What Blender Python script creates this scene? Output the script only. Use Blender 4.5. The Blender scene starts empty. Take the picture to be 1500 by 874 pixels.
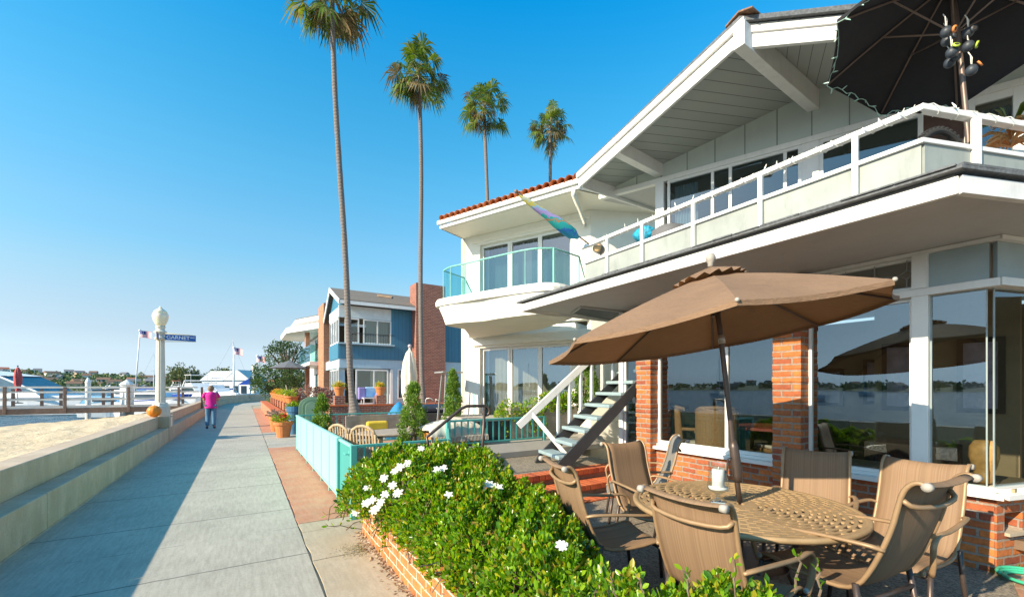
import bpy, math, random
import numpy as np
from mathutils import Vector, Matrix
R_ = math.radians
S = bpy.context.scene
COL = S.collection
rng = np.random.default_rng(7)
random.seed(7)

# ---------------------------------------------------------------- mesh builder
class MB:
    def __init__(s):
        s.v = []; s.f = []; s.m = []; s.mi = 0; s.big = []
    def add(s, vs, fs):
        o = len(s.v)
        s.v.extend([tuple(map(float, p)) for p in vs])
        for f in fs:
            s.f.append(tuple(i + o for i in f)); s.m.append(s.mi)
        return s
    def box(s, x0, y0, z0, x1, y1, z1):
        x0, x1 = min(x0, x1), max(x0, x1); y0, y1 = min(y0, y1), max(y0, y1); z0, z1 = min(z0, z1), max(z0, z1)
        v = [(x0,y0,z0),(x1,y0,z0),(x1,y1,z0),(x0,y1,z0),(x0,y0,z1),(x1,y0,z1),(x1,y1,z1),(x0,y1,z1)]
        return s.add(v, [(0,3,2,1),(4,5,6,7),(0,1,5,4),(1,2,6,5),(2,3,7,6),(3,0,4,7)])
    def obox(s, c, a, b, d):
        c, a, b, d = map(np.array, (c, a, b, d))
        if np.dot(np.cross(a, b), d) < 0: a = -a
        v = [c-a-b-d, c+a-b-d, c+a+b-d, c-a+b-d, c-a-b+d, c+a-b+d, c+a+b+d, c-a+b+d]
        return s.add(v, [(0,3,2,1),(4,5,6,7),(0,1,5,4),(1,2,6,5),(2,3,7,6),(3,0,4,7)])
    def beam(s, p, q, w, h, up=(0,0,1)):
        p, q = np.array(p, float), np.array(q, float)
        d = q - p; L = np.linalg.norm(d); d /= L
        sd = np.cross(d, up); sd /= np.linalg.norm(sd); u = np.cross(sd, d)
        return s.obox((p+q)/2, d*L/2, sd*w/2, u*h/2)
    def ext(s, poly, vec):
        """polygon (3-D points) extruded by a vector"""
        n = len(poly); P = [np.array(p, float) for p in poly]; w = np.array(vec, float)
        nn = np.zeros(3)
        for i in range(n): nn += np.cross(P[i], P[(i+1) % n])
        if nn @ w > 0: P = P[::-1]
        v = P + [p + w for p in P]
        return s.add(v, [tuple(range(n)), tuple(range(2*n-1, n-1, -1))] + [(i, i+n, (i+1) % n + n, (i+1) % n) for i in range(n)])
    def prism(s, poly, z0, z1):
        return s.ext([(x, y, z0) for x, y in poly], (0, 0, z1-z0))
    def tube(s, pts, r, n=8, flat=1.0, cap=True):
        P = [np.array(p, float) for p in pts]; m = len(P)
        rr = r if hasattr(r, '__len__') else [r]*m
        vs = []; ref = None
        for i in range(m):
            t = P[min(i+1, m-1)] - P[max(i-1, 0)]; t /= (np.linalg.norm(t) + 1e-12)
            if ref is None:
                ref = np.array([0, 0, 1.]) if abs(t[2]) < .9 else np.array([1., 0, 0])
            a = np.cross(t, ref); a /= (np.linalg.norm(a)+1e-12); b = np.cross(a, t); ref = b
            for k in range(n):
                th = 2*math.pi*k/n
                vs.append(P[i] + rr[i]*(a*math.cos(th)*flat + b*math.sin(th)))
        fs = []
        for i in range(m-1):
            for k in range(n):
                k2 = (k+1) % n
                fs.append((i*n+k, i*n+k2, (i+1)*n+k2, (i+1)*n+k))
        if cap: fs += [tuple(range(n-1, -1, -1)), tuple((m-1)*n+k for k in range(n))]
        return s.add(vs, fs)
    def lathe(s, prof, c=(0,0,0), n=16, sx=1, sy=1, wob=None):
        vs = []; m = len(prof)
        for r, z in prof:
            for k in range(n):
                th = 2*math.pi*k/n; w = wob(th, z) if wob else 1
                vs.append((c[0]+r*w*math.cos(th)*sx, c[1]+r*w*math.sin(th)*sy, c[2]+z))
        fs = [(i*n+k, i*n+(k+1) % n, (i+1)*n+(k+1) % n, (i+1)*n+k) for i in range(m-1) for k in range(n)]
        fs += [tuple(range(n-1, -1, -1)), tuple((m-1)*n+k for k in range(n))]
        return s.add(vs, fs)
    def ball(s, c, r, n=12, m=8, sx=1, sy=1, sz=1, wob=None):
        pr = [(max(r*math.sin(math.pi*i/m), 1e-4), -r*math.cos(math.pi*i/m)*sz) for i in range(m+1)]
        return s.lathe(pr, c, n, sx, sy, wob)
    def sheet(s, P, nu, nv):
        """grid of points P[i*nv+j]"""
        return s.add(P, [(i*nv+j, (i+1)*nv+j, (i+1)*nv+j+1, i*nv+j+1) for i in range(nu-1) for j in range(nv-1)])
    def build(s, name, mat, parent=None, smooth=False, bev=0, sol=0, uv=True, org=None, sub=0):
        me = bpy.data.meshes.new(name)
        V = np.array(s.v, dtype=np.float64).reshape(-1, 3)
        off = np.zeros(3); inv = None
        if parent is not None:
            M = Matrix(parent['_w']) if '_w' in parent else wmat(parent)
            inv = M.inverted()
        elif org is not None:
            inv = Matrix.Translation(-Vector(org))
        W = V.copy()
        if inv is not None:
            A = np.array(inv); V = V @ A[:3, :3].T + A[:3, 3]
        me.from_pydata(V.tolist(), [], s.f)
        mats = mat if isinstance(mat, (list, tuple)) else [mat]
        for m_ in mats: me.materials.append(m_)
        if len(mats) > 1: me.polygons.foreach_set('material_index', s.m)
        me.update()
        if uv and len(s.f) < 60000:
            n = len(me.loops)
            li = np.empty(n, np.int32); me.loops.foreach_get('vertex_index', li)
            npoly = len(me.polygons); ls = np.empty(npoly, np.int32); lt = np.empty(npoly, np.int32)
            me.polygons.foreach_get('loop_start', ls); me.polygons.foreach_get('loop_total', lt)
            pn = np.empty(npoly*3); me.polygons.foreach_get('normal', pn); pn = pn.reshape(-1, 3)
            if inv is not None: pn = pn @ np.array(inv)[:3, :3]
            fn = np.repeat(pn, lt, axis=0)
            co = W[li]
            ho = np.hypot(fn[:, 0], fn[:, 1]); vert = ho > .5
            tx = -fn[:, 1]/np.maximum(ho, 1e-6); ty = fn[:, 0]/np.maximum(ho, 1e-6)
            U = np.where(vert, co[:, 0]*tx + co[:, 1]*ty, co[:, 0]); Vv = np.where(vert, co[:, 2], co[:, 1])
            ul = me.uv_layers.new(name='UVMap')
            ul.data.foreach_set('uv', np.stack([U, Vv], 1).ravel())
        if smooth: me.polygons.foreach_set('use_smooth', [True]*len(me.polygons))
        o = bpy.data.objects.new(name, me); COL.objects.link(o)
        if parent is not None: o.parent = parent
        elif org is not None: o.location = org
        if sol:
            k = o.modifiers.new('solid', 'SOLIDIFY'); k.thickness = sol; k.offset = 0
        if bev:
            k = o.modifiers.new('bevel', 'BEVEL'); k.width = bev; k.segments = 2; k.limit_method = 'ANGLE'; k.angle_limit = R_(50)
        if sub:
            k = o.modifiers.new('sub', 'SUBSURF'); k.levels = k.render_levels = sub
        return o

def wmat(o):
    M = Matrix.Translation(o.location) @ o.rotation_euler.to_matrix().to_4x4()
    return wmat(o.parent) @ M if o.parent else M
def tag(o, label=None, cat=None, group=None, kind=None):
    if label: o['label'] = label
    if cat: o['category'] = cat
    if group: o['group'] = group
    if kind: o['kind'] = kind
    return o
def thing(name, label, cat, loc=(0,0,0), rz=0, group=None):
    o = bpy.data.objects.new(name, None); COL.objects.link(o)
    o.empty_display_size = .1
    o.location = loc; o.rotation_euler = (0, 0, rz)
    return tag(o, label, cat, group)
KIDS = {}
def copy_tree(o, parent=None):
    c = o.copy(); COL.objects.link(c)
    if parent is not None: c.parent = parent
    for ch in [x for x in COL.objects if x.parent == o]: copy_tree(ch, c)
    return c
def clone(o, loc, rz=None, label=None, group=None, scale=None):
    c = copy_tree(o); c.location = loc
    if rz is not None: c.rotation_euler = (0, 0, rz)
    if label: c['label'] = label
    if group: c['group'] = group
    if scale: c.scale = (scale,)*3
    return c

# vectorised leaf clouds
def leafcloud(P, N, size, asp=.5, up=.35, fold=.25, ovate=True, jit=.7, seed=1):
    """P points, N outward directions -> vertex array, face list"""
    g = np.random.default_rng(seed); n = len(P)
    d = N + g.normal(0, jit, (n, 3)); d[:, 2] += up; d /= np.linalg.norm(d, axis=1)[:, None]
    r = g.normal(0, 1, (n, 3)); sd = np.cross(d, r); sd /= np.linalg.norm(sd, axis=1)[:, None]
    nn = np.cross(sd, d)
    L = size*g.uniform(.65, 1.3, n)[:, None]; w = L*asp*.5
    if ovate:
        V = np.stack([P, P+d*L*.3+sd*w*.8+nn*w*fold, P+d*L*.68+sd*w*.9+nn*w*fold-nn*L*.04, P+d*L-nn*L*.12,
                      P+d*L*.68-sd*w*.9+nn*w*fold-nn*L*.04, P+d*L*.3-sd*w*.8+nn*w*fold], 1)
        F = np.array([[0,1,2,3],[0,3,4,5]]); k = 6
    else:
        V = np.stack([P, P+d*L*.5+sd*w+nn*w*fold, P+d*L, P+d*L*.5-sd*w+nn*w*fold], 1)
        F = np.array([[0,1,2,3]]); k = 4
    V = V.reshape(-1, 3)
    FF = (np.arange(n)[:, None, None]*k + F[None]).reshape(-1, 4)
    return V, FF
def bigmesh(name, V, F, mat, parent=None, smooth=False):
    me = bpy.data.meshes.new(name)
    V = np.asarray(V, float)
    if parent is not None:
        A = np.array(wmat(parent).inverted()); V = V @ A[:3, :3].T + A[:3, 3]
    nv, nf = len(V), len(F); F = np.asarray(F, np.int32)
    me.vertices.add(nv); me.vertices.foreach_set('co', V.ravel())
    me.loops.add(nf*4); me.loops.foreach_set('vertex_index', F.ravel())
    me.polygons.add(nf); me.polygons.foreach_set('loop_start', np.arange(nf, dtype=np.int32)*4)
    me.update(calc_edges=True); me.validate()
    me.materials.append(mat)
    if smooth: me.polygons.foreach_set('use_smooth', [True]*nf)
    o = bpy.data.objects.new(name, me); COL.objects.link(o)
    if parent is not None: o.parent = parent
    return o
def clumps(c, rad, ncl, crad, per, seed=1, hollow=.6, zmin=None, sq=1.0):
    """points on the shells of many small clumps inside an ellipsoid"""
    g = np.random.default_rng(seed); c = np.array(c); rad = np.array(rad)
    q = g.normal(0, 1, (ncl, 3)); q /= np.linalg.norm(q, axis=1)[:, None]
    q *= (g.uniform(hollow, 1, ncl)**.7)[:, None]
    cc = c + q*rad
    rr = crad*g.uniform(.6, 1.35, ncl)
    idx = np.repeat(np.arange(ncl), per)
    s = g.normal(0, 1, (len(idx), 3)); s /= np.linalg.norm(s, axis=1)[:, None]
    s2 = s*(g.uniform(.35, 1, len(idx))**.5)[:, None]; s2[:, 2] *= sq
    P = cc[idx] + s2*rr[idx][:, None]
    N = s*.7 + (P-c)/rad*.5
    if zmin is not None:
        k = P[:, 2] > zmin; P, N = P[k], N[k]
    return P, N, cc

# ---------------------------------------------------------------- materials
MATS = {}
def nodes(name):
    m = bpy.data.materials.new(name); m.use_nodes = True
    nt = m.node_tree; b = nt.nodes['Principled BSDF']
    return m, nt, b
class NT:
    def __init__(s, nt): s.nt = nt
    def n(s, t, **k):
        x = s.nt.nodes.new(t)
        for a, v in k.items():
            if a.startswith('i_'):
                key = a[2:]; key = int(key) if key.isdigit() else key.replace('_', ' ')
                if hasattr(v, 'is_output'): s.nt.links.new(v, x.inputs[key])
                else: x.inputs[key].default_value = v
            else: setattr(x, a, v)
        return x
    def link(s, a, b): s.nt.links.new(a, b)
    def uv(s): return s.n('ShaderNodeTexCoord').outputs['UV']
    def ob(s): return s.n('ShaderNodeTexCoord').outputs['Object']
    def noise(s, vec, sc, det=4, rough=.6, dist=0):
        return s.n('ShaderNodeTexNoise', i_Vector=vec, i_Scale=sc, i_Detail=det, i_Roughness=rough, i_Distortion=dist).outputs['Fac']
    def ramp(s, fac, stops):
        x = s.n('ShaderNodeValToRGB', i_Fac=fac); e = x.color_ramp.elements
        while len(e) < len(stops): e.new(.5)
        for k, (p, c) in zip(e, stops): k.position = p; k.color = (*c, 1)
        return x.outputs['Color']
    def mix(s, fac, a, b, mode='MIX'):
        x = s.n('ShaderNodeMix', data_type='RGBA', blend_type=mode)
        for k, v in ((0, fac), (6, a), (7, b)):
            if hasattr(v, 'is_output'): s.link(v, x.inputs[k])
            else: x.inputs[k].default_value = v if k == 0 else (*v, 1)
        return x.outputs[2]
    def math(s, op, a, b=0.0, c=0.0):
        x = s.n('ShaderNodeMath', operation=op)
        for k, v in ((0, a), (1, b), (2, c)):
            if hasattr(v, 'is_output'): s.link(v, x.inputs[k])
            else: x.inputs[k].default_value = v
        return x.outputs[0]
    def map(s, vec, scale=(1,1,1), loc=(0,0,0), rot=(0,0,0)):
        return s.n('ShaderNodeMapping', i_Vector=vec, i_Scale=scale, i_Location=loc, i_Rotation=rot).outputs[0]
    def bump(s, h, st=.3, d=.01):
        return s.n('ShaderNodeBump', i_Height=h, i_Strength=st, i_Distance=d).outputs[0]
def C(*a): return tuple(a)
def paint(name, col, rough=.5, var=.08, sc=6, bump=.15, bs=60, metal=0, dirt=0, spec=.5, coat=0):
    """painted / plain surface with faint mottling, fine bump and optional dirt"""
    if name in MATS: return MATS[name]
    m, nt, b = nodes(name); g = NT(nt); o = g.ob()
    n1 = g.noise(o, sc, 5); c0 = tuple(max(0, c*(1-var)) for c in col); c1 = tuple(min(1, c*(1+var)) for c in col)
    c = g.ramp(n1, [(.3, c0), (.7, c1)])
    if dirt:
        n2 = g.noise(g.map(o, (3, 3, .8)), 2.3, 6, .7)
        c = g.mix(g.math('MULTIPLY', g.ramp(n2, [(.5, (0,0,0)), (.8, (1,1,1))]), dirt), c, tuple(x*.45 for x in col))
    g.link(c, b.inputs['Base Color'])
    b.inputs['Roughness'].default_value = rough; b.inputs['Metallic'].default_value = metal
    b.inputs['Specular IOR Level'].default_value = spec; b.inputs['Coat Weight'].default_value = coat
    if bump: g.link(g.bump(g.noise(o, bs, 3), bump, .004), b.inputs['Normal'])
    MATS[name] = m; return m
def boards(name, col, pitch, horiz=False, gap=.04, rough=.5, depth=.012, dark=.45, dirt=.25, var=.05, rot=0):
    """board-and-groove cladding, grooves along UV v (or u)"""
    m, nt, b = nodes(name); g = NT(nt); u = g.uv()
    if rot: u = g.map(u, rot=(0, 0, rot))
    sx = g.n('ShaderNodeSeparateXYZ', i_Vector=u)
    t = g.math('DIVIDE', sx.outputs[1 if horiz else 0], pitch)
    fr = g.math('FRACT', t); d = g.math('ABSOLUTE', g.math('SUBTRACT', fr, .5))
    groove = g.math('GREATER_THAN', d, .5-gap/2)
    cell = g.n('ShaderNodeTexWhiteNoise', noise_dimensions='1D', i_W=g.math('FLOOR', t)).outputs['Value']
    base = g.mix(cell, tuple(c*(1-var) for c in col), tuple(min(1, c*(1+var)) for c in col))
    n2 = g.noise(g.map(g.ob(), (1.5, 1.5, .6)), 3, 6, .7)
    base = g.mix(g.math('MULTIPLY', g.ramp(n2, [(.45, (0,0,0)), (.8, (1,1,1))]), dirt), base, tuple(c*.6 for c in col))
    c = g.mix(groove, base, tuple(c*dark for c in col))
    g.link(c, b.inputs['Base Color']); b.inputs['Roughness'].default_value = rough
    h = g.math('SUBTRACT', g.math('MULTIPLY', g.noise(g.ob(), 40, 3), .1), groove)
    g.link(g.bump(h, .8, depth), b.inputs['Normal'])
    MATS[name] = m; return m
def brick(name, c1, c2, mortar=(.36,.29,.23), bw=.22, bh=.075, ms=.011, rough=.8, off=.5, bias=0):
    m, nt, b = nodes(name); g = NT(nt); u = g.uv()
    wob = g.n('ShaderNodeMix', data_type='RGBA', blend_type='ADD', i_0=.02)
    g.link(u, wob.inputs[6]); nz = g.n('ShaderNodeTexNoise', i_Vector=u, i_Scale=7.0); g.link(nz.outputs['Color'], wob.inputs[7])
    br = g.n('ShaderNodeTexBrick', offset=off, i_Vector=wob.outputs[2], i_Scale=1.0, i_Mortar_Size=ms, i_Mortar_Smooth=.25, i_Bias=bias)
    br.inputs['Brick Width'].default_value = bw; br.inputs['Row Height'].default_value = bh
    br.inputs['Color1'].default_value = (*c1, 1); br.inputs['Color2'].default_value = (*c2, 1); br.inputs['Mortar'].default_value = (*mortar, 1)
    n = g.noise(u, 22, 6, .75)
    c = g.mix(.75, br.outputs['Color'], g.ramp(n, [(.25, (.35,.33,.33)), (.6, (1,1,1)), (.85, (1.25,1.2,1.1))]), 'MULTIPLY')
    big = g.noise(u, 2.1, 3)
    c = g.mix(.5, c, g.ramp(big, [(.3, (.7,.68,.66)), (.7, (1.1,1.1,1.1))]), 'MULTIPLY')
    g.link(c, b.inputs['Base Color']); b.inputs['Roughness'].default_value = rough
    h = g.math('ADD', g.math('MULTIPLY', g.math('SUBTRACT', 1.0, br.outputs['Fac']), 1.0), g.math('MULTIPLY', n, .5))
    g.link(g.bump(h, .9, .012), b.inputs['Normal'])
    MATS[name] = m; return m
def glass(name, tint=(.75,.85,.85), refl=.35, rough=.0):
    """window pane: part mirror, part clear; reflection grows at grazing angles"""
    m, nt, b = nodes(name); g = NT(nt); nt.nodes.remove(b)
    out = nt.nodes['Material Output']
    fr = g.n('ShaderNodeLayerWeight', i_Blend=.35).outputs['Facing']
    fac = g.math('ADD', g.math('MULTIPLY', g.math('POWER', fr, 3.0), 1-refl), refl); 
    wv = g.bump(g.noise(g.ob(), 1.3, 1), .02, .05)
    a = g.n('ShaderNodeBsdfTransparent', i_Color=(*tint, 1)).outputs[0]
    c = g.n('ShaderNodeBsdfGlossy', i_Color=(.66,.84,.95,1), i_Roughness=rough, i_Normal=wv).outputs[0]
    x = g.n('ShaderNodeMixShader', i_0=fac); g.link(a, x.inputs[1]); g.link(c, x.inputs[2]); g.link(x.outputs[0], out.inputs[0])
    MATS[name] = m; return m
def foliage(name, cols, rough=.45, trans=.35, spec=.5):
    m, nt, b = nodes(name); g = NT(nt); out = nt.nodes['Material Output']
    ri = g.n('ShaderNodeNewGeometry').outputs['Random Per Island']
    stops = [(i/(len(cols)-1) if len(cols) > 1 else 0, c) for i, c in enumerate(cols)]
    c = g.ramp(ri, stops)
    g.link(c, b.inputs['Base Color']); b.inputs['Roughness'].default_value = rough; b.inputs['Specular IOR Level'].default_value = spec
    t = g.n('ShaderNodeBsdfTranslucent'); hs = g.n('ShaderNodeHueSaturation', i_Color=c, i_Saturation=1.15, i_Value=1.6, i_Hue=.49)
    g.link(hs.outputs[0], t.inputs['Color'])
    x = g.n('ShaderNodeMixShader', i_0=trans); g.link(b.outputs[0], x.inputs[1]); g.link(t.outputs[0], x.inputs[2]); g.link(x.outputs[0], out.inputs[0])
    MATS[name] = m; return m

white = paint('white_paint', (.8,.79,.765), .45, .05, 2.2, dirt=.28)
white2 = paint('cream_stucco', (.82,.79,.70), .85, .03, 2, .5, 120, dirt=.05)
cream_trim = paint('cream_trim', (.82,.78,.68), .6, .03)
alu = paint('white_frame', (.78,.78,.75), .35, .02, bump=0)
grey_panel = paint('grey_green_panel', (.305,.335,.315), .6, .14, 2.2, dirt=.5)
grey_wall = boards('grey_board_batten', (.52,.585,.56), .42, gap=.035, depth=.02)
grey_flat = paint('grey_blue_panel', (.34,.42,.44), .6, .05)
soffit_b = boards('soffit_boards', (.50,.50,.46), .17, True, gap=.06, dark=.3)
soffit_b2 = boards('soffit_boards_across', (.50,.50,.46), .17, False, gap=.06, dark=.3, rot=.5)
soffit_p = paint('grey_soffit', (.47,.47,.47), .6, .06, 1.5, dirt=.2)
brick_m = brick('red_brick', (.68,.21,.05), (.32,.08,.04))
brick_far = brick('chimney_brick', (.44,.13,.075), (.28,.075,.05), (.50,.36,.28), .22, .075)
brick_cap = brick('brick_edging', (.52,.12,.045), (.44,.09,.04), (.6,.5,.42), .105, .3, .012, off=0)
brick_pl = brick('planter_brick', (.66,.24,.07), (.56,.18,.055), (.75,.6,.48), .20, .078, .008)
m, nt, b = nodes('single_brick'); g = NT(nt); ri = g.n('ShaderNodeNewGeometry').outputs['Random Per Island']
c_ = g.mix(.55, g.ramp(ri, [(0,(.46,.10,.035)),(.5,(.62,.17,.055)),(1,(.38,.08,.035))]), g.ramp(g.noise(g.ob(), 16, 6, .75), [(.3,(.5,.47,.45)),(.65,(1.1,1.05,1.0))]), 'MULTIPLY')
g.link(c_, b.inputs['Base Color']); b.inputs['Roughness'].default_value = .8; g.link(g.bump(g.noise(g.ob(), 60, 4), .4, .004), b.inputs['Normal']); brick_cap = m
teal = paint('teal_paint', (.10,.44,.38), .4, .06, 8, dirt=.15)
teal_lt = boards('teal_sheet', (.30,.68,.58), .11, gap=.05, dark=.85, dirt=.1, depth=.006)
bronze = paint('bronze_metal', (.10,.075,.065), .42, .1, 12, metal=.5)
bronze_lt = paint('tan_metal', (.34,.22,.12), .45, .12, 10, metal=.2, dirt=.3)
blackm = paint('dark_steel', (.035,.038,.042), .5, .15)
greytread = paint('grey_tread', (.27,.36,.385), .6, .06, dirt=.3)
blue_b = boards('blue_boards', (.045,.19,.30), .20, gap=.05)
blue_lt = paint('pale_blue_wall', (.42,.58,.66), .6, .05, dirt=.2)
terra = paint('terracotta', (.58,.20,.06), .75, .12, 8, dirt=.25)
bluepot = paint('blue_glaze', (.06,.16,.28), .25, .15, 6)
shingle = paint('asphalt_shingle', (.12,.13,.14), .9, .4, 30, .8, 40)
cloth_cream = paint('cream_canvas', (.62,.56,.48), .85, .06, 10, .4, 80)
bark = paint('palm_bark', (.18,.155,.14), .9, .35, 25, .9, 14)
nt = bark.node_tree; g = NT(nt); wv = g.n('ShaderNodeTexWave', wave_type='BANDS', bands_direction='Z', i_Scale=2.6, i_Distortion=2.5, i_Detail=3.0, i_Vector=g.ob()).outputs['Fac']
bb_ = nt.nodes['Principled BSDF']; old = bb_.inputs['Base Color'].links[0].from_socket; g.link(g.mix(.28, old, g.ramp(wv, [(.1, (.45,.42,.40)), (.6, (1.15,1.12,1.1))]), 'MULTIPLY'), bb_.inputs['Base Color']); g.link(g.bump(wv, .35, .03), bb_.inputs['Normal'])
bark2 = paint('tree_bark', (.17,.12,.08), .9, .3, 18, .9, 20)
skin = paint('skin', (.5,.28,.19), .55, .05, bump=0)
dirt_m = paint('soil', (.06,.04,.025), .95, .4, 20, .8, 30)
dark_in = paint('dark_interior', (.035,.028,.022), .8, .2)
beige_in = paint('beige_interior', (.34,.26,.15), .8, .1)
curtain = boards('curtain', (.62,.60,.50), .09, gap=.25, dark=.75, dirt=0, depth=.02)
glass_m = glass('window_glass', (.60,.64,.62), .15)
glass_b = glass('blue_window_glass', (.30,.42,.50), .13)
glass_cl = glass('balcony_glass', (.55,.84,.82), .06)
g_leaf = foliage('shrub_leaf', [(.03,.10,.01), (.10,.26,.012), (.20,.38,.015), (.30,.48,.018), (.04,.12,.012), (.16,.33,.015), (.26,.44,.015), (.02,.07,.01), (.52,.52,.03), (.30,.17,.06)], .27, .42)
g_leaf2 = foliage('shrub_dark_leaf', [(.03,.10,.012), (.10,.26,.014), (.20,.38,.018), (.32,.50,.02), (.04,.13,.012), (.50,.50,.03), (.28,.17,.06)], .27, .4)
cyp = foliage('cypress_foliage', [(.05,.12,.02), (.13,.25,.03), (.24,.36,.04), (.07,.16,.02)], .6, .25)
treeleaf = foliage('tree_foliage', [(.03,.065,.018), (.055,.11,.025), (.09,.13,.035), (.04,.08,.02)], .6, .25)
pinkfl = foliage('pink_flowers', [(.3,.08,.10), (.12,.10,.05), (.45,.3,.28), (.06,.10,.04), (.35,.03,.05)], .7, .3)
palmleaf = foliage('palm_leaf', [(.04,.10,.012), (.09,.17,.02), (.20,.26,.04), (.03,.08,.012), (.32,.30,.10)], .4, .3)
palmdry = foliage('dry_palm_leaf', [(.16,.11,.05), (.26,.19,.09), (.08,.07,.03), (.12,.13,.04)], .8, .2)
petal = foliage('white_petal', [(.82,.82,.80), (.78,.77,.72)], .6, .3)
# ---------------------------------------------------------------- world, sun, camera
W = bpy.data.worlds.new('World'); S.world = W; W.use_nodes = True
SUNV = Vector((1, .07, -.52)).normalized()
elev = math.asin(-SUNV.z); to = -SUNV
g = NT(W.node_tree); bg = W.node_tree.nodes['Background']
sk = g.n('ShaderNodeTexSky', sky_type='NISHITA', sun_disc=False, sun_elevation=elev, sun_rotation=math.atan2(to.x, to.y), altitude=0, air_density=1.0, dust_density=.35, ozone_density=3.0)
hs = g.n('ShaderNodeHueSaturation', i_Saturation=1.3, i_Hue=.488, i_Value=1.15*1.5, i_Color=sk.outputs[0])
tc = g.n('ShaderNodeTexCoord'); sz = g.n('ShaderNodeSeparateXYZ', i_Vector=tc.outputs['Generated'])
k_ = 1/1.5
hzn = g.ramp(sz.outputs[2], [(p_, tuple(x*k_ for x in c_)) for p_, c_ in [(0, (.60,.64,.80)), (.10, (.76,.70,.74)), (.20, (1.2,.95,.80)), (.30, (1.48,1.10,.92)), (.42, (1.25,1.25,1.06)), (.55, (.75,1.29,1.18)), (.68, (.06,1.26,1.36)), (.80, (.9,1.2,1.15)), (1, (1.0,1.1,1.05))]])
c_ = g.mix(1.0, hs.outputs[0], hzn, 'MULTIPLY')
bw_n = g.n('ShaderNodeRGBToBW', i_Color=c_); gl_ = g.mix(1.0, bw_n.outputs[0], (.80,1.0,1.16), 'MULTIPLY')
c_ = g.mix(g.ramp(sz.outputs[2], [(0, (.95,)*3), (.10, (.8,)*3), (.26, (0,)*3)]), c_, gl_)
g.link(c_, bg.inputs[0]); bg.inputs[1].default_value = .13
L = bpy.data.lights.new('sun', 'SUN'); L.energy = 5.0; L.angle = R_(.5); L.color = (1, .85, .63)
lo = bpy.data.objects.new('sun', L); COL.objects.link(lo); lo.rotation_euler = SUNV.to_track_quat('-Z', 'Y').to_euler()
S.view_settings.view_transform = 'Standard'; S.view_settings.look = 'None'; S.view_settings.gamma = 1
S.view_settings.exposure = .80
cam = bpy.data.cameras.new('camera'); co = bpy.data.objects.new('camera', cam); COL.objects.link(co); S.camera = co
cam.sensor_width = 36; cam.lens = 15.0; cam.clip_end = 6000; cam.clip_start = .05
co.location = (0, 0, 1.6); co.rotation_euler = (R_(90), 0, -math.atan2(392, 625)); cam.shift_y = (567-437)/1500
S.cycles.max_bounces = 7; S.cycles.transparent_max_bounces = 12; S.cycles.use_denoising = True
S.cycles.caustics_reflective = False; S.cycles.caustics_refractive = False

# ---------------------------------------------------------------- ground materials
def concrete(name, col, joints=None, rough=.8, stain=.5, streak=False, tint=None):
    m, nt, b = nodes(name); g = NT(nt); o = g.ob()
    n1 = g.noise(o, 1.3, 6, .7); n2 = g.noise(o, 45, 4, .7); n3 = g.noise(g.map(o, (9, 1.2, 1) if not streak else (.7, 1.1, .3)), 3.0, 6, .75)
    c = g.ramp(n1, [(.3, tuple(x*.86 for x in col)), (.7, tuple(min(1, x*1.08) for x in col))])
    c = g.mix(.45, c, g.ramp(n2, [(.3, (.72,.72,.72)), (.65, (1.1,1.1,1.08))]), 'MULTIPLY')
    c = g.mix(stain, c, g.ramp(n3, [(.38, (.55,.53,.48)), (.62, (1.05,1.04,1.0))]), 'MULTIPLY')
    if tint: c = g.mix(g.ramp(g.noise(o, 3.1, 6, .7), [(.45, (0,0,0)), (.7, (.8,.8,.8))]), c, tint)
    h = g.math('MULTIPLY', n2, .25)
    if name == 'exposed_aggregate':
        vo = g.n('ShaderNodeTexVoronoi', i_Vector=o, i_Scale=75.0); c = g.mix(.8, c, g.ramp(vo.outputs['Color'], [(.2, (.45,.42,.38)), (.5, (1,.95,.88)), (.85, (1.5,1.4,1.25))]), 'MULTIPLY'); h = g.math('SUBTRACT', h, vo.outputs['Distance'])
    if name == 'walk_concrete':
        c = g.mix(g.ramp(g.noise(o, 11, 3, .4), [(.735, (0,0,0)), (.76, (.5,.5,.5))]), c, (.16,.15,.13))
        c = g.mix(.35, c, g.ramp(g.noise(o, .45, 5, .65), [(.35, (.72,.71,.68)), (.6, (1.06,1.05,1.03))]), 'MULTIPLY')
    if joints:
        sy = g.n('ShaderNodeSeparateXYZ', i_Vector=o); w = g.math('MULTIPLY', g.math('SUBTRACT', g.noise(o, 6, 2), .5), .03)
        y = g.math('ADD', sy.outputs[1], w)
        fr = g.math('FRACT', g.math('DIVIDE', g.math('SUBTRACT', y, joints[1]), joints[0]))
        d = g.math('MULTIPLY', g.math('MINIMUM', fr, g.math('SUBTRACT', 1.0, fr)), joints[0])
        j = g.math('LESS_THAN', d, joints[2])
        x2 = g.math('FRACT', g.math('DIVIDE', g.math('SUBTRACT', y, joints[1]+.9), joints[0]*2))
        d2 = g.math('MULTIPLY', g.math('MINIMUM', x2, g.math('SUBTRACT', 1.0, x2)), joints[0]*2)
        crk = g.math('MULTIPLY', g.math('LESS_THAN', d2, .004), g.math('GREATER_THAN', g.noise(o, 1.1, 2), .5))
        j = g.math('MAXIMUM', j, crk)
        c = g.mix(j, c, tuple(x*.35 for x in col)); h = g.math('SUBTRACT', h, j)
    g.link(c, b.inputs['Base Color']); b.inputs['Roughness'].default_value = rough
    g.link(g.bump(h, .5, .008), b.inputs['Normal'])
    return m
walk_m = concrete('walk_concrete', (.47,.445,.385), (1.78, 4.55, .010), stain=.42)
wall_m = concrete('seawall_concrete', (.62,.49,.37), stain=.45, streak=True, tint=(.46,.34,.21))
apron_m = concrete('beige_concrete', (.50,.42,.31), (3.4, 4.3, .008), stain=.35, tint=(.42,.33,.22))
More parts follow.
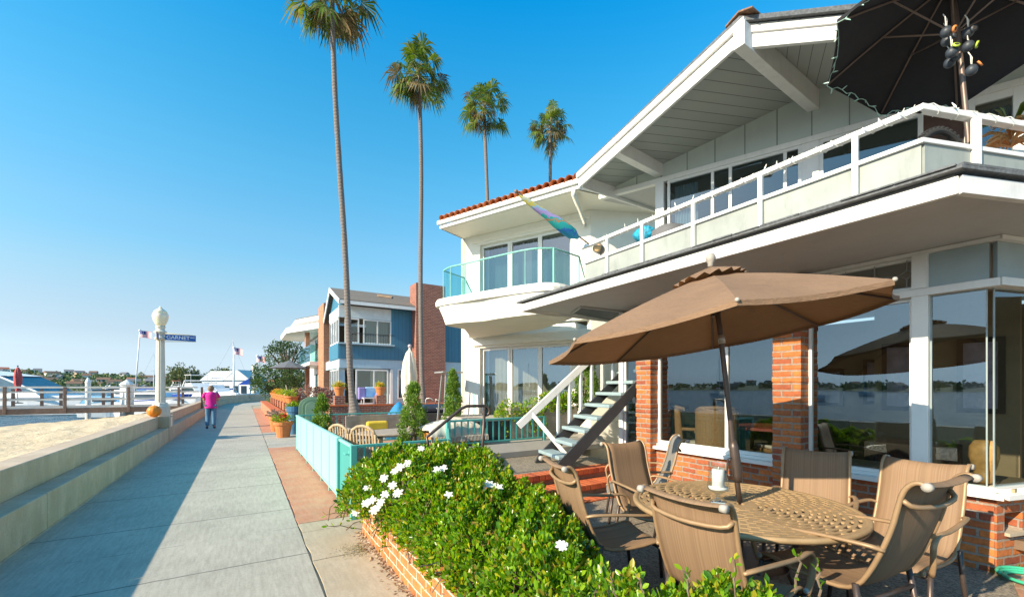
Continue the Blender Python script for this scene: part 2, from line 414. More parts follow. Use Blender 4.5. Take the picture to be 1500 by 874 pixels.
terr_m = concrete('stained_concrete', (.56,.25,.15), stain=.4, tint=(.48,.30,.19))
aggr_m = concrete('exposed_aggregate', (.27,.24,.20), stain=.3)
# sand / water
m, nt, b = nodes('sand'); g = NT(nt); o = g.ob()
c = g.ramp(g.noise(o, 2.5, 7, .7), [(.3, (.50,.38,.23)), (.55, (.66,.53,.35)), (.75, (.74,.62,.44))])
c = g.mix(g.ramp(g.noise(g.map(o, (1,2.6,1)), 2.0, 6, .8), [(.60, (0,0,0)), (.68, (.75,.75,.75))]), c, (.13,.09,.05))
g.link(c, b.inputs['Base Color']); b.inputs['Roughness'].default_value = .95
g.link(g.bump(g.noise(o, 9, 5, .7), .9, .05), b.inputs['Normal']); sand_m = m
m, nt, b = nodes('bay_water'); g = NT(nt); o = g.ob()
b.inputs['Base Color'].default_value = (.008,.10,.17,1); b.inputs['Roughness'].default_value = .18; b.inputs['Specular IOR Level'].default_value = .22
h = g.math('ADD', g.noise(g.map(o, (1,1,1)), .9, 4, .6), g.math('MULTIPLY', g.noise(o, .18, 3), 1.5))
g.link(g.bump(h, 1.0, 1.6), b.inputs['Normal']); water_m = m

def struct(name, mb, mat, **k): return tag(mb.build(name, mat, **k), kind='structure')
struct('water', MB().add([(-3500,-3500,-1.35),(3500,-3500,-1.35),(3500,3500,-1.35),(-3500,3500,-1.35)], [(0,1,2,3)]), water_m, uv=False)
mb = MB(); mb.prism([(-2.3,-80),(300,-80),(300,75),(30,90),(16,72),(-1.4,56),(-2.3,40)], -2.5, -.02)
struct('ground', mb, apron_m)
# promenade: straight, then bending right at the far end
LW, RW = -1.89, .52
mb = MB(); mb.prism([(LW,-12),(RW,-12),(RW,43),(4.5,54),(4.5,57.5),(1.5,57),(-1.2,51),(LW,45)], -.02, 0)
struct('promenade', mb, walk_m)
# right-hand paving: beige, terracotta and grey patches with a ragged joint
def ragged(y0, y1, x, a=.012, st=.25):
    n = max(2, int((y1-y0)/st)); return [(x + random.uniform(-a, a), y0+(y1-y0)*i/n) for i in range(n+1)]
def strip(name, y0, y1, x1, mat, z=0.0):
    mb = MB(); L_ = ragged(y0, y1, RW+.018); pts = [(x1, y0)] + [(x1, y1)] + L_[::-1]
    mb.prism(pts, -.02, z); return struct(name, mb, mat)
strip('paving_beige', -8, 5.55, 5.9, apron_m, .004)
strip('paving_terracotta', 5.56, 12.9, 5.2, terr_m, .006)
strip('paving_grey', 12.92, 17.4, 5.2, walk_m, .004)
strip('paving_far_terracotta', 17.42, 38, 1.6, terr_m, .006)
# patio around the table
mb = MB(); mb.box(2.2, -3, -.01, 5.5, 4.78, .012); struct('patio', mb, aggr_m)

# seawall: bench tier and upper tier, with the lamp pilaster, bending at the end
def wallseg(mb, pts, x_off, w, z0, z1):
    """strip of given offset/width to the left of a polyline"""
    n = len(pts); N = []
    for i in range(n):
        a = np.array(pts[max(i-1, 0)]); c = np.array(pts[min(i+1, n-1)]); t = (c-a)/np.linalg.norm(c-a); N.append(np.array([-t[1], t[0]]))
    for i in range(n-1):
        p, q = np.array(pts[i]), np.array(pts[i+1])
        mb.prism([tuple(p+N[i]*x_off), tuple(q+N[i+1]*x_off), tuple(q+N[i+1]*(x_off+w)), tuple(p+N[i]*(x_off+w))], z0, z1)
wl = thing('seawall', 'long two tier weathered concrete seawall between the sand and the promenade', 'wall', (LW,5,0))
straight = [(LW, -9), (LW, 44)]; bend = [(LW,44),(-1.4,50),(.6,55.2),(4.6,57.6)]
def seg(y0, y1, z):
    mb = MB(); wallseg(mb, [(LW,y0),(LW,y1)], 0, .245, -.02, z); return mb
# bench and upper wall in cast bays, a few mm apart so the joints read
ys = [-9, -4.6, 0, 3.4, 6.9, 10.6, 14.1, 16.05]
mb = MB()
for a, b_ in zip(ys[:-1], ys[1:]): mb.box(LW-.243, a+.004, -.02, LW-random.uniform(0,.006), b_-.004, .405)
for a, b_ in zip([16.95, 21, 25.2, 30, 35, 39.5], [21, 25.2, 30, 35, 39.5, 44]): mb.box(LW-.243, a+.004, -.02, LW-random.uniform(0,.006), b_-.004, .405)
mb.build('bench_tier', wall_m, wl, bev=.012)
mb = MB(); ys2 = [-9, -3.5, 1.2, 4.6, 8.8, 12.6, 16.5]
for a, b_ in zip(ys2[:-1], ys2[1:]): mb.box(LW-.53, a+.003, -.9, LW-.245, b_-.003, .736+random.uniform(-.003,.003))
for a, b_ in zip([16.5, 20.6, 25, 30, 34, 39], [20.6, 25, 30, 34, 39, 44]): mb.box(LW-.53, a+.003, -.9, LW-.245, b_-.003, .736)
mb.build('upper_tier', wall_m, wl, bev=.012)
mb = MB(); wallseg(mb, bend, .247, .29, -1.2, .80); mb.build('far_bend', wall_m, wl, bev=.012)
mb = MB(); wallseg(mb, bend, 0, .243, -.1, .40); mb.build('far_bench', wall_m, wl, bev=.012)
mb = MB(); mb.box(LW-.56, 16.06, -.02, LW+.012, 16.94, .742); mb.build('lamp_block', wall_m, wl, bev=.01)
mb = MB(); mb.box(LW+.012, 16.30, .42, LW+.018, 16.62, .70)
mb.build('notice_plate', paint('off_white_plate', (.7,.7,.66), .5), wl)
# drainage gap line along the base
mb = MB(); mb.prism(ragged(-9, 44, LW+.02, .006, .5) + [(LW-.001, 44), (LW-.001, -9)], 0, .006); mb.build('footing_lip', wall_m, wl)

# sand
def sandz(x, y):
    return .50 - .088*(-2.42-x) - .004*y + .05*math.sin(x*.9+y*.35)*math.cos(y*.6-x*.3)
P = []; nx, ny = 150, 190
for i in range(nx):
    x = -2.41 - 33*(i/(nx-1))**1.6
    for j in range(ny):
        y = -30 + 61.8*(j/(ny-1)) + .6*math.sin(x*.8)*(j/(ny-1))
        z = sandz(x, y)
        e = (j/(ny-1)); 
        foot = (rng.random()-.5)*.05 + .035*math.sin(x*5+math.sin(y*3)*2)*math.sin(y*4.3+x*1.3)
        if x > -2.6: foot *= .2
        if y > 30.3+.22*min(0, x+5): z -= (y-30.3-.22*min(0, x+5))*.7
        P.append((x, y, z+foot))
mb = MB(); mb.sheet(P, nx, ny); o = struct('beach_sand', mb, sand_m, smooth=True, uv=False)
# pale marker stone in the sand
mb = MB(); mb.ball((-3.0, 7.55, sandz(-3.0,7.55)+.06), .085, 10, 8, 1, .5, 1.5); 
tag(mb.build('marker_stone', white, org=(-3.0,7.55,.3), smooth=True), 'small rounded white marker stone sitting in the sand behind the seawall', 'stone')

# far shore hills
def hill(name, a0, a1, r0, r1, h, seed, mat):
    g2 = np.random.default_rng(seed); n = 80; m = 10; P = []
    ph = g2.uniform(0, 6, 6)
    for i in range(n):
        a = a0 + (a1-a0)*i/(n-1); e = min(1, 6*min(i, n-1-i)/(n-1))
        hh = h*e*(.22+.78*min(1, max(0, (a+.95)/.35)))*(.72+.12*math.sin(a*9+ph[0])+.1*math.sin(a*23+ph[1])+.06*math.sin(a*51+ph[2]))
        for j in range(m):
            t = j/(m-1); r = r0+(r1-r0)*t
            z = -1.5 + 2.2*min(1, t*6) + (hh)*(3*t*t-2*t**3)
            P.append((r*math.sin(a), r*math.cos(a), z + g2.uniform(-.4,.4)*(0 < j)))
    mb = MB(); mb.sheet(P, n, m); return struct(name, mb, mat, smooth=True, uv=False)
hm = paint('hill_ground', (.15,.18,.10), .95, .4, .05, bump=0)
hill('hills', R_(-125), R_(10), 420, 640, 19, 3, hm)
def hz(r): t = min(1, max(0, (r-420)/220)); return t
# hillside houses, each its own thing; seen as specks
hw = [paint('far_wall_'+n, c, .8, bump=0) for n, c in (('white', (.75,.73,.68)), ('tan', (.6,.45,.32)), ('grey', (.5,.5,.5)), ('pink', (.66,.45,.35)))]
hr = [paint('far_roof_'+n, c, .8, bump=0) for n, c in (('brown', (.2,.12,.08)), ('grey', (.2,.2,.21)), ('red', (.38,.13,.07)))]
wnames = ['white', 'tan', 'grey', 'peach']; rnames = ['brown roofed', 'grey roofed', 'red roofed']
g2 = np.random.default_rng(5)
def hillz(a, t):
    ph = np.random.default_rng(3).uniform(0, 6, 6); a0, a1 = R_(-125), R_(10); i = (a-a0)/(a1-a0); e = min(1, 6*min(i, 1-i))
    hh = 19*e*(.22+.78*min(1, max(0, (a+.95)/.35)))*(.72+.12*math.sin(a*9+ph[0])+.1*math.sin(a*23+ph[1])+.06*math.sin(a*51+ph[2]))
    return -1.5+2.2*min(1, t*6)+hh*(3*t*t-2*t**3)
combos = {}
HT = []
for k in range(170):
    a = R_(g2.uniform(-38, 3)) if k < 140 else R_(g2.uniform(-110, -55)); t = g2.uniform(.02,.98)
    r = 420+220*t; z = hillz(a, t); x, y = r*math.sin(a), r*math.cos(a)
    w, d, h = g2.uniform(4,8.5), g2.uniform(5,8), g2.uniform(2.8,5.5)
    wi, ri = int(g2.choice(4, p=[.55,.2,.15,.1])), int(g2.choice(3, p=[.45,.48,.07]))
    mb = MB(); mb.box(-w/2, -d/2, -2.5, w/2, d/2, h); mb.mi = 1
    mb.ext([(-w/2-.5,-d/2-.5,h),(-w/2-.5,d/2+.5,h),(-w/2-.5,0,h+1.8)], (w+1,0,0)); mb.mi = 2
    for q in range(int(w//3)):
        mb.box(-w/2+.8+q*3, -d/2-.05, .9, -w/2+2.4+q*3, -d/2+.02, 2.3)
        if h > 5: mb.box(-w/2+.8+q*3, -d/2-.05, 3.7, -w/2+2.4+q*3, -d/2+.02, 5.0)
    o = mb.build('hillside_house', [hw[wi], hr[ri], dark_in], uv=False); o.location = (x, y, z); o.rotation_euler = (0, 0, -a + g2.uniform(-.5,.5))
    tag(o, None, 'house', 'houses scattered over the far shore hillside')
    o['label'] = 'tiny %s and %s house on the hillside across the bay' % (wnames[wi], rnames[ri])
# wooded mass between the houses
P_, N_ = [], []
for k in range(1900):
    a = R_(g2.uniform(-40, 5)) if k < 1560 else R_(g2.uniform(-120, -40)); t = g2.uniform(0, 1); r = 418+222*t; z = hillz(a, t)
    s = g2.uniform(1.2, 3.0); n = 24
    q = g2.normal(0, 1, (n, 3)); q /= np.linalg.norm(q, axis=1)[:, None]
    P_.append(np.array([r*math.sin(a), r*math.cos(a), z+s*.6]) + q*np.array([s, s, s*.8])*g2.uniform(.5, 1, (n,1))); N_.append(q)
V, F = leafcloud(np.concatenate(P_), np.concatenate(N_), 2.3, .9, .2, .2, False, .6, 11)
tag(bigmesh('far_wood', V, F, foliage('far_foliage', [(.08,.13,.05), (.14,.20,.08), (.20,.23,.11), (.10,.16,.08)], .8, .1)), kind='stuff')  # greens brightened to put distance haze into the leaf colour
# ================================================================ near beach house
def ray(u, v=567):
    f, H = 625.0, 567.0; s, c = .53136, .84715
    return np.array([s + c*(u-750)/f, c - s*(u-750)/f, (H-v)/f])
def on_x(u, x): d = ray(u); return x*d[1]/d[0]
def on_line(u, p, q):
    """plan point where the sight line through column u crosses the line p-q"""
    d = ray(u)[:2]; p = np.array(p); e = np.array(q)-p
    A = np.array([[d[0], -e[0]], [d[1], -e[1]]]); t = np.linalg.solve(A, p); return tuple(p + e*t[1])
def at(u, v, dist): return tuple(np.array([0, 0, 1.6]) + ray(u, v)*dist)
def at_z(u, v, z): r = ray(u, v); return tuple(np.array([0, 0, 1.6]) + r*(z-1.6)/r[2])

ha = thing('beach_house', 'grey clapboard beach house with brick pillars, picture windows and wide white fascia deck', 'house', (5.44, 3, 0))
FX = 5.44; cor = (5.44, .886); nd = np.array([.958, -.286]); nn = np.array([-.286, -.958])
def nf(s, o=0.0): p = np.array(cor) + nd*s + nn*o; return (float(p[0]), float(p[1]))
# brick base with a niche on the near face
mb = MB(); mb.box(5.44, .90, -.02, 5.66, 4.44, .65)
mb.build('brick_base', brick_m, ha)
mb = MB()
mb.prism([nf(0), nf(2.6), nf(2.6,-.2), nf(0,-.2)], -.02, .34)
mb.prism([nf(0), nf(.10), nf(.10,-.2), nf(0,-.2)], .34, .52)
mb.prism([nf(.34), nf(2.6), nf(2.6,-.2), nf(.34,-.2)], .34, .52)
mb.prism([nf(0), nf(2.6), nf(2.6,-.2), nf(0,-.2)], .52, .65)
mb.prism([nf(.02,-.19), nf(.5,-.19), nf(.5,-.21), nf(.02,-.21)], .3, .56)
mb.build('brick_base', brick_m, ha)
mb = MB(); mb.prism([nf(.1,.035), nf(.40,.035), nf(.40,-.19), nf(.1,-.19)], .325, .352); mb.build('niche_shelf', apron_m, ha)
# pillars
for (y0, y1, x1) in ((4.44, 4.71, 5.78), (2.34, 2.64, 5.71)):
    mb = MB(); mb.box(5.30, y0, -.02, x1, y1, 2.77); mb.box(5.25, y0-.06, 2.77, x1+.03, y1+.06, 2.86)
    # individually proud courses so the edges are not razor clean
    for k in range(36):
        z = .012+k*.075; j = random.uniform(-.004, .007); mb.box(5.300-j-.004, y0-.004-j, z, x1, y1+.004+j, z+.062)
    mb.build('brick_pillar', brick_m, ha, bev=.004)
# sills, headers, mullions
mb = MB(); mb.box(5.35, 2.645, .652, 5.56, 4.435, .70); mb.box(5.44, 2.645, .70, 5.56, 4.435, .735)
mb.build('window_sill', alu, ha, bev=.004)
mb = MB(); mb.prism([(5.35,.83), (5.35,2.335), (5.56,2.335), (5.56,.98)], .652, .70); mb.prism([nf(-.03,.09), nf(2.6,.09), nf(2.6,-.1), (5.54,.95)], .654, .702)
mb.prism([nf(-.0,.0)]+[nf(.0,.03), nf(2.6,.03), nf(2.6,-.1), (5.52,.96)], .70, .735); mb.box(5.44, .90, .70, 5.56, 2.335, .733)
mb.build('window_sill', alu, ha, bev=.004)
mb = MB(); mb.box(5.39, .86, 2.46, 5.54, 2.335, 2.53); mb.box(5.39, 2.645, 2.46, 5.54, 4.435, 2.53)
mb.prism([nf(-.03,.05), nf(2.6,.05), nf(2.6,-.1), (5.52,.96)], 2.462, 2.532); mb.build('window_header', white, ha, bev=.004)
mb = MB(); mb.box(5.40, .86, 2.85, 5.5, 2.335, 2.885); mb.box(5.40, 2.70, 2.85, 5.5, 4.38, 2.885); mb.prism([nf(-.03,.05), nf(2.6,.05), nf(2.6,-.1), (5.5,.95)], 2.851, 2.886); mb.build('soffit_trim', white, ha)
mb = MB(); mb.box(5.405, 1.31, .735, 5.50, 1.43, 2.85); mb.box(5.39, 1.315, 2.532, 5.405, 1.425, 2.85); mb.build('mullion_post', alu, ha, bev=.004)
mb = MB(); mb.box(5.43, .93, 2.533, 5.47, 1.31, 2.848); mb.prism([nf(0.01,.0), nf(2.6,.0), nf(2.6,-.04), nf(.03,-.04)], 2.533, 2.848); mb.build('upper_panel', grey_flat, ha)
def pane(name, p, q, z0, z1, fr=.035, dv=(), gm=glass_m, fm=alu, par=ha, thick=.05, inset=.0):
    """a window between plan points p,q: frame mesh + pane mesh"""
    p, q = np.array(p, float), np.array(q, float); L_ = np.linalg.norm(q-p); e = (q-p)/L_; n = np.array([e[1], -e[0]])
    def P(s, o): a = p+e*s+n*o; return (a[0], a[1])
    mb = MB(); t = thick/2
    def bar(s0, s1, za, zb): mb.prism([P(s0,-t), P(s1,-t), P(s1,t), P(s0,t)], za, zb)
    bar(0, fr, z0, z1); bar(L_-fr, L_, z0, z1); bar(fr, L_-fr, z0, z0+fr); bar(fr, L_-fr, z1-fr, z1)
    for s in dv: bar(s-fr*.5, s+fr*.5, z0+fr, z1-fr)
    w = mb.build(name, fm, par, bev=.003 if fr > .03 else 0)
    g_ = MB(); g_.add([(*P(fr*.6,0), z0+fr*.6), (*P(L_-fr*.6,0), z0+fr*.6), (*P(L_-fr*.6,0), z1-fr*.6), (*P(fr*.6,0), z1-fr*.6)], [(0,1,2,3)])
    c = g_.build('pane', gm, w if par is None else None, uv=False)
    c.parent = w; 
    if par is not None:
        A = np.array(wmat(par).inverted()); c.data.transform(wmat(par).inverted())
    return w
pane('window', (5.5, 4.44), (5.5, 2.64), .735, 2.46, .045, dv=(1.12,))
pane('window', (5.5, 2.335), (5.5, 1.43), .733, 2.46, .03)
gedge = paint('glass_edge', (.28,.34,.34), .3)
pane('window', (5.475, 1.31), (5.475, .945), .733, 2.46, .010, thick=.010, fm=gedge)
pane('window', nf(.05,-.045), nf(1.6,-.045), .735, 2.46, .010, thick=.010, fm=gedge)
pane('transom_window', (5.47, 4.38), (5.47, 2.70), 2.533, 2.848, .03)
pane('transom_window', (5.47, 2.335), (5.47, 1.315), 2.533, 2.848, .03)
# leaded came on the transom
mb = MB()
for k in range(4):
    y = 1.47+k*.25; mb.tube([(5.44, y, 2.56), (5.44, y, 2.65), (5.44, y+.06, 2.69), (5.44, y, 2.73), (5.44, y, 2.83)], .004, 5); mb.tube([(5.44, y, 2.65), (5.44, y-.06, 2.69), (5.44, y, 2.73)], .004, 5)
    if k < 3: mb.tube([(5.44, y+.06, 2.69), (5.44, y+.19, 2.69)], .004, 5)
mb.build('leaded_came', paint('lead_came', (.3,.3,.29), .4), ha)
# door frame post and narrow glass by the stair
mb = MB(); mb.box(5.40, 5.10, .0, 5.50, 5.19, 2.87); mb.build('door_post', white, ha, bev=.004)
pane('door_window', (5.47, 5.10), (5.47, 4.71), .33, 2.86, .03)
mb = MB(); mb.box(5.45, 4.71, .0, 5.6, 5.2, .33); mb.box(5.5, 5.19, 0, 9.6, 5.25, 2.86); mb.build('side_wall', grey_wall, ha)
# interior
mb = MB(); mb.box(5.66, -1.2, .2, 9.6, 5.19, .28); mb.build('interior_floor', paint('interior_floor', (.16,.10,.06), .5, .2), ha)
mb = MB(); mb.box(9.5, -1.3, .28, 9.58, 5.19, 2.8); mb.box(5.66, 5.14, .28, 9.5, 5.19, 2.8); mb.box(7.6,-1.2,.28,9.5,-1.1,2.8); mb.box(7.9, 1.1, .28, 8.0, 2.5, 2.8); mb.build('interior_wall', beige_in, ha)
mb = MB()
for (x, y, z, w, h) in ((9.47, 3.9, 1.6, .9, .7), (9.47, 2.9, 1.7, .5, .8), (7.88, 2.15, 1.75, .5, .95), (7.88, 1.42, 1.75, .42, .95)):
    mb.mi = 0; mb.box(x-.03, y-w/2, z-h/2, x, y+w/2, z+h/2); mb.mi = 1; mb.box(x-.034, y-w/2+.06, z-h/2+.06, x-.031, y+w/2-.06, z+h/2-.06)
mb.build('wall_picture', [dark_in, paint('picture_lilac', (.32,.29,.36), .5, .5, 4)], ha)
mb = MB(); mb.box(8.2, 3.3, .28, 9.3, 4.9, 1.0); mb.box(6.9, 1.5, .28, 7.5, 2.3, .9); mb.build('interior_cabinet', dark_in, ha, bev=.02)
# deck slab, soffit, fascia, apron
DP = [(3.90,.80),(3.87,5.92),(8.2,6.0),(9.8,5.2),(9.8,-1.4)]
mb = MB(); mb.prism([(3.93,.83),(3.90,5.89),(8.2,5.97),(9.8,5.2),(9.8,-1.37)], 2.89, 2.93); mb.build('deck_soffit', soffit_p, ha)
mb = MB(); mb.prism([(3.93,.83),(3.90,5.89),(8.2,5.97),(9.8,5.2),(9.8,-1.37)], 2.932, 2.99); mb.build('deck_floor', paint('deck_floor', (.25,.25,.24), .8), ha)
mb = MB()
def edge(a, b_, w, z0, z1, o=0):
    a, b_ = np.array(a), np.array(b_); e = (b_-a)/np.linalg.norm(b_-a); n = np.array([e[1], -e[0]])*(-1)
    mb.prism([tuple(a+n*o), tuple(b_+n*o), tuple(b_+n*(w+o)), tuple(a+n*(w+o))], z0, z1)
mb.prism([(3.90,.80),(3.87,5.92),(3.91,5.92),(3.94,.82)], 2.85, 2.964)
mb.build('fascia', white, ha, bev=.004)
mb = MB(); mb.prism([(3.945,.82),(3.905,.783),(9.8,-1.42),(9.8,-1.37)], 2.85, 2.964); mb.build('fascia', paint('flaking_white', (.72,.72,.72), .6, .1, 5, dirt=.4), ha)
mb = MB(); mb.prism([(3.915,5.921),(3.915,5.881),(8.2,5.96),(8.2,6.0)], 2.85, 2.964); mb.build('fascia', white, ha)
mb = MB(); mb.prism([(3.85,.775),(3.82,5.96),(8.2,6.04),(9.8,5.2),(9.8,-1.45)], 2.992, 3.012); mb.build('roof_edge', shingle, ha)
mb = MB()
y = .80
while y < 5.9:
    l = random.uniform(.18,.34); mb.box(3.835+random.uniform(-.008,.008), y, 3.013, 4.15, min(y+l-.006, 5.95), 3.02+random.uniform(0,.008)); y += l
x = 0
e2 = np.array([.935,-.35]); n2_ = np.array([-.35,-.935])
while x < 5:
    l = random.uniform(.18,.34); a = np.array([3.87,.79])+e2*x; b2 = a+e2*(l-.006); o1 = n2_*random.uniform(.02,.035)
    mb.prism([tuple(a+o1), tuple(b2+o1), tuple(b2-n2_*.3), tuple(a-n2_*.3)], 3.0131, 3.022+random.uniform(0,.01)); x += l
mb.build('edge_shingles', shingle, ha)
mb = MB(); hp = [at_z(838,457,2.888), at_z(851,448,2.888), at_z(911,455,2.888), at_z(897,468,2.888)]; mb.prism([p[:2] for p in hp], 2.87, 2.888); mb.build('soffit_hatch', paint('dark_hatch', (.05,.055,.06), .5), ha)
mb = MB(); n_ = len(hp)
for k in range(4): mb.beam((*hp[k][:2], 2.875), (*hp[(k+1)%4][:2], 2.875), .03, .03)
mb.build('hatch_frame', soffit_p, ha)
# railing along the deck
rc = (4.80, 1.20); rl = (4.785, 5.32); rr = tuple(np.array(rc)+np.array([.94,-.345])*4.2)
rail = thing('deck_railing', 'white deck railing with low grey green panels running above the fascia', 'railing', (4.79, 3.2, 3.0))
mb = MB(); mb.prism([(4.78,1.2),(4.765,5.32),(4.805,5.32),(4.82,1.22)], 3.03, 3.625); mb.build('rail_panel', grey_panel, rail)
mb = MB(); q = np.array([.345,.94])*.04; a = np.array(rc); b_ = np.array(rr); mb.prism([tuple(a-q/2), tuple(b_-q/2), tuple(b_+q/2), tuple(a+q/2)], 3.03, 3.625); mb.build('rail_panel', grey_panel, rail)
mb = MB(); mb.prism([(4.75,1.18),(4.735,5.33),(4.835,5.33),(4.85,1.21)], 3.627, 3.665); mb.build('panel_cap', white, rail, bev=.003)
mb = MB(); mb.prism([(4.75,1.179),tuple(b_-q),tuple(b_+q),(4.851,1.209)], 3.627, 3.665); mb.build('panel_cap', white, rail, bev=.003)
mb = MB(); mb.beam((4.775, 5.42, 3.925), (4.79, 1.20, 3.925), .065, .05); mb.build('top_rail', white, rail, bev=.004)
mb = MB(); mb.beam((4.76, 1.212, 3.925), (rr[0], rr[1], 3.925), .065, .05); mb.build('top_rail', white, rail, bev=.004)
for u in (889.4, 940.8, 1016, 1114, 1253):
    y = on_x(u, 4.745); mb = MB(); mb.box(4.722, y-.022, 3.02, 4.762, y+.022, 3.90); mb.build('rail_post', white, rail, bev=.003)
for u in (1430, 1640):
    p = on_line(u, (4.77,1.17), (rr[0]-.03, rr[1]-.03)); mb = MB(); mb.obox((p[0], p[1], 3.46), (.94*.03, -.345*.03, 0), (.345*.022, .94*.022, 0), (0,0,.435)); mb.build('rail_post', white, rail, bev=.003)
# string of small lights wound round the top rail
mb = MB(); pts = []
for k in range(190):
    s = k/189; y = 5.35-4.1*s; pts.append((4.785+.055*math.cos(k*1.1), y, 3.925+.04*math.sin(k*1.1)))
for k in range(60):
    s = k/59*2.2; p = np.array(rc)+np.array([.94,-.345])*s; pts.append((p[0]-.02, p[1]+.055*math.cos(k*1.1), 3.925+.04*math.sin(k*1.1)))
mb.tube(pts, .0035, 4)
for k in range(2, len(pts), 4):
    p = np.array(pts[k]); d = np.array([random.uniform(-.5,.2), random.uniform(-.5,.5), random.choice([-1, 1, .6])*random.uniform(.5,1)]); d /= np.linalg.norm(d)
    mb.tube([p, p+d*.02, p+d*.055], [.006, .008, .003], 5)
tag(mb.build('string_lights', paint('white_plastic', (.75,.77,.72), .4, bump=0), org=(4.79,3,3.9)), 'string of small unlit white lights wound round the white deck rail', 'string lights')

# upper storey
A0 = np.array([5.65, 5.67]); ue = np.array([.3876, -.9218]); un = np.array([-.9218, -.3876])
def uw(t, o=0.0): p = A0+ue*t+un*o; return (float(p[0]), float(p[1]))
def rz(y, base=5.80): return base-.205*abs(y-2.79)
RT = 6.6
mb = MB()
poly = [(*uw(-.15), 5.15)]; 
poly += [(*uw(RT), 5.15), (*uw(RT), max(5.16, rz(uw(RT)[1])))]
tr = (5.67-2.79)/.9218
poly += [(*uw(tr), rz(2.79)), (*uw(-.15), rz(uw(-.15)[1]))]
mb.ext(poly, (-un[0]*.12, -un[1]*.12, 0)); mb.build('gable_wall', grey_wall, ha)
mb = MB(); mb.prism([uw(-.18,.045), uw(RT,.045), uw(RT,-.05), uw(-.18,-.05)], 5.07, 5.15); mb.build('gable_header', white, ha, bev=.004)
pp = on_line(968, uw(0), uw(1)); tp = (np.array(pp)-A0) @ ue
mb = MB(); mb.prism([uw(tp-.08,.05), uw(tp+.06,.05), uw(tp+.06,-.1), uw(tp-.08,-.1)], 3.01, 5.069); 
mb.build('corner_post', white, ha, bev=.004)
mb = MB(); t2 = (np.array(on_line(1187, uw(0), uw(1)))-A0) @ ue; mb.prism([uw(t2-.1,.04), uw(t2+.1,.04), uw(t2+.1,-.1), uw(t2-.1,-.1)], 3.01, 5.069)
mb.build('corner_post', white, ha, bev=.004)
mb = MB(); mb.prism([uw(-.15,-.06), uw(tp,-.06), (6.95,5.2), (6.95,5.62)], 5.075, 5.13); mb.build('recess_ceiling', soffit_p, ha)
mb = MB(); mb.prism([uw(tp,-.1), (uw(tp)[0]+3.2, uw(tp)[1]+1.2), (uw(tp)[0]+3.2, uw(tp)[1]+1.12), uw(tp+.05,-.1)], 3.01, 5.06); mb.build('side_wall', grey_wall, ha)
def tu(u): return float((np.array(on_line(u, uw(0), uw(1)))-A0) @ ue)
ta, tb = tu(978), t2-.1
pane('upper_window', uw(ta), uw(tb), 3.66, 5.07, .045, dv=tuple(tu(u)-ta for u in (1044, 1070, 1150)), gm=glass_b)
ta2, tb2 = t2+.1, tu(1352)
pane('upper_window', uw(ta2), uw(tb2), 3.66, 5.07, .05, dv=(), gm=glass_b)
mb = MB(); mb.prism([uw(tp,.0), uw(tb2,.0), uw(tb2,-.1), uw(tp,-.1)], 3.01, 3.655); mb.build('lower_wall', grey_wall, ha)
pane('glass_door', uw(tu(1412)), uw(tu(1500)), 3.02, 5.07, .09, gm=glass_m)
mb = MB(); mb.prism([uw(tb2,.0), uw(tu(1412),.0), uw(tu(1412),-.08), uw(tb2,-.08)], 3.01, 5.07); mb.build('door_surround', paint('brown_wood', (.09,.045,.03), .6, .2, 9), ha)
mb = MB(); mb.prism([uw(tu(1500),.0), uw(RT,.0), uw(RT,-.08), uw(tu(1500),-.08)], 3.01, 5.07); mb.build('end_wall', grey_wall, ha)
# interior backing and curtains upstairs
mb = MB(); mb.prism([uw(tp,-1.6), uw(RT,-2.4), uw(RT,-2.5), uw(tp,-1.7)], 3.0, 5.07); mb.build('interior_wall', beige_in, ha)
mb = MB(); mb.prism([uw(tp,-.1), uw(RT,-.1), uw(RT,-2.5), uw(tp,-1.6)], 5.08, 5.12); mb.prism([uw(tp,-.1), uw(RT,-.1), uw(RT,-2.5), uw(tp,-1.6)], 3.0, 3.012); mb.build('interior_ceiling', beige_in, ha)
mb = MB()
def curt(t0, t1, z0, z1, o=-.13):
    n = 40; P = []
    for i in range(n):
        t = t0+(t1-t0)*i/(n-1); w = o+.025*math.sin(i*1.3)
        for z in (z0, z1): P.append((*uw(t, w), z))
    mb.sheet(P, n, 2)
curt(tu(986), tu(1020), 3.2, 5.0); mb.build('curtain', paint('pale_curtain', (.55,.55,.5), .9), ha, smooth=True)
mb = MB(); curt(tu(1425), tu(1490), 3.05, 4.95); mb.build('curtain', paint('dark_green_curtain', (.05,.075,.07), .9), ha, smooth=True)
# roof: two slopes meeting at the ridge, flying out to a point
E0, E1 = (4.9, 2.79), (4.92, 5.60); RE = np.array([.64,-.768]); RE /= np.linalg.norm(RE)
r1 = np.array(E0)+RE*4.2
def slope(poly, z0, z1):
    mb = MB(); n = len(poly)
    v = [(x, y, rz(y, z0)) for x, y in poly]+[(x, y, rz(y, z1)) for x, y in poly]
    f = [tuple(range(n-1, -1, -1)), tuple(range(n, 2*n))]+[(i, (i+1) % n, (i+1) % n+n, i+n) for i in range(n)]
    mb.add(v, f); return mb
Lp = [(4.93, 2.79), (10.5, 2.79), (10.5, 5.57), (4.95, 5.57)]; Rp = [(4.93, 2.79), tuple(r1), (10.5, r1[1]), (10.5, 2.79)]
soL = boards('soffit_left', (.40,.42,.39), .16, True, gap=.05, dark=.35, rot=.30, dirt=.1)
soR = boards('soffit_right', (.33,.35,.33), .13, False, gap=.06, dark=.35, rot=-math.atan2(-.92,.39)*-1+.0, dirt=.1)
soR = boards('soffit_right_x', (.45,.47,.44), .13, True, gap=.06, dark=.35, rot=math.atan2(.39,.92)-.9, dirt=.1)
slope(Lp, 5.80, 5.835).build('soffit', soL, ha); slope(Rp, 5.80, 5.835).build('soffit', soR, ha)
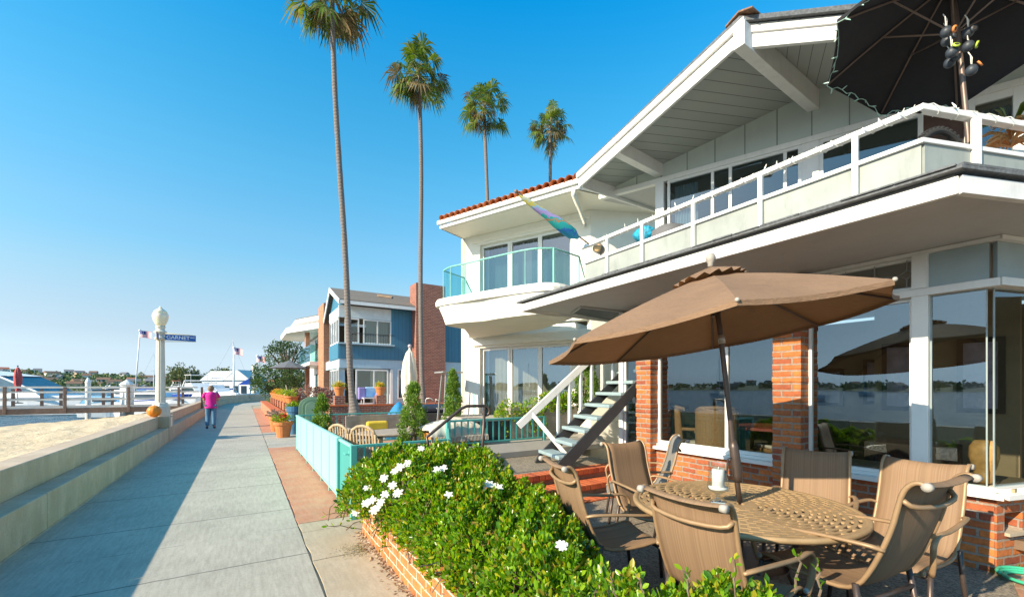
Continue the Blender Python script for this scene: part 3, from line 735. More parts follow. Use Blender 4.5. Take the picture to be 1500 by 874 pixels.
Lq = [(4.86, 2.79), (10.5, 2.79), (10.5, 5.64), (4.86, 5.64)]; Rq = [(4.86, 2.79), (r1[0]-.06, r1[1]-.04), (10.5, r1[1]-.04), (10.5, 2.79)]
slope(Lq, 5.845, 5.90).build('roof', shingle, ha); slope(Rq, 5.8451, 5.9001).build('roof', shingle, ha)
def barge(p, q, th, z0, z1):
    p, q = np.array(p), np.array(q); e = (q-p)/np.linalg.norm(q-p); n = np.array([-e[1], e[0]])*th
    mb = MB(); A = [p, q, q+n, p+n]
    v = [(a[0], a[1], rz(a[1], z0)) for a in A]+[(a[0], a[1], rz(a[1], z1)) for a in A]
    mb.add(v, [(3,2,1,0),(4,5,6,7),(0,1,5,4),(1,2,6,5),(2,3,7,6),(3,0,4,7)]); return mb
barge((4.90,2.72), (4.90,5.60), .04, 5.60, 5.76).build('barge_board', white, ha, bev=.003)
barge((4.88,2.72), (4.88,5.62), .06, 5.765, 5.843).build('barge_trim', white, ha, bev=.003)
barge((4.90,2.86), tuple(r1), .04, 5.60, 5.76).build('barge_board', white, ha, bev=.003)
barge((4.87,2.86), tuple(r1+np.array([-.02,-.02])), .06, 5.765, 5.842).build('barge_trim', white, ha, bev=.003)
mb = MB(); mb.box(4.93, 5.56, rz(5.6,5.60), 9, 5.60, rz(5.6,5.83)); mb.build('eave_board', white, ha)
def woodbeam(p, q, w, z0, z1):
    mb = MB(); p, q = np.array(p), np.array(q); mb.beam((*p, (z0+z1)/2), (*q, (z0+z1)/2), w, z1-z0); return mb.build('roof_beam', white, ha, bev=.006)
woodbeam((4.83,2.78), (6.95,2.86), .13, 5.52, 5.80); woodbeam((4.87,4.74), (6.1,4.85), .13, 5.20, 5.405)
mb = MB()
for k in range(7):
    x = 4.84+k*.8; mb.ext([(x, 2.63, rz(2.63,5.905)), (x, 2.79, 5.93), (x, 2.95, rz(2.95,5.905)), (x, 2.95, rz(2.95,5.92)), (x, 2.79, 5.95), (x, 2.63, rz(2.63,5.92))], (.5,0,0))
mb.build('ridge_shingle', paint('brown_shingle', (.22,.12,.07), .9, .4, 20, .8, 30), ha)

# ---------------------------------------------------------------- stair
st = thing('outdoor_stair', 'steep open stair with grey treads on black stringers rising under the deck', 'stairs', (4.1, 5.5, .32))
sa = np.array([.977, -.21]); sw = np.array([.22, .975])*.82; so_ = np.array([4.05, 5.13]); run = .222; rise = .195
def stp(s, w, z): p = so_+sa*s+sw*w; return (p[0], p[1], z)
for w, nm in ((0, 'stringer'), (1, 'stringer')):
    mb = MB(); a = stp(-.06, w, .32); b_ = stp(run*8.3, w, .32+rise*8.3)
    mb.ext([(a[0], a[1], .325), (*stp(.16, w, 0)[:2], .325), (*b_[:2], b_[2]-.06), (*b_[:2], b_[2]+.13), (*stp(.02,w,0)[:2], .47)], (sw[0]*.05*(1 if w == 0 else -1), sw[1]*.05*(1 if w == 0 else -1), 0)); mb.build(nm, blackm, st, bev=.004)
for k in range(1, 9):
    z = .32+rise*k; c = np.array(stp(run*(k-.35), .5, z)); mb = MB()
    mb.obox(c, (sa[0]*.135, sa[1]*.135, 0), (sw[0]*.49, sw[1]*.49, 0), (0,0,.028)); mb.build('tread', greytread, st, bev=.012)
mb = MB()
r0 = np.array([4.03, 6.0, 1.05]); sl = .84
def rp(s): return r0+np.array([sa[0]*s, sa[1]*s, sl*s])
mb.beam(rp(-.12), rp(2.1), .05, .12); mb.build('handrail', white, st, bev=.006)
for k in range(2, 8):
    s = run*(k-.35)+.25; mb = MB(); p = rp(s); mb.box(p[0]-.022, p[1]-.022, .32+rise*k-.03, p[0]+.022, p[1]+.022, p[2]-.03); mb.build('baluster', white, st)
mb = MB(); p = rp(.12); mb.beam(p, (p[0]+.52, p[1]-.45, .34), .05, .07); mb.build('brace', white, st, bev=.004)

# ---------------------------------------------------------------- landing and steps
mb = MB(); mb.box(2.55, 5.12, -.02, 5.44, 6.6, .315); struct('stair_landing', mb, aggr_m)
stp_ = thing('brick_steps', 'low brick edged steps of rough render between the table patio and the stair', 'steps', (4, 4.9, 0))
mb = MB(); mb.box(2.5, 5.06, .0, 5.3, 5.118, .25); mb.box(2.9, 4.76, .0, 5.3, 5.058, .09); mb.build('riser', paint('rough_render', (.33,.22,.15), .9, .2, 8, .8, 30), stp_)
mb = MB()
x = 2.46
while x < 5.28: mb.box(x, 5.0, .252, x+.098, 5.23, .332); x += .105
mb.build('landing_edging', brick_cap, stp_, bev=.006)
mb = MB(); x = 2.85
while x < 5.28: mb.box(x, 4.70, .092, x+.098, 5.058, .172); x += .105
mb.build('tread_edging', brick_cap, stp_, bev=.006)
mb = MB(); x = 2.6
while x < 5.28: mb.box(x, 4.42, .0, x+.098, 4.62, .03); x += .105
mb.build('floor_edging', brick_cap, stp_, bev=.005)
mb = MB(); mb.ext([(2.9,6.6,.316),(2.9,7.2,.316),(2.9,7.2,.58),(2.9,6.72,.56),(2.9,6.6,.42)], (3.6,0,0)); 
tag(mb.build('garden_kerb', paint('grey_stucco', (.36,.34,.31), .85, .08, 3, .4), org=(4.5,6.9,.3), bev=.01), 'low grey stucco kerb wall behind the stair landing', 'wall')
mb = MB(); mb.box(4.55, 7.3, -.02, 8, 7.5, 1.13); mb.box(4.53, 7.28, 1.13, 8, 7.52, 1.19)
tag(mb.build('planter_wall', paint('taupe_stucco', (.40,.35,.30), .85, .05, 3, .4), org=(6,7.4,0)), 'low beige stucco planter wall beneath the open stair', 'wall')
# wrought handrail at the landing
hr_ = thing('iron_handrail', 'brown iron handrail with scrolled end beside the landing', 'handrail', (3.2, 5.3, .3))
a = at(706, 690, 5.9); top = at(710, 596, 5.9)
mb = MB(); mb.tube([a, at(707, 650, 5.9), top], .021, 8); mb.build('post', bronze, hr_, smooth=True)
mb = MB(); mb.box(a[0]-.05, a[1]-.05, a[2]-.01, a[0]+.05, a[1]+.05, a[2]+.02); mb.build('base_plate', bronze, hr_)
mb = MB(); b0 = at(625, 640, 5.55); cu = [at(628, 655, 5.5), b0, at(637, 630, 5.6), at(676, 598, 5.75), at(684, 594.5, 5.8), at(708, 594, 5.9)]
for k in range(12):
    th = -k*.55+1.4; r = 7.5*(1-k/14); cu.append(at(711+r*math.cos(th), 603-r*math.sin(th), 5.92))
mb.tube(cu, .021, 8); mb.build('rail', bronze, hr_, smooth=True)
mb = MB(); mb.tube([at(633,640,5.55), at(634, 676, 5.55)], .02, 8); mb.build('post', bronze, hr_, smooth=True)
# ================================================================ patio furniture
sling = None
def sling_mat(name, c1, c2):
    m, nt, b = nodes(name); g = NT(nt); u = g.n('ShaderNodeAttribute', attribute_name='sl').outputs['Vector']
    sx = g.n('ShaderNodeSeparateXYZ', i_Vector=u)
    st_ = g.n('ShaderNodeTexWhiteNoise', noise_dimensions='1D', i_W=g.math('FLOOR', g.math('MULTIPLY', sx.outputs[0], 150.0))).outputs['Value']
    st2 = g.noise(g.map(u, (60, 1.5, 1)), 1.0, 2)
    c = g.mix(g.math('ADD', g.math('MULTIPLY', st_, .45), g.math('MULTIPLY', st2, .55)), c1, c2)
    wv = g.math('MULTIPLY', g.math('SINE', g.math('MULTIPLY', sx.outputs[0], 2200.0)), g.math('SINE', g.math('MULTIPLY', sx.outputs[1], 1500.0)))
    g.link(c, b.inputs['Base Color']); b.inputs['Roughness'].default_value = .7
    g.link(g.bump(wv, .25, .002), b.inputs['Normal'])
    # open weave: some light passes
    out = nt.nodes['Material Output']; t = g.n('ShaderNodeBsdfTranslucent'); g.link(c, t.inputs['Color'])
    x = g.n('ShaderNodeMixShader', i_0=.15); g.link(b.outputs[0], x.inputs[1]); g.link(t.outputs[0], x.inputs[2]); g.link(x.outputs[0], out.inputs[0])
    return m
sling = sling_mat('sling_mesh', (.22,.135,.078), (.37,.24,.14))
sling_g = sling_mat('grey_sling_mesh', (.22,.21,.19), (.33,.31,.27))
cap_m = paint('worn_cap', (.36,.33,.29), .6, .15, 20)
def spline(pts, n):
    P = [np.array(p, float) for p in pts]; P = [2*P[0]-P[1]]+P+[2*P[-1]-P[-2]]; out = []
    m = len(P)-3
    for k in range(n):
        s = k/(n-1)*m; i = min(int(s), m-1); t = s-i; a, b, c, d = P[i:i+4]
        out.append(.5*((2*b)+(-a+c)*t+(2*a-5*b+4*c-d)*t*t+(-a+3*b-3*c+d)*t**3))
    return out
PROF = spline([(-.548,1.012),(-.535,1.022),(-.51,1.024),(-.478,1.0),(-.452,.945),(-.42,.80),(-.375,.66),(-.32,.53),(-.26,.44),(-.16,.405),(.05,.41),(.20,.435),(.265,.42),(.285,.385)], 60)
def make_chair(label, sm):
    t = thing('patio_chair', label, 'chair', (0,0,0), 0, 'sling chairs round the patio table')
    P = []; 
    for (y, z) in PROF:
        for j in range(7):
            x = -.235+.47*j/6; P.append((x, y - .012*(1-(2*j/6-1)**2)*0, z - .018*(1-(2*j/6-1)**2)))
    mb = MB(); mb.sheet(P, 60, 7); o = mb.build('sling', sm, t, smooth=True, sol=.006)
    a = o.data.attributes.new('sl', 'FLOAT_VECTOR', 'POINT'); L_ = 0; dat = []
    for i in range(60):
        if i: L_ += float(np.linalg.norm(PROF[i]-PROF[i-1]))
        for j in range(7): dat += [-.235+.47*j/6, L_, 0]
    a.data.foreach_set('vector', dat)
    for sx in (-1, 1):
        mb = MB(); mb.tube([(sx*.243, y, z) for y, z in PROF[::2]], .0125, 7, flat=1.0); mb.build('side_rail', bronze_lt, t, smooth=True)
        mb = MB(); mb.tube(spline([(sx*.245,-.385,.665),(sx*.28,-.33,.68),(sx*.30,-.15,.675),(sx*.30,.06,.655),(sx*.298,.22,.655),(sx*.295,.285,.60),(sx*.29,.275,.50),(sx*.275,.25,.40)], 26), .012, 8, flat=1.5); mb.build('armrest', bronze_lt, t, smooth=True)
        mb = MB(); mb.tube([(sx*.265,.235,.40),(sx*.27,.26,.2),(sx*.285,.29,.0)], [.016,.015,.014], 7); mb.build('leg', bronze, t, smooth=True)
        mb = MB(); mb.tube([(sx*.262,-.27,.46),(sx*.268,-.31,.22),(sx*.28,-.37,.0)], [.016,.015,.014], 7); mb.build('leg', bronze, t, smooth=True)
        mb = MB(); mb.lathe([(.004,-.02),(.02,-.018),(.022,0),(.02,.018),(.004,.02)], (0,0,0), 10); 
        vs = mb.v; mb.v = [(sx*.243+z*.9, -.55+x, 1.012+y) for x, y, z in vs]; mb.build('end_cap', cap_m, t, smooth=True)
        mb = MB(); mb.ball((sx*.275,.245,.425), .018, 8, 6, 1, 1, 1); mb.build('end_cap', cap_m, t, smooth=True)
    mb = MB(); mb.tube(spline([(-.235,-.455,.93),(-.2,-.485,.90),(0,-.50,.885),(.2,-.485,.90),(.235,-.455,.93)], 12), .013, 7); mb.build('back_bar', bronze_lt, t, smooth=True)
    mb = MB(); mb.tube([(-.265,.235,.375),(.265,.235,.375)], .012, 7); mb.build('stretcher', bronze, t, smooth=True)
    mb = MB(); mb.tube([(-.265,-.29,.36),(.265,-.29,.36)], .012, 7); mb.build('stretcher', bronze, t, smooth=True)
    return t
chair0 = make_chair('tan sling patio chair nearest the hedge with its back to the camera', sling)
def face(o, x, y, fx, fy): o.location = (x, y, .012); o.rotation_euler = (0, 0, math.atan2(-fx, fy))
face(chair0, 2.47, 1.44, .97, .03)
lst = [(2.50, 2.42, .96, -.28, 'tan sling patio chair with a shaded seat half hidden behind the hedge', 0),
       (3.27, 2.62, -.10, -1, 'tan sling patio chair standing in front of the brick steps at the table', 0),
       (3.88, 1.66, -.95, -.28, 'mostly shaded tan sling patio chair backed against the second brick pillar', 0),
       (3.93, 1.13, -.97, .06, 'sunlit tan sling patio chair backed against the picture window at the table', 0),
       (3.20, 1.25, .13, .99, 'tall tan sling patio chair nearest the camera at the right edge of the table', 0)]
for x, y, fx, fy, lb, _ in lst:
    c = clone(chair0, (0,0,0), 0, lb); face(c, x, y, fx, fy)
    if 'nearest the camera' in lb: c.scale = (1.08,)*3
chg = make_chair('grey sling patio chair turned sideways beside the first brick pillar', sling_g); face(chg, 3.78, 3.42, -.72, .66)
# cast table: perforated round top
TC = (3.14, 1.80)
tb = thing('patio_table', 'round tan cast metal patio table with a perforated basket weave top', 'table', (*TC, .012), 0)
nr, nt_ = 32, 192; R0, R1 = .035, .735; vs = []; 
for i in range(nr+1):
    r = R0+(R1-R0)*i/nr
    for j in range(nt_): th = 2*math.pi*(j+.5*(i % 2)*0)/nt_; vs.append((TC[0]+r*math.cos(th), TC[1]+r*math.sin(th), .722))
fs = []
for i in range(nr):
    for j in range(nt_):
        per = 6 if i > 16 else (12 if i > 8 else 24); ln = per*.62
        hole = (4 <= i <= 30) and not (8 <= i <= 11 and False) and (i % 2 == 0) and ((j+(i//2 % 2)*per//2) % per) < ln
        if not hole: fs.append((i*nt_+j, (i+1)*nt_+j, (i+1)*nt_+(j+1) % nt_, i*nt_+(j+1) % nt_))
mb = MB(); mb.add(vs, fs); cast = paint('tan_cast_metal', (.40,.27,.14), .5, .12, 9, metal=.15, dirt=.2)
o = mb.build('tabletop', cast, tb, sol=.014)
mb = MB(); mb.lathe([(.728,-.022),(.755,-.024),(.768,-.010),(.768,.006),(.758,.014),(.735,.013),(.728,.008)], (*TC, .722), 72)
mb.f = mb.f[:-2]; mb.m = mb.m[:-2]
mb.build('rim', cast, tb, smooth=True)
for k in range(4):
    a = k*math.pi/2+.5; d = np.array([math.cos(a), math.sin(a)]); mb = MB()
    mb.tube(spline([(TC[0]+d[0]*.50, TC[1]+d[1]*.50, .70), (TC[0]+d[0]*.36, TC[1]+d[1]*.36, .5), (TC[0]+d[0]*.30, TC[1]+d[1]*.30, .3), (TC[0]+d[0]*.46, TC[1]+d[1]*.46, .014)], 14), .02, 8); mb.build('leg', bronze, tb, smooth=True)
mb = MB(); mb.lathe([(.30,.0),(.315,0),(.315,.02),(.30,.02)], (*TC, .30), 32); mb.build('leg_ring', bronze, tb)
# hurricane candle
hc = thing('hurricane_candle', 'white pillar candle in a footed clear glass hurricane on the patio table', 'candle', (0,0,0))
cp = at_z(1052, 735, .736); hc.location = cp; k3 = 1.28
mb = MB(); mb.lathe([(a_*k3, b_*k3) for a_, b_ in [(.045,0),(.047,.006),(.012,.02),(.010,.045),(.03,.06),(.058,.075),(.062,.09),(.055,.14),(.05,.20),(.054,.225),(.057,.232)]], cp, 20); mb.f = mb.f[:-1]; mb.m = mb.m[:-1]
m = glass('clear_glass', (.88,.92,.92), .10)
mb.build('glass', m, hc, smooth=True)
mb = MB(); mb.lathe([(.044,0),(.044,.13),(.038,.136),(.005,.13)], (cp[0], cp[1], cp[2]+.115), 18); mb.tube([(cp[0], cp[1], cp[2]+.245), (cp[0]+.004, cp[1], cp[2]+.268)], .0025, 5); mb.build('candle', paint('white_wax', (.85,.84,.80), .4, .02, bump=0), hc, smooth=True)
mb = MB(); mb.lathe([(.012,0),(.062,.015),(.070,.032),(.01,.036)], (cp[0], cp[1], cp[2]+.083), 18); mb.build('sand_fill', paint('white_sand', (.8,.78,.74), .9), hc, smooth=True)
# coiled green hose and a tiny thing on the sill
ho = MB(); hcx = at_z(1520, 852, .03); ho.tube([(hcx[0]+.17*math.cos(a*.3)*(1+a*.006), hcx[1]+.17*math.sin(a*.3)*(1+a*.006), .035+a*.0006) for a in range(50)], .013, 8)
tag(ho.build('garden_hose', paint('green_hose', (.05,.42,.25), .35), org=(hcx[0],hcx[1],0), smooth=True), 'bright green coiled garden hose on the brick paving by the niche', 'hose')
mb = MB(); P0 = at_z(1440, 850, 0)
mb.prism([(4.35,.55),(5.4,.80),nf(0,.02),nf(1.6,.02),(6.0,-.6),(4.6,-.6)], .0125, .02)
struct('brick_paving', mb, brick('paving_brick', (.55,.30,.18), (.45,.22,.13), (.5,.42,.32), .22, .11, .009))

# ---------------------------------------------------------------- umbrellas
def canopy_umbrella(name, label, corners, apex, vapex, mat, mat_in, ribm, pole_pts, pr, par_group=None, sag=.022, hub_t=.30, strut_t=.45, bulge=.02):
    """corners: rim corner points in order, apex: top point"""
    K = [np.array(c) for c in corners]; A = np.array(apex); n = len(K); cen = sum(K)/n
    t = thing(name, label, 'umbrella', pole_pts[0], 0)
    mb = MB(); M_ = 9; S_ = 8
    for k in range(n):
        p, q = K[k], K[(k+1) % n]; grid = []
        for i in range(M_):
            s = .10+.90*i/(M_-1)
            for j in range(S_+1):
                w = j/S_; e = p*(1-w)+q*w
                e = e + (cen-e)*(.022*4*w*(1-w))          # rim is scalloped inwards between ribs
                pt = A + (e-A)*s
                pt = pt - np.array([0,0,1])*(sag*math.sin(math.pi*w)*s*.9)*(1) + np.array([0,0,bulge])*math.sin(math.pi*s)
                grid.append(pt)
        mb.sheet(grid, M_, S_+1)
    # hem hanging at the rim
    ob = mb.build('canopy', mat, t, smooth=True)
    mb = MB()
    for k in range(n):
        p, q = K[k], K[(k+1) % n]; grid = []
        for i in range(2):
            for j in range(S_+1):
                w = j/S_; e = p*(1-w)+q*w; e = e+(cen-e)*(.022*4*w*(1-w)); grid.append(e-np.array([0,0,1])*(sag*math.sin(math.pi*w)*.9)-np.array([0,0,.03*i]))
        mb.sheet(grid, 2, S_+1)
    mb.build('hem', mat, t, smooth=True)
    mb = MB(); nv = 2*n*3
    ctr = A+np.array([0,0,.055]); ring = []
    for k in range(nv):
        f = k/nv*n; i = int(f); w = f-i; e = K[i]*(1-w)+K[(i+1) % n]*w; ring.append(A+(e-A)*(.21+.012*math.sin(k*2.1)) + np.array([0,0,.05+.018*math.sin(k*math.pi*2/3)]))
    mb.add([ctr]+[A+(r-A)*.5+np.array([0,0,.03]) for r in ring]+ring, [(0, 1+k, 1+(k+1) % nv) for k in range(nv)]+[(1+k, 1+nv+k, 1+nv+(k+1) % nv, 1+(k+1) % nv) for k in range(nv)])
    mb.build('vent_cap', mat, t, smooth=True)
    axis = A-np.array(pole_pts[0]); axis /= np.linalg.norm(axis)
    hub = A-axis*hub_t
    for k in range(n):
        d = K[k]-A; mb = MB(); pts = [A+d*s+np.array([0,0,bulge*math.sin(math.pi*s)-.028]) for s in (.03,.25,.5,.75,.985)]
        mb.tube(pts, .009, 6); r = mb.build('rib', ribm, t)
        mb = MB(); mb.tube([hub, A+d*strut_t+np.array([0,0,bulge*math.sin(math.pi*strut_t)-.035])], .008, 6); mb.build('strut', ribm, r if False else t)
    mb = MB(); mb.tube([hub-axis*.03, hub+axis*.03], .035, 10); mb.build('hub', ribm, t)
    mb = MB(); mb.tube(list(pole_pts)+[A-axis*.01], pr, 12); mb.build('pole', ribm, t, smooth=True)
    return t, A, axis, hub
def canv(name, col, trans=.25, tcol=None):
    m, nt, b = nodes(name); g = NT(nt); o = g.ob(); n = g.noise(o, 3, 5); c = g.ramp(n, [(.3, tuple(x*.9 for x in col)), (.7, tuple(min(1, x*1.1) for x in col))])
    g.link(c, b.inputs['Base Color']); b.inputs['Roughness'].default_value = .85; g.link(g.bump(g.noise(g.map(o,(1,1,3)), 7, 5, .7), .6, .03), b.inputs['Normal'])
    out = nt.nodes['Material Output']; t = g.n('ShaderNodeBsdfTranslucent', i_Color=(*(tcol or col), 1))
    x = g.n('ShaderNodeMixShader', i_0=trans); g.link(b.outputs[0], x.inputs[1]); g.link(t.outputs[0], x.inputs[2]); g.link(x.outputs[0], out.inputs[0]); return m
brown_c = canv('brown_canvas', (.245,.15,.088), .10, (.40,.16,.05)); black_c = canv('black_canvas', (.018,.018,.022), .08)
KP = [(1080,439,2.19),(1311,409,2.25),(1318,433,2.95),(1199,473,3.8),(1044,507,4.4),(904,527,4.43),(804,529,3.76),(842,497,2.83)]
um, A, ax, hub = canopy_umbrella('table_umbrella', 'open brown canvas market umbrella leaning over the patio table', [at(*k) for k in KP], at(1041,401,3.3), None, brown_c, None, bronze, [at(1084,737,3.235), at(1079,700,3.235), at(1068,600,3.24), at(1054,478,3.26)], .019)
mb = MB(); mb.lathe([(.012,0),(.022,.01),(.02,.03),(.034,.05),(.038,.075),(.028,.10),(.008,.112)], tuple(A+np.array([0,0,.05])), 14); mb.build('finial', cap_m, um, smooth=True)
j = np.array(at(1080,695,3.235)); k2 = np.array(at(1075,655,3.235)); mb = MB(); mb.tube([j-(j-k2)*-.25, j, (j+k2)/2, k2, k2+(k2-j)*.25], [.028,.034,.036,.032,.022], 12); mb.build('tilt_collar', bronze, um, smooth=True)
mb = MB(); mb.tube([at(1056,490,3.25), at(1058,503,3.25)], .024, 10); mb.build('steel_sleeve', paint('worn_steel', (.4,.38,.35), .4, metal=.5), um, smooth=True)
mb = MB(); mb.tube([at(1074,668,3.23), at(1066,672,3.22), at(1065,690,3.22)], .006, 6); mb.tube([at(1065,690,3.22), at(1062,690,3.22)], .009, 6); mb.build('crank_handle', blackm, um)
for k in (0,1,7):
    p = at(*KP[k]); mb = MB(); mb.ball(p, .013, 8, 6); mb.build('rib_tip', cap_m, um, smooth=True)

# black umbrella on the deck
KB = [(u, v, d*.9) for u, v, d in [(1226,29,4.44),(1211,122,5.2),(1290,165,5.45),(1402,154,5.05),(1590,30,4.2),(1690,-105,3.5),(1620,-200,3.25),(1390,-120,3.66)]]
ub, A2, ax2, hub2 = canopy_umbrella('deck_umbrella', 'open black canvas umbrella with a tilted pole on the upper deck', [at(*k) for k in KB], at(1392,-28,4.0), None, black_c, None, paint('brown_umbrella_metal', (.16,.115,.095), .45, .1, metal=.4), [(at(1421,240,3.87)[0], at(1421,240,3.87)[1], 3.02), at(1418,200,3.87), at(1408,95,3.92), at(1400,20,3.96)], .020, hub_t=.52, strut_t=.5, sag=.02)
# fishing-light shaped solar lanterns hung round the pole
lanm = paint('slate_plastic', (.035,.045,.06), .5, .2, 20); orm = paint('orange_rim', (.62,.22,.06), .5); grm = paint('lime_rim', (.40,.55,.06), .5); gl = paint('white_loop', (.7,.68,.62), .6)
for i, (u, v, rm, rn) in enumerate([(1386,47,orm,'orange rimmed'), (1418,48,lanm,'dark rimmed'), (1387,60,lanm,'dark rimmed'), (1394,77,grm,'lime rimmed'), (1418,68,grm,'lime rimmed'), (1391,92,lanm,'dark rimmed'), (1423,103,orm,'orange rimmed')]):
    p = np.array(at(u, v, 3.76+.05*(i % 3))); d = np.array([random.uniform(-.7,.1), random.uniform(-.9,-.3), random.uniform(-.3,.5)]); d /= np.linalg.norm(d)
    pos = ['nearest the hub on the left', 'highest on the right', 'second from the top on the left', 'in the middle on the left', 'in the middle on the right', 'lowest on the left', 'lowest on the right'][i]
    t = thing('hanging_lantern', '%s round lantern on the black umbrella pole, %s' % (rn, pos), 'lantern', tuple(p), 0, 'round lanterns tied to the deck umbrella pole')
    mb = MB(); mb.ball(p, .043, 12, 8, sz=1.05); mb.build('body', lanm, t, smooth=True)
    mb = MB(); q = p+d*.052; mb.tube([q, q+d*.012], .028, 12); mb.build('rim', rm, t, smooth=True)
    mb = MB(); mb.tube([q+d*.010, q+d*.0135], .015, 10); mb.build('opening', dark_in, t)
    mb = MB(); mb.tube([p+np.array([-.01,0,.05]), p+np.array([-.03,0,.12]), p+np.array([0,.02,.17])], .004, 5); mb.tube([p+np.array([.01,0,.05]), p+np.array([.02,0,.12]), p+np.array([0,.02,.17])], .004, 5); mb.build('loop', gl, t)
# lights round the rim
mb = MB(); rim = [np.array(at(*k)) for k in KB[:4]]; pts = []
rimall = [np.array(at(*KB[7]))]+rim
for k in range(4):
    for s in range(14):
        w = s/14; e = rimall[k]*(1-w)+rimall[k+1]*w; c_ = sum(rimall)/5; e = e+(np.array(at(1400,20,4.05))-e)*(.05*4*w*(1-w)); pts.append(e+np.array([0,0,-.03-.02*math.sin(s*2)]))
mb.tube(pts, .004, 4)
for k in range(1, len(pts), 2):
    p = pts[k]; d = np.array([random.uniform(-1,1), random.uniform(-1,1), random.uniform(-1,.5)]); d /= np.linalg.norm(d); mb.tube([p, p+d*.02, p+d*.05], [.006,.007,.003], 5)
tag(mb.build('string_lights', paint('mint_plastic', (.45,.68,.60), .4, bump=0), org=tuple(rim[1])), 'string of small mint green lights along the rim of the black umbrella', 'string lights')
# deck items: tyre, dried plant, cushion, covered chair, lamp, folded kite umbrella
c = np.array(at(1378, 238, 4.15)); t = thing('cart_wheel', 'black rubber tyred wheel just showing above the upper deck panel', 'wheel', tuple(c))
dv = np.array([.94,-.345,0]); ring = [c+dv*.30*math.cos(a)+np.array([0,0,.30])*math.sin(a) for a in np.linspace(0, 2*math.pi, 41)]
mb = MB(); mb.tube(ring, .032, 10, cap=False)
for k in range(40):
    p, q = ring[k], ring[k+1]; e = (p-c)/np.linalg.norm(p-c); mb.obox(p+e*.031, (q-p)*.28, np.cross(e, q-p)/np.linalg.norm(q-p)*.024, e*.008)
mb.build('tyre', paint('tyre_rubber', (.03,.03,.03), .8), t, smooth=False)
mb = MB(); mb.tube([c+dv*.2*math.cos(a)+np.array([0,0,.2])*math.sin(a) for a in np.linspace(0, 2*math.pi, 31)], .015, 8, cap=False); mb.tube([c-dv*.2, c+dv*.2], .01, 6); mb.tube([c-np.array([0,0,.2]), c+np.array([0,0,.2])], .01, 6); mb.build('rim', paint('grey_rim', (.2,.2,.2), .5), t, smooth=True)
c = np.array(at(1480, 200, 4.5)); t = thing('dried_plant', 'potted plant of curled dry orange leaves and green blades on the deck', 'plant', (c[0], c[1], 3.02))
mb = MB(); mb.lathe([(.13,0),(.17,.60),(.19,.92),(.16,.93)], (c[0], c[1], 3.02), 14); mb.build('pot', terra, t, smooth=True)
mb = MB()
for k in range(60):
    a = random.uniform(0, 6.28); s = random.uniform(.12,.3); p = np.array([c[0], c[1], c[2]-.12+random.uniform(0,.22)]); d = np.array([math.cos(a), math.sin(a), .2]); 
    mb.tube([p, p+d*s*.5+np.array([0,0,.05]), p+d*s+np.array([0,0,-.03])], [.008,.022,.005], 5, flat=.4)
mb.build('dry_leaves', foliage('dry_orange_leaf', [(.40,.18,.05),(.62,.36,.14),(.50,.26,.09)], .7, .2), t)
mb = MB()
for k in range(16):
    a = random.uniform(0, 6.28); p = np.array([c[0], c[1], c[2]+.08]); d = np.array([math.cos(a), math.sin(a), .9]); mb.tube([p, p+d*.17, p+d*.26+np.array([0,0,-.08])], [.01,.02,.004], 4, flat=.3)
mb.build('blades', palmleaf, t)
c = np.array(at(944, 344, 6.9)); mb = MB(); mb.ball(c, .16, 14, 9, .9, 1.2, .85, wob=lambda th, z: 1+.16*math.sin(th*3+z*20)+.06*math.sin(th*9-z*50)); 
tag(mb.build('beach_cushion', paint('turquoise_print', (.01,.27,.42), .7, .85, 22, bump=0), org=tuple(c), smooth=True), 'bright turquoise patterned cushion behind the upper deck rail', 'cushion')
c = np.array(at(985, 346, 6.6)); mb = MB(); mb.lathe([(.30,-.6),(.34,-.2),(.30,.05),(.2,.13),(.02,.16)], tuple(c), 16, 1.2, .9, wob=lambda th, z: 1+.06*math.sin(th*7)); 
tag(mb.build('covered_chair', paint('grey_cover', (.13,.13,.135), .8, .1), org=(c[0],c[1],3.02), smooth=True), 'chair under a crumpled grey cover on the upper deck', 'chair')
lc = at(877, 364, 7.0); t = thing('deck_lamp', 'round amber faced floodlamp at the far end of the deck rail', 'lamp', lc)
lc = np.array(lc); mb = MB(); mb.tube([lc+np.array([.10,.05,0]), lc+np.array([-.04,-.02,0])], [.07,.085], 14); mb.build('housing', paint('pewter_metal', (.25,.22,.19), .4), t, smooth=True)
mb = MB(); mb.tube([lc+np.array([-.041,-.021,0]), lc+np.array([-.055,-.03,0])], [.065,.05], 14); mb.build('lens', paint('amber_lens', (.75,.48,.22), .3), t, smooth=True)
mb = MB(); mb.tube([lc+np.array([.05,0,-.08]), lc+np.array([.05,0,-.55])], .012, 6); mb.build('stand', blackm, t)
# furled colourful flag on a slanted pole
t = thing('furled_flag', 'furled pastel flag in yellow, lilac and teal on a slanted pole off the deck', 'flag', at(862,357,6.9))
p0, p1 = np.array(at(864,358,6.95)), np.array(at(757,281,6.3)); d = p1-p0
mb = MB(); mb.tube([p0, p1], .012, 7); mb.ball(p1+d*.01, .028, 10, 7); mb.build('pole', paint('flag_pole_wood', (.22,.15,.11), .5), t, smooth=True)
m, nt, b = nodes('pastel_flag'); g = NT(nt); o = g.ob(); sx = g.n('ShaderNodeSeparateXYZ', i_Vector=o)
b.inputs['Roughness'].default_value = .7
vz = g.math('DIVIDE', sx.outputs[2], float(d[2])); vz = g.math('ADD', vz, g.math('MULTIPLY', g.math('SUBTRACT', g.noise(o, 9, 2), .5), .35))
x = g.n('ShaderNodeValToRGB', i_Fac=vz); x.color_ramp.interpolation = 'CONSTANT'; e = x.color_ramp.elements
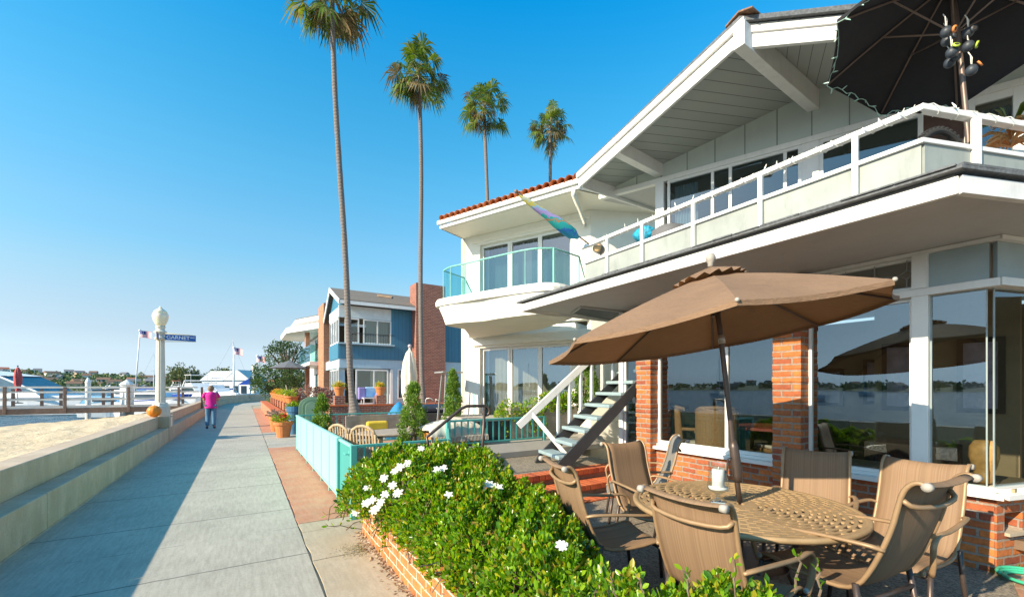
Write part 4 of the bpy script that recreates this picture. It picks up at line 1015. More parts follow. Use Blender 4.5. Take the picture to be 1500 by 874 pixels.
for pos, col in [(.0,(.02,.30,.5)), (.20,(.03,.20,.55)), (.26,(.03,.48,.45)), (.44,(.6,.25,.10)), (.49,(.03,.45,.42)), (.55,(.42,.33,.65)), (.66,(.30,.50,.68)), (.72,(.65,.55,.12)), (.82,(.55,.6,.45)), (.9,(.6,.5,.12))]:
    n_ = e.new(pos); n_.color = (*col, 1)
g.link(x.outputs[0], b.inputs['Base Color'])
mb = MB(); mb.tube([p0+d*s for s in (.17,.25,.35,.48,.6,.75,.9,.97)], [.03,.085,.10,.095,.07,.055,.035,.016], 12, flat=.75); 
for k, p in enumerate(mb.v): mb.v[k] = tuple(np.array(p)+np.array([0,0,-.025])+rng.normal(0,.006,3))
mb.build('cloth', m, t, smooth=True)

# interior wicker chairs and table, vase
wick = paint('wicker', (.30,.17,.07), .7, .3, 60, .8, 90)
def wchair(x, y, rot, label):
    t = thing('wicker_chair', label, 'chair', (x, y, .28), rot, 'wicker chairs inside the picture window')
    A_ = wmat(t)
    def L(p): v = A_ @ Vector(p); return (v.x, v.y, v.z)
    def bb(vs): return [L(p) for p in vs]
    mb = MB(); mb.box(-.26,-.24,.36,.26,.26,.42); mb.v = bb(mb.v); mb.build('seat', wick, t, bev=.02)
    mb = MB(); mb.box(-.23,-.2,.42,.23,.23,.47); mb.v = bb(mb.v); mb.build('cushion', cloth_cream, t, bev=.02)
    mb = MB(); P = []
    for i in range(14):
        th = math.pi*(i/13); 
        for j in range(8): z = .40+.62*j/7; P.append((-.27*math.cos(th), -.12-.20*math.sin(th)-.05*j/7, z-(.06*(1-math.sin(th)))*(j/7)))
    mb.sheet(P, 14, 8); mb.v = bb(mb.v); mb.build('backrest', wick, t, smooth=True, sol=.03)
    mb = MB(); mb.tube([(-.28,-.1,.97-.0),(-.2,-.3,1.02),(0,-.38,1.03),(.2,-.3,1.02),(.28,-.1,.97)], .03, 8); mb.v = bb(mb.v); mb.build('top_roll', wick, t, smooth=True)
    for sx in (-1, 1):
        mb = MB(); mb.tube([(sx*.27,-.15,.66),(sx*.28,.1,.66),(sx*.27,.24,.6),(sx*.25,.25,.36)], .028, 8); mb.v = bb(mb.v); mb.build('armrest', wick, t, smooth=True)
        for sy in (-1, 1):
            mb = MB(); mb.tube([(sx*.23,sy*.22,.38),(sx*.25,sy*.25,.0)], .022, 7); mb.v = bb(mb.v); mb.build('leg', wick, t)
p = at(1050, 600, 6.3); wchair(p[0], p[1], R_(-60), 'high backed wicker chair seen from behind in the middle of the left window')
p = at(1010, 600, 6.9); wchair(p[0]+.1, p[1], R_(-150), 'wicker armchair at the left side of the picture window')
p = at(1125, 600, 6.2); wchair(p[0]+.3, p[1], R_(60), 'wicker chair with a pale cushion half hidden by the second pillar')
t = thing('dining_table', 'round red topped dining table inside the picture window', 'table', (6.6, 3.3, .28))
mb = MB(); mb.lathe([(.5,.70),(.52,.71),(.52,.74),(.5,.75)], (6.6,3.3,.28), 28); mb.build('tabletop', paint('red_cloth', (.25,.05,.04), .5), t)
mb = MB(); mb.lathe([(.25,0),(.06,.05),(.05,.65),(.2,.70)], (6.6,3.3,.28), 16); mb.build('pedestal', dark_in, t, smooth=True)
c = on_line(1451, nf(.0,-.35), (5.75,1.5)); t = thing('carved_pot', 'carved amber wooden pot standing inside the corner window', 'pot', (5.62,.98,.735))
mb = MB(); mb.lathe([(.035,0),(.06,.01),(.065,.10),(.058,.11),(.075,.14),(.095,.24),(.09,.33),(.06,.385),(.03,.39)], (5.66,1.0,.735), 20, wob=lambda th, z: 1+.05*math.sin(th*4)); mb.build('body', paint('carved_wood', (.50,.29,.10), .5, .3, 14, .6, 20), t, smooth=True)
mb = MB(); mb.box(5.55,.80,.70,6.3,2.3,.733); mb.build('window_shelf', beige_in, ha)
# ================================================================ planter and hedges
pl = thing('brick_planter', 'low orange brick planter with pale mortar holding the hedge beside the promenade', 'planter', (1.1, 3, 0))
outer = [(1.10,-2.5),(1.10,4.86),(2.48,4.80),(2.20,2.45),(1.72,1.70),(2.25,.72),(2.25,-2.5)]
inner = [(1.22,-2.5),(1.22,4.74),(2.33,4.69),(2.08,2.5),(1.60,1.70),(2.12,.68),(2.12,-2.5)]
mb = MB()
for i in range(6): mb.prism([outer[i], outer[i+1], inner[i+1], inner[i]], -.02, .31)
mb.build('brick_wall', brick_pl, pl, bev=.006)
mb = MB(); mb.prism(inner, .0, .26); mb.build('soil', dirt_m, pl)
def hedge(name, label, region, n, size, seed, mat, top, cat='shrub', sprig=0, group=None, twig=True, lump=.07):
    """leaves through the outer layer of a clipped mass given by a height function over a plan region"""
    g_ = np.random.default_rng(seed); pts = []; nor = []
    x0, x1, y0, y1 = region; G = 90
    gxs = np.linspace(x0-.2, x1+.2, G); gys = np.linspace(y0-.2, y1+.2, G)
    HM = np.array([[top(a, b_) for b_ in gys] for a in gxs])
    def tf_(X, Y): return HM[np.clip(((X-x0+.2)/(x1-x0+.4)*(G-1)+.5).astype(int), 0, G-1), np.clip(((Y-y0+.2)/(y1-y0+.4)*(G-1)+.5).astype(int), 0, G-1)]
    cl = g_.uniform(0, 6.28, 8)
    def bump_(x, y): return lump*(np.sin(x*9+cl[0])*np.cos(y*8+cl[1])+.7*np.sin(x*17+y*13+cl[2])+.5*np.sin(x*31-y*27+cl[3]))
    N = n*6; X = g_.uniform(x0, x1, N); Y = g_.uniform(y0, y1, N); T = tf_(X, Y)
    H = T+bump_(X, Y)*(T > 0); e = 1e-2
    q = g_.random(N); Zt = H - np.abs(g_.normal(0, .05, N))
    low = g_.uniform(.22, 1, N)
    Tn = np.minimum(np.minimum(tf_(X+.16, Y), tf_(X-.16, Y)), np.minimum(tf_(X, Y+.16), tf_(X, Y-.16)))
    side = (Tn < T*.72)
    Z = np.where(side & (q < .6), .25+(H-.25)*low, Zt)
    k = (T > .3); X, Y, Z, side = X[k][:n*3], Y[k][:n*3], Z[k][:n*3], side[k][:n*3]
    gx_ = tf_(X+.12, Y)-tf_(X-.12, Y); gy_ = tf_(X, Y+.12)-tf_(X, Y-.12)
    Nn = np.stack([-gx_*1.2, -gy_*1.2, np.ones(len(X))*.9], 1); Nn /= np.linalg.norm(Nn, axis=1)[:, None]
    P = np.stack([X, Y, Z], 1)
    t = thing(name, label, cat, ((x0+x1)/2, (y0+y1)/2, .26), 0, group)
    keep = g_.random(len(P)) < np.clip(.55+.5*np.sin(X*14+cl[4])*np.sin(Y*13+cl[5])+.3*np.sin(X*37+Y*29), .18, 1)
    V, F = leafcloud(P[keep], Nn[keep], size, .48, .35, .22, True, .75, seed+1); bigmesh('foliage', V, F, mat, t)
    if twig:
        mb = MB()
        for i in range(170):
            k = g_.integers(len(P)); p = P[k]; b0 = np.array([p[0]+g_.normal(0,.1), p[1]+g_.normal(0,.1), max(.26, p[2]-.4)])
            mb.tube([b0, (b0+p)/2+g_.normal(0,.03,3), p], [.006,.005,.003], 4)
        mb.build('stems', bark2, t)
    return t, P, Nn
def inside(x, y, poly):
    c = False; n = len(poly)
    for i in range(n):
        (x1, y1), (x2, y2) = poly[i], poly[(i+1) % n]
        if (y1 > y) != (y2 > y) and x < (x2-x1)*(y-y1)/(y2-y1)+x1: c = not c
    return c
def dist_edge(x, y, poly):
    d = 9; n = len(poly)
    for i in range(n):
        (x1, y1), (x2, y2) = poly[i], poly[(i+1) % n]; L2 = (x2-x1)**2+(y2-y1)**2; t = max(0, min(1, ((x-x1)*(x2-x1)+(y-y1)*(y2-y1))/L2)); d = min(d, math.hypot(x-x1-t*(x2-x1), y-y1-t*(y2-y1)))
    return d
gp_ = [(1.02,4.0),(.80,4.6),(.95,5.0),(1.7,5.05),(2.5,4.75),(2.60,4.2),(2.2,3.55),(1.15,3.6)]
def gtop(x, y):
    if not inside(x, y, gp_): return 0
    e = min(1, dist_edge(x, y, gp_)/.42); return .30+.58*math.sqrt(1-(1-e)**2)
gb, GPn, GN = hedge('gardenia_bush', 'rounded gardenia bush with white blooms spilling over the planter end', (.75,2.65,3.5,5.1), 11000, .045, 21, g_leaf, gtop)
hp_ = [(1.12,1.3),(1.08,3.9),(2.30,3.95),(2.38,2.95),(2.14,2.28),(1.72,1.70),(1.5,1.3)]
def htop(x, y):
    if not inside(x, y, hp_): return 0
    e = min(1, dist_edge(x, y, hp_)/.30); return .28+(.42+.05*math.sin(y*2.1))*math.sqrt(1-(1-e)**2)
h2, HP2, HN2 = hedge('hedge_shrub', 'glossy green clipped shrub mass filling the middle of the brick planter', (1.0,2.5,1.2,4.0), 20000, .043, 31, g_leaf, htop)
fp_ = [(1.15,-.6),(1.10,1.55),(1.50,1.45),(1.93,1.0),(2.26,.55),(2.30,-.6)]
def ftop(x, y):
    if not inside(x, y, fp_): return 0
    e = min(1, dist_edge(x, y, fp_)/.22); return .28+(.47-.10*max(0, x-1.7))*math.sqrt(1-(1-e)**2)
h3, HP3, HN3 = hedge('hedge_shrub', 'leafy bright green shrub at the bottom of the view in front of the table', (1.0,2.4,-.5,1.5), 10500, .040, 41, g_leaf2, ftop)
def onto(u, v, top):
    d = 1.3
    while d < 7:
        p = at(u, v, d)
        if p[2] < top(p[0], p[1])+.085: return at(u, v, d-.03)
        d += .02
    return at(u, v, 4.3)
# loose sprigs
def sprig(p, d, ln, n, parent, seed, leafs=.045):
    g_ = np.random.default_rng(seed); p = np.array(p, float); d = np.array(d, float); d /= np.linalg.norm(d); pts = [p+d*ln*s+np.array([0,0,-.10*ln*s*s])+g_.normal(0,.006,3) for s in np.linspace(0, 1, 7)]
    mb = MB(); mb.tube(pts, [.004]*6+[.002], 5); mb.build('sprig_stem', bark2, parent)
    q = np.array([pts[min(6, int(s*6.99))] for s in np.linspace(.15, 1, n)]); V, F = leafcloud(q, np.tile(d*.6, (n,1)), leafs, .5, .4, .2, True, .8, seed); bigmesh('sprig_leaves', V, F, g_leaf, parent)
for i, (u, v, dd, dr, ln) in enumerate([(520,752,4.6,(-.8,.1,.15),.30),(530,775,4.45,(-.7,-.3,.35),.42),(560,745,4.6,(-.6,-.2,.5),.25)]): sprig(at(u,v,dd), dr, ln, 9, gb, 60+i)
for i, (u, v, dd, dr, ln) in enumerate([(1075,850,1.95,(.05,.05,1),.17),(1010,850,1.9,(-.1,.1,1),.10),(1165,862,1.8,(.1,.0,1),.18),(1200,872,1.8,(.2,.1,1),.12),(940,850,2.0,(-.1,.1,1),.10),(900,845,2.1,(0,.1,1),.08)]): sprig(at(u, v-20, 1.9) if False else onto(u, 872, ftop), dr, ln, 7, h3, 80+i, .032)
for i, (u, v, dd, dr, ln) in enumerate([(640,826,2.75,(-.9,-.1,.2),.14),(575,800,3.6,(-.9,-.1,.2),.12),(735,735,3.6,(.2,.2,1),.1)]): sprig(at(u,v,dd), dr, ln, 7, h2, 95+i, .035)
# gardenia blooms, every bloom a part
def bloom(p, r, parent, npet, seed, nrm=(0,0,1)):
    g_ = np.random.default_rng(seed); mb = MB(); n = np.array(nrm, float); n /= np.linalg.norm(n); a = np.cross(n, [.3,.8,.1]); a /= np.linalg.norm(a); b_ = np.cross(n, a); p = np.array(p)
    for L_ in range(2):
        for k in range(npet):
            th = 2*math.pi*(k+.5*L_)/npet+g_.normal(0,.12); d = a*math.cos(th)+b_*math.sin(th); s = np.cross(n, d); R1 = r*(1-.35*L_)*g_.uniform(.85,1.1); up = .35+.5*L_
            mb.add([p+n*.004, p+d*R1*.45+s*R1*.24+n*R1*up*.35, p+d*R1*.85+s*R1*.20+n*R1*up*.45, p+d*R1+n*R1*up*.3, p+d*R1*.85-s*R1*.20+n*R1*up*.45, p+d*R1*.45-s*R1*.24+n*R1*up*.35], [(0,1,2,3),(0,3,4,5)])
    mb.build('flower', petal, parent, uv=False)
fl = [(617,657,5.0),(607,672,4.95),(649,686,4.9),(586,684,4.85),(578,690,4.8),(562,701,4.75),(537,714,4.65),(583,722,4.5),(608,713,4.55),(606,716,4.5),(575,711,4.6),(536,737,4.4),(544,733,4.4),(553,743,4.3),(558,735,4.3),(521,750,4.35),(548,747,4.25),(564,724,4.45),(640,688,4.85),(598,678,4.9)]
for i, (u, v, d) in enumerate(fl): bloom(onto(u, v, gtop), random.uniform(.038,.052), gb, 7, 200+i, (-.4,-.6,.7))
for i, (u, v, d) in enumerate([(712,711,4.1),(722,712,4.1),(716,708,4.12),(731,714,4.1),(707,715,4.1),(657,724,4.1)]): bloom(onto(u, v, lambda x, y: max(htop(x, y), gtop(x, y))), .04, h2, 5, 240+i, (-.3,-.6,.7))
bloom(onto(823,799,htop), .036, h2, 9, 260, (-.4,-.6,.7))
# dry leaf litter along the planter foot: uncountable
g_ = np.random.default_rng(9); n = 420; y = g_.uniform(2.6, 4.9, n); P = np.stack([1.09-np.abs(g_.normal(0,.05,n)), y, np.full(n,.012)], 1)
V, F = leafcloud(P, g_.normal(0,1,(n,3))*np.array([1,1,.1]), .03, .5, 0, .2, True, .3, 5)
tag(bigmesh('leaf_litter', V, F, foliage('dry_litter', [(.35,.22,.12),(.5,.38,.25),(.2,.12,.07),(.6,.52,.42)], .9, .1)), kind='stuff')
n = 500; P = np.stack([1.0-np.abs(g_.normal(0,.11,n)), g_.normal(4.35,.10,n), np.full(n,.006)], 1)
V, F = leafcloud(P, g_.normal(0,1,(n,3)), .03, .12, .6, .1, False, .5, 6); tag(bigmesh('grass_tuft', V, F, foliage('dry_grass', [(.16,.17,.06),(.28,.24,.12),(.10,.12,.04)], .8, .2)), kind='stuff')
for i, (u, v) in enumerate([(1457,838),(1486,834)]):
    c = np.array(at_z(u, v, .012)); n = 60; P = np.tile(c, (n,1))+g_.normal(0,.012,(n,3))*np.array([1,1,0]); V, F = leafcloud(P, np.stack([g_.normal(0,.6,n), g_.normal(0,.6,n), np.ones(n)*.6],1), .07, .12, .2, .1, False, .3, 300+i)
    o = bigmesh('weed', V, F, foliage('weed_blade', [(.14,.20,.05),(.3,.32,.12)], .7, .2)); tag(o, ['small spiky weed at the foot of the brick wall nearer the chair','small spiky weed at the foot of the brick wall nearer the frame edge'][i], 'weed')

# ================================================================ teal fence enclosure
tf = thing('teal_fence', 'low turquoise painted metal fence around the dining terrace', 'fence', (1.13, 8, 0))
def fence_run(p, q, z0, z1, posts=True, pitch=.115, sheet=None, first=True, r=.011):
    p, q = np.array(p, float), np.array(q, float); L_ = np.linalg.norm(q-p); e = (q-p)/L_
    mb = MB(); mb.beam((*p, z1), (*q, z1), .045, .035); mb.build('top_rail', teal, tf, bev=.004)
    mb = MB(); mb.beam((*p, z0), (*q, z0), .035, .03); mb.build('bottom_rail', teal, tf, bev=.003)
    n = int(L_/pitch)
    for k in range(1, n):
        s = k*L_/n; c = p+e*s; mb = MB(); mb.box(c[0]-r, c[1]-r, z0+.014, c[0]+r, c[1]+r, z1-.016); mb.build('baluster', teal, tf, uv=False)
def fpost(x, y, z0, z1, w=.028):
    mb = MB(); mb.box(x-w, y-w, z0, x+w, y+w, z1); mb.build('fence_post', teal, tf, bev=.004)
X0 = 1.12
# sheeted side along the promenade
mb = MB(); mb.box(X0-.006, 6.34, .10, X0+.006, 12.0, .86); mb.build('sheet_panel', teal_lt, tf)
mb = MB(); mb.beam((X0, 6.30, .885), (X0, 12.02, .885), .05, .04); mb.build('top_rail', paint('teal_light', (.28,.62,.54), .4, .05, dirt=.1), tf, bev=.005)
for y in (12.0, 11.0, 9.9, 8.9, 7.9, 7.1): mb = MB(); mb.box(X0-.016, y-.016, 0, X0+.016, y+.016, .87); mb.build('fence_post', MATS['teal_light'], tf, bev=.003)
mb = MB(); mb.box(X0-.018, 6.34, .075, X0+.018, 12.0, .10); mb.build('bottom_rail', MATS['teal_light'], tf)
fpost(X0, 6.30, 0, .90, .036); fpost(X0, 5.40, 0, .90, .036)
# gate
mb = MB(); mb.box(X0-.004, 5.46, .12, X0+.004, 6.25, .85); g_o = mb.build('gate', boards('gate_sheet', (.06,.33,.30), .1, gap=.05, dark=.8, depth=.004), tf)
mb = MB(); mb.box(X0-.02, 5.45, .86, X0+.02, 6.26, .895); mb.build('gate_rail', MATS['teal_light'], tf, bev=.004)
mb = MB(); mb.tube([(X0-.02,5.5,.78),(X0-.07,5.5,.78),(X0-.07,5.62,.78)], .008, 6); mb.box(X0-.03,5.48,.74,X0-.02,5.54,.82); mb.build('latch', teal, tf)
fence_run((X0, 5.39), (2.36, 5.39), .12, .885); fpost(2.36, 5.39, 0, .90)
fence_run((2.36, 5.42), (2.93, 6.74), .12, .885)
fpost(2.95, 6.76, .0, 1.06, .035); fence_run((2.95, 6.76), (4.98, 6.78), .62, 1.02, pitch=.125, r=.012); fpost(5.0, 6.78, .5, 1.03)
fence_run((X0, 12.04), (5.6, 12.1), .12, .885, pitch=.16); fpost(3.2, 12.08, 0, .9); fpost(5.6, 12.1, 0, .9)

def conifer(name, label, x, y, z, h, r, seed, cat='cypress', n=9000, group='small cypresses of the terraces'):
    g_ = np.random.default_rng(seed); t = thing(name, label, cat, (x, y, z), 0, group)
    mb = MB(); mb.tube([(x, y, z), (x, y, z+h*.5), (x, y, z+h*.97)], [.03,.02,.006], 6); mb.build('trunk', bark2, t)
    ncl = 150; hh = g_.uniform(.03, 1, ncl)**.9; rr = r*np.clip((1-hh)**.6*1.1, .09, 1)*np.where(hh < .12, .75, 1); a = g_.uniform(0, 6.28, ncl); q = g_.uniform(.55, 1, ncl)
    cc = np.stack([x+rr*q*np.cos(a), y+rr*q*np.sin(a), z+.03+hh*h*.94], 1); per = n//ncl; idx = np.repeat(np.arange(ncl), per)
    s = g_.normal(0, 1, (len(idx), 3)); s /= np.linalg.norm(s, axis=1)[:, None]; cr = r*.26*g_.uniform(.7,1.2,ncl)
    P = cc[idx]+s*(cr[idx]*g_.uniform(.3,1,len(idx)))[:, None]*np.array([1,1,1.3]); N = np.stack([np.cos(a)[idx], np.sin(a)[idx], np.ones(len(idx))], 1)*.5+s*.4
    V, F = leafcloud(P, N, .045, .4, .6, .2, False, .5, seed); bigmesh('crown', V, F, cyp, t); return t
def place(u, dist, z=0): p = at(u, 600, dist); return p[0], p[1]
x, y = place(472, 9.5); conifer('cypress', 'small dome topped cypress just inside the turquoise fence corner', x, y, .02, 1.42, .28, 51)
x, y = place(606, 7.6); conifer('cypress', 'pointed green cypress in the middle of the dining terrace', x, y, .02, 1.68, .33, 52)
x, y = place(664, 8.9); conifer('cypress', 'slender cypress against the white stucco corner by the heater', x, y, .3, 1.68, .24, 53)
x, y = place(858, 8.6); conifer('cypress', 'dark cypress seen behind the open stair', x, y, 1.1, 1.25, .28, 54)

# teak chairs, table, bench on the terrace
teak = paint('weathered_teak', (.42,.30,.18), .7, .2, 12, .3, 40)
def teak_chair(label, x, y, rot):
    t = thing('teak_chair', label, 'chair', (x, y, .02), rot, 'slatted teak chairs on the terrace'); A_ = wmat(t)
    def B(mb, nm, **k): mb.v = [tuple(A_ @ Vector(p)) for p in mb.v]; return mb.build(nm, teak, t, **k)
    mb = MB(); mb.box(-.24,-.24,.41,.24,.24,.44); B(mb, 'seat', bev=.01)
    arch = [(-.23,-.27,.80),(-.2,-.285,.90),(-.1,-.29,.955),(0,-.29,.97),(.1,-.29,.955),(.2,-.285,.90),(.23,-.27,.80)]
    mb = MB(); mb.tube(arch, .028, 6, flat=.6); B(mb, 'top_rail', smooth=True)
    mb = MB(); mb.box(-.23,-.265,.50,.23,-.24,.54); B(mb, 'lower_rail')
    for k in range(7):
        xx = -.18+.06*k; zt = .965-.9*xx*xx*1.6; mb = MB(); mb.beam((xx,-.25,.53), (xx,-.288,zt), .026, .012, up=(0,1,0)); B(mb, 'back_slat')
    for sx in (-1, 1):
        mb = MB(); mb.beam((sx*.24,-.24,0), (sx*.235,-.275,.84), .04, .04, up=(0,1,0)); B(mb, 'leg', bev=.004)
        mb = MB(); mb.beam((sx*.24,.23,0), (sx*.24,.23,.65), .04, .04, up=(0,1,0)); B(mb, 'leg', bev=.004)
        mb = MB(); mb.beam((sx*.25,-.28,.66), (sx*.25,.25,.66), .055, .025); B(mb, 'armrest', bev=.004)
    return t
x, y = place(516, 7.2); teak_chair('slatted teak chair with its back to the gate, left of the pair', x, y, R_(-62))
x, y = place(548, 7.0); teak_chair('slatted teak chair nearest the cypress, right of the pair', x, y, R_(-52))
x, y = place(590, 8.1); t = thing('teak_table', 'oval weathered teak table on the dining terrace', 'table', (x, y, .02))
mb = MB(); mb.lathe([(.62,0),(.64,.01),(.64,.03),(.62,.04)], (x, y, .74), 32, 1.3, .85); mb.build('tabletop', paint('grey_teak', (.36,.30,.24), .7, .15, 12), t)
for sx in (-1,1):
    for sy in (-1,1): mb = MB(); mb.box(x+sx*.5-.035, y+sy*.3-.035, .02, x+sx*.5+.035, y+sy*.3+.035, .74); mb.build('leg', teak, t)
x, y = place(556, 10.6); t = thing('garden_bench', 'grey wooden bench with a bright yellow cushion behind the teak table', 'bench', (x, y, .02))
gw = paint('grey_wood', (.33,.28,.23), .8, .2)
mb = MB(); mb.box(x-.75, y-.3, .38, x+.75, y+.25, .44); mb.build('seat', gw, t); mb = MB(); mb.box(x-.75, y+.22, .46, x+.75, y+.28, .90); mb.build('backrest', gw, t)
for sx in (-1,1): mb = MB(); mb.box(x+sx*.73-.04, y-.3, .02, x+sx*.73+.04, y+.28, .62); mb.build('side_frame', gw, t)
mb = MB(); mb.box(x-.30, y+.02, .52, x+.22, y+.17, .76); mb.build('cushion', paint('yellow_cloth', (.72,.52,.05), .8), t, bev=.05)
# folded cream parasol, heater, grill, closed blue parasol
def folded(name, label, x, y, z, h, r, mat, tip, poleM, top_s=.06, seed=1):
    t = thing(name, label, 'umbrella', (x, y, z)); mb = MB(); mb.tube([(x, y, z), (x, y, z+h)], .025, 8); mb.build('pole', poleM, t)
    zz = [.28,.32,.40,.44,.55,.72,.86,.95,.985]; rr = [1.15,.95,.55,.62,.9,.95,.72,.42,.12]
    mb = MB(); mb.lathe([(r*a, h*b_) for a, b_ in zip(rr, zz)], (x, y, z), 36, wob=lambda th, zq: 1+.16*math.sin(th*8+zq*2)+.06*math.sin(th*3)); mb.build('folded_canopy', mat, t, smooth=True)
    mb = MB(); mb.ball((x, y, z+h+.05), .05, 10, 7); mb.build('finial', tip, t, smooth=True)
    mb = MB(); mb.lathe([(.28,0),(.28,.05),(.05,.09)], (x, y, z), 18); mb.build('base', blackm, t); return t
x, y = place(600, 11.3); folded('folded_umbrella', 'tall furled cream canvas umbrella on the dining terrace', x, y, .02, 2.62, .20, cloth_cream, paint('pink_finial', (.5,.4,.45), .5), white)
x, y = place(657, 10.6); t = thing('patio_heater', 'pyramid patio heater with four slanted legs and a square cap', 'heater', (x, y, .02))
st2 = paint('satin_steel', (.55,.55,.52), .35, .05, metal=.6); b1, t1 = .26, .12
for sx in (-1,1):
    for sy in (-1,1): mb = MB(); mb.beam((x+sx*b1, y+sy*b1, .02), (x+sx*t1, y+sy*t1, 1.92), .035, .035, up=(0,1,0)); mb.build('leg', st2, t)
mb = MB(); mb.ext([(x-.27,y-.27,1.95),(x+.27,y-.27,1.95),(x+.27,y+.27,1.95),(x-.27,y+.27,1.95)], (0,0,.035)); mb.build('cap', st2, t, bev=.01)
mb = MB(); mb.box(x-.16,y-.16,.02,x+.16,y+.16,.75); mb.build('gas_housing', paint('orange_wood', (.5,.22,.07), .6), t); mb = MB(); mb.tube([(x,y,.75),(x,y,1.95)], .05, 10); mb.build('glass_tube', glass_cl, t)
x, y = place(638, 12.7); t = thing('gas_grill', 'dark covered gas grill with chrome taps beyond the teal fence', 'grill', (x, y, .02))
mb = MB(); mb.box(x-.55,y-.3,.02,x+.75,y+.3,.86); mb.build('cart', blackm, t, bev=.02); mb = MB(); mb.box(x-.5,y-.28,.87,x+.7,y+.28,1.1); mb.build('hood', paint('navy_lid', (.02,.04,.08), .35), t, bev=.1)
mb = MB(); mb.tube([(x-.1,y-.31,1.0),(x-.1,y-.36,.98),(x+.4,y-.36,.98),(x+.4,y-.31,1.0)], .012, 6); mb.build('handle', st2, t)
mb = MB(); mb.tube(spline([(x-.3,y,1.1),(x-.3,y,1.25),(x-.2,y-.1,1.28),(x-.12,y-.12,1.2)], 8), .015, 6); mb.tube([(x+.0,y,1.1),(x+.0,y,1.24),(x+.1,y-.1,1.2)], .014, 6); mb.build('tap', st2, t, smooth=True)
x, y = place(584, 13.4); t = thing('blue_tarp', 'pointed bright blue covered fire pit beyond the teal fence', 'cover', (x, y, .02))
mb = MB(); mb.lathe([(.42,0),(.45,.5),(.44,.62),(.30,.80),(.14,1.02),(.03,1.12)], (x, y, .02), 20, wob=lambda th, z: 1+.04*math.sin(th*6)); mb.build('cloth', paint('blue_tarp', (.02,.20,.42), .6), t, smooth=True)
# daybed with fringed cream cover and orange side
x, y = place(664, 7.75); t = thing('daybed', 'daybed with fringed cream cover over an orange wooden base', 'daybed', (x, y, .02))
mb = MB(); mb.box(x-.50, y-.25, .3, x+.42, y+.3, .80); mb.build('base', paint('orange_board', (.55,.25,.06), .6, .15), t)
P = []; n = 26
for i in range(n):
    for j in range(10):
        a, b_ = i/(n-1), j/9; P.append((x-.58+1.08*a, y-.38+.75*b_, .86+.15*math.sin(math.pi*a)**.6*math.sin(math.pi*b_)**.5-(.12 if j == 0 else 0)+.015*math.sin(i*1.7+j)))
mb = MB(); mb.sheet(P, n, 10); mb.build('cover', cloth_cream, t, smooth=True, sol=.02)
mb = MB()
for k in range(40): q = x-.58+1.08*k/39; mb.tube([(q, y-.385, .76), (q+.01, y-.39, .66)], .007, 4)
mb.build('fringe', cloth_cream, t)
x0_, y0_ = place(686, 8.1); tt = thing('hot_tub', 'dark slatted hot tub with a pale lid behind the raised teal fence', 'hot tub', (x0_, y0_, .02))
mb = MB(); mb.box(x0_, y0_, .02, x0_+.95, y0_+1.2, .93); mb.build('cabinet', boards('tub_slats', (.05,.06,.055), .09, gap=.12, dark=.3), tt); mb = MB(); mb.box(x0_-.03, y0_-.03, .932, x0_+.98, y0_+1.25, 1.0); mb.build('lid', paint('tub_lid', (.42,.36,.30), .7), tt, bev=.02)
# leafy plants below the white house
def bush(name, label, c, rad, ncl, crad, per, seed, mat, leaf=.05, cat='shrub', trunk=True, group=None, zmin=None, asp=.5, z0=None):
    t = thing(name, label, cat, (c[0], c[1], (z0 if z0 is not None else c[2]-rad[2])), 0, group)
    P, N, cc = clumps(c, rad, ncl, crad, per, seed, zmin=zmin); V, F = leafcloud(P, N, leaf, asp, .3, .2, False, .6, seed); bigmesh('foliage', V, F, mat, t)
    if trunk:
        b0 = np.array([c[0], c[1], t.location[2]])
        mb = MB()
        for k in range(0, ncl, max(1, ncl//9)): mb.tube([b0, (b0+cc[k])/2+np.array([0,0,.1*rad[2]]), cc[k]], [.035*rad[2]+.008, .02*rad[2]+.006, .006], 5)
        mb.build('stems', bark2, t)
    return t
p = at(765, 604, 8.9); bush('leafy_shrub', 'yellow green shrub with pink stems behind the raised teal fence', (p[0], p[1], .95), (.62,.3,.42), 40, .14, 60, 71, g_leaf, .06, z0=.3)
p = at(812, 590, 8.2); bush('leafy_shrub', 'small yellow green shrub on the planter wall behind the stair rail', (p[0]+.1, p[1], 1.32), (.45,.2,.16), 24, .10, 60, 72, g_leaf, .06, z0=1.15)
# ================================================================ white stucco house with balcony
hb = thing('stucco_house', 'white stucco house with clay tile roof and glass railed curved balcony', 'house', (6.44, 8, 0))
NB = np.array([6.44, 7.02]); bt = np.array([-.441, .897]); bt /= np.linalg.norm(bt); bn = np.array([-bt[1], bt[0]])
def bw_(t, o=0.0): p = NB+bt*t+bn*o; return (float(p[0]), float(p[1]))
def tb_(u): return float((np.array(on_line(u, bw_(0), bw_(1)))-NB) @ bt)
def wallbox(t0, t1, z0, z1, par=hb, mat=white2, o0=0, o1=-.25, name='wall'):
    mb = MB(); mb.prism([bw_(t0,o0), bw_(t1,o0), bw_(t1,o1), bw_(t0,o1)], z0, z1); return mb.build(name, mat, par, bev=.01)
tn, tf2 = tb_(836), tb_(703); TE = 3.60
wallbox(0, tn, 0, 2.88); wallbox(tf2, TE, 0, 2.88); wallbox(tn, tf2, 2.60, 2.88); wallbox(tn, tf2, 0, .30)
wallbox(0, tn, 3.1, 5.5); wallbox(tf2, TE, 3.1, 5.5); wallbox(tn, tf2, 5.24, 5.5)
mb = MB(); mb.prism([bw_(-.0,.03), bw_(tf2+.25,.03), bw_(tf2+.25,.0), bw_(-.0,.0)], 5.30, 5.36); mb.build('wall_trim', cream_trim, hb, bev=.01)
mb = MB(); mb.prism([bw_(.0,.07), bw_(tf2+.2,.07), bw_(tf2+.2,.0), bw_(0,.0)], 2.66, 2.88); mb.build('wall_trim', cream_trim, hb, bev=.01)
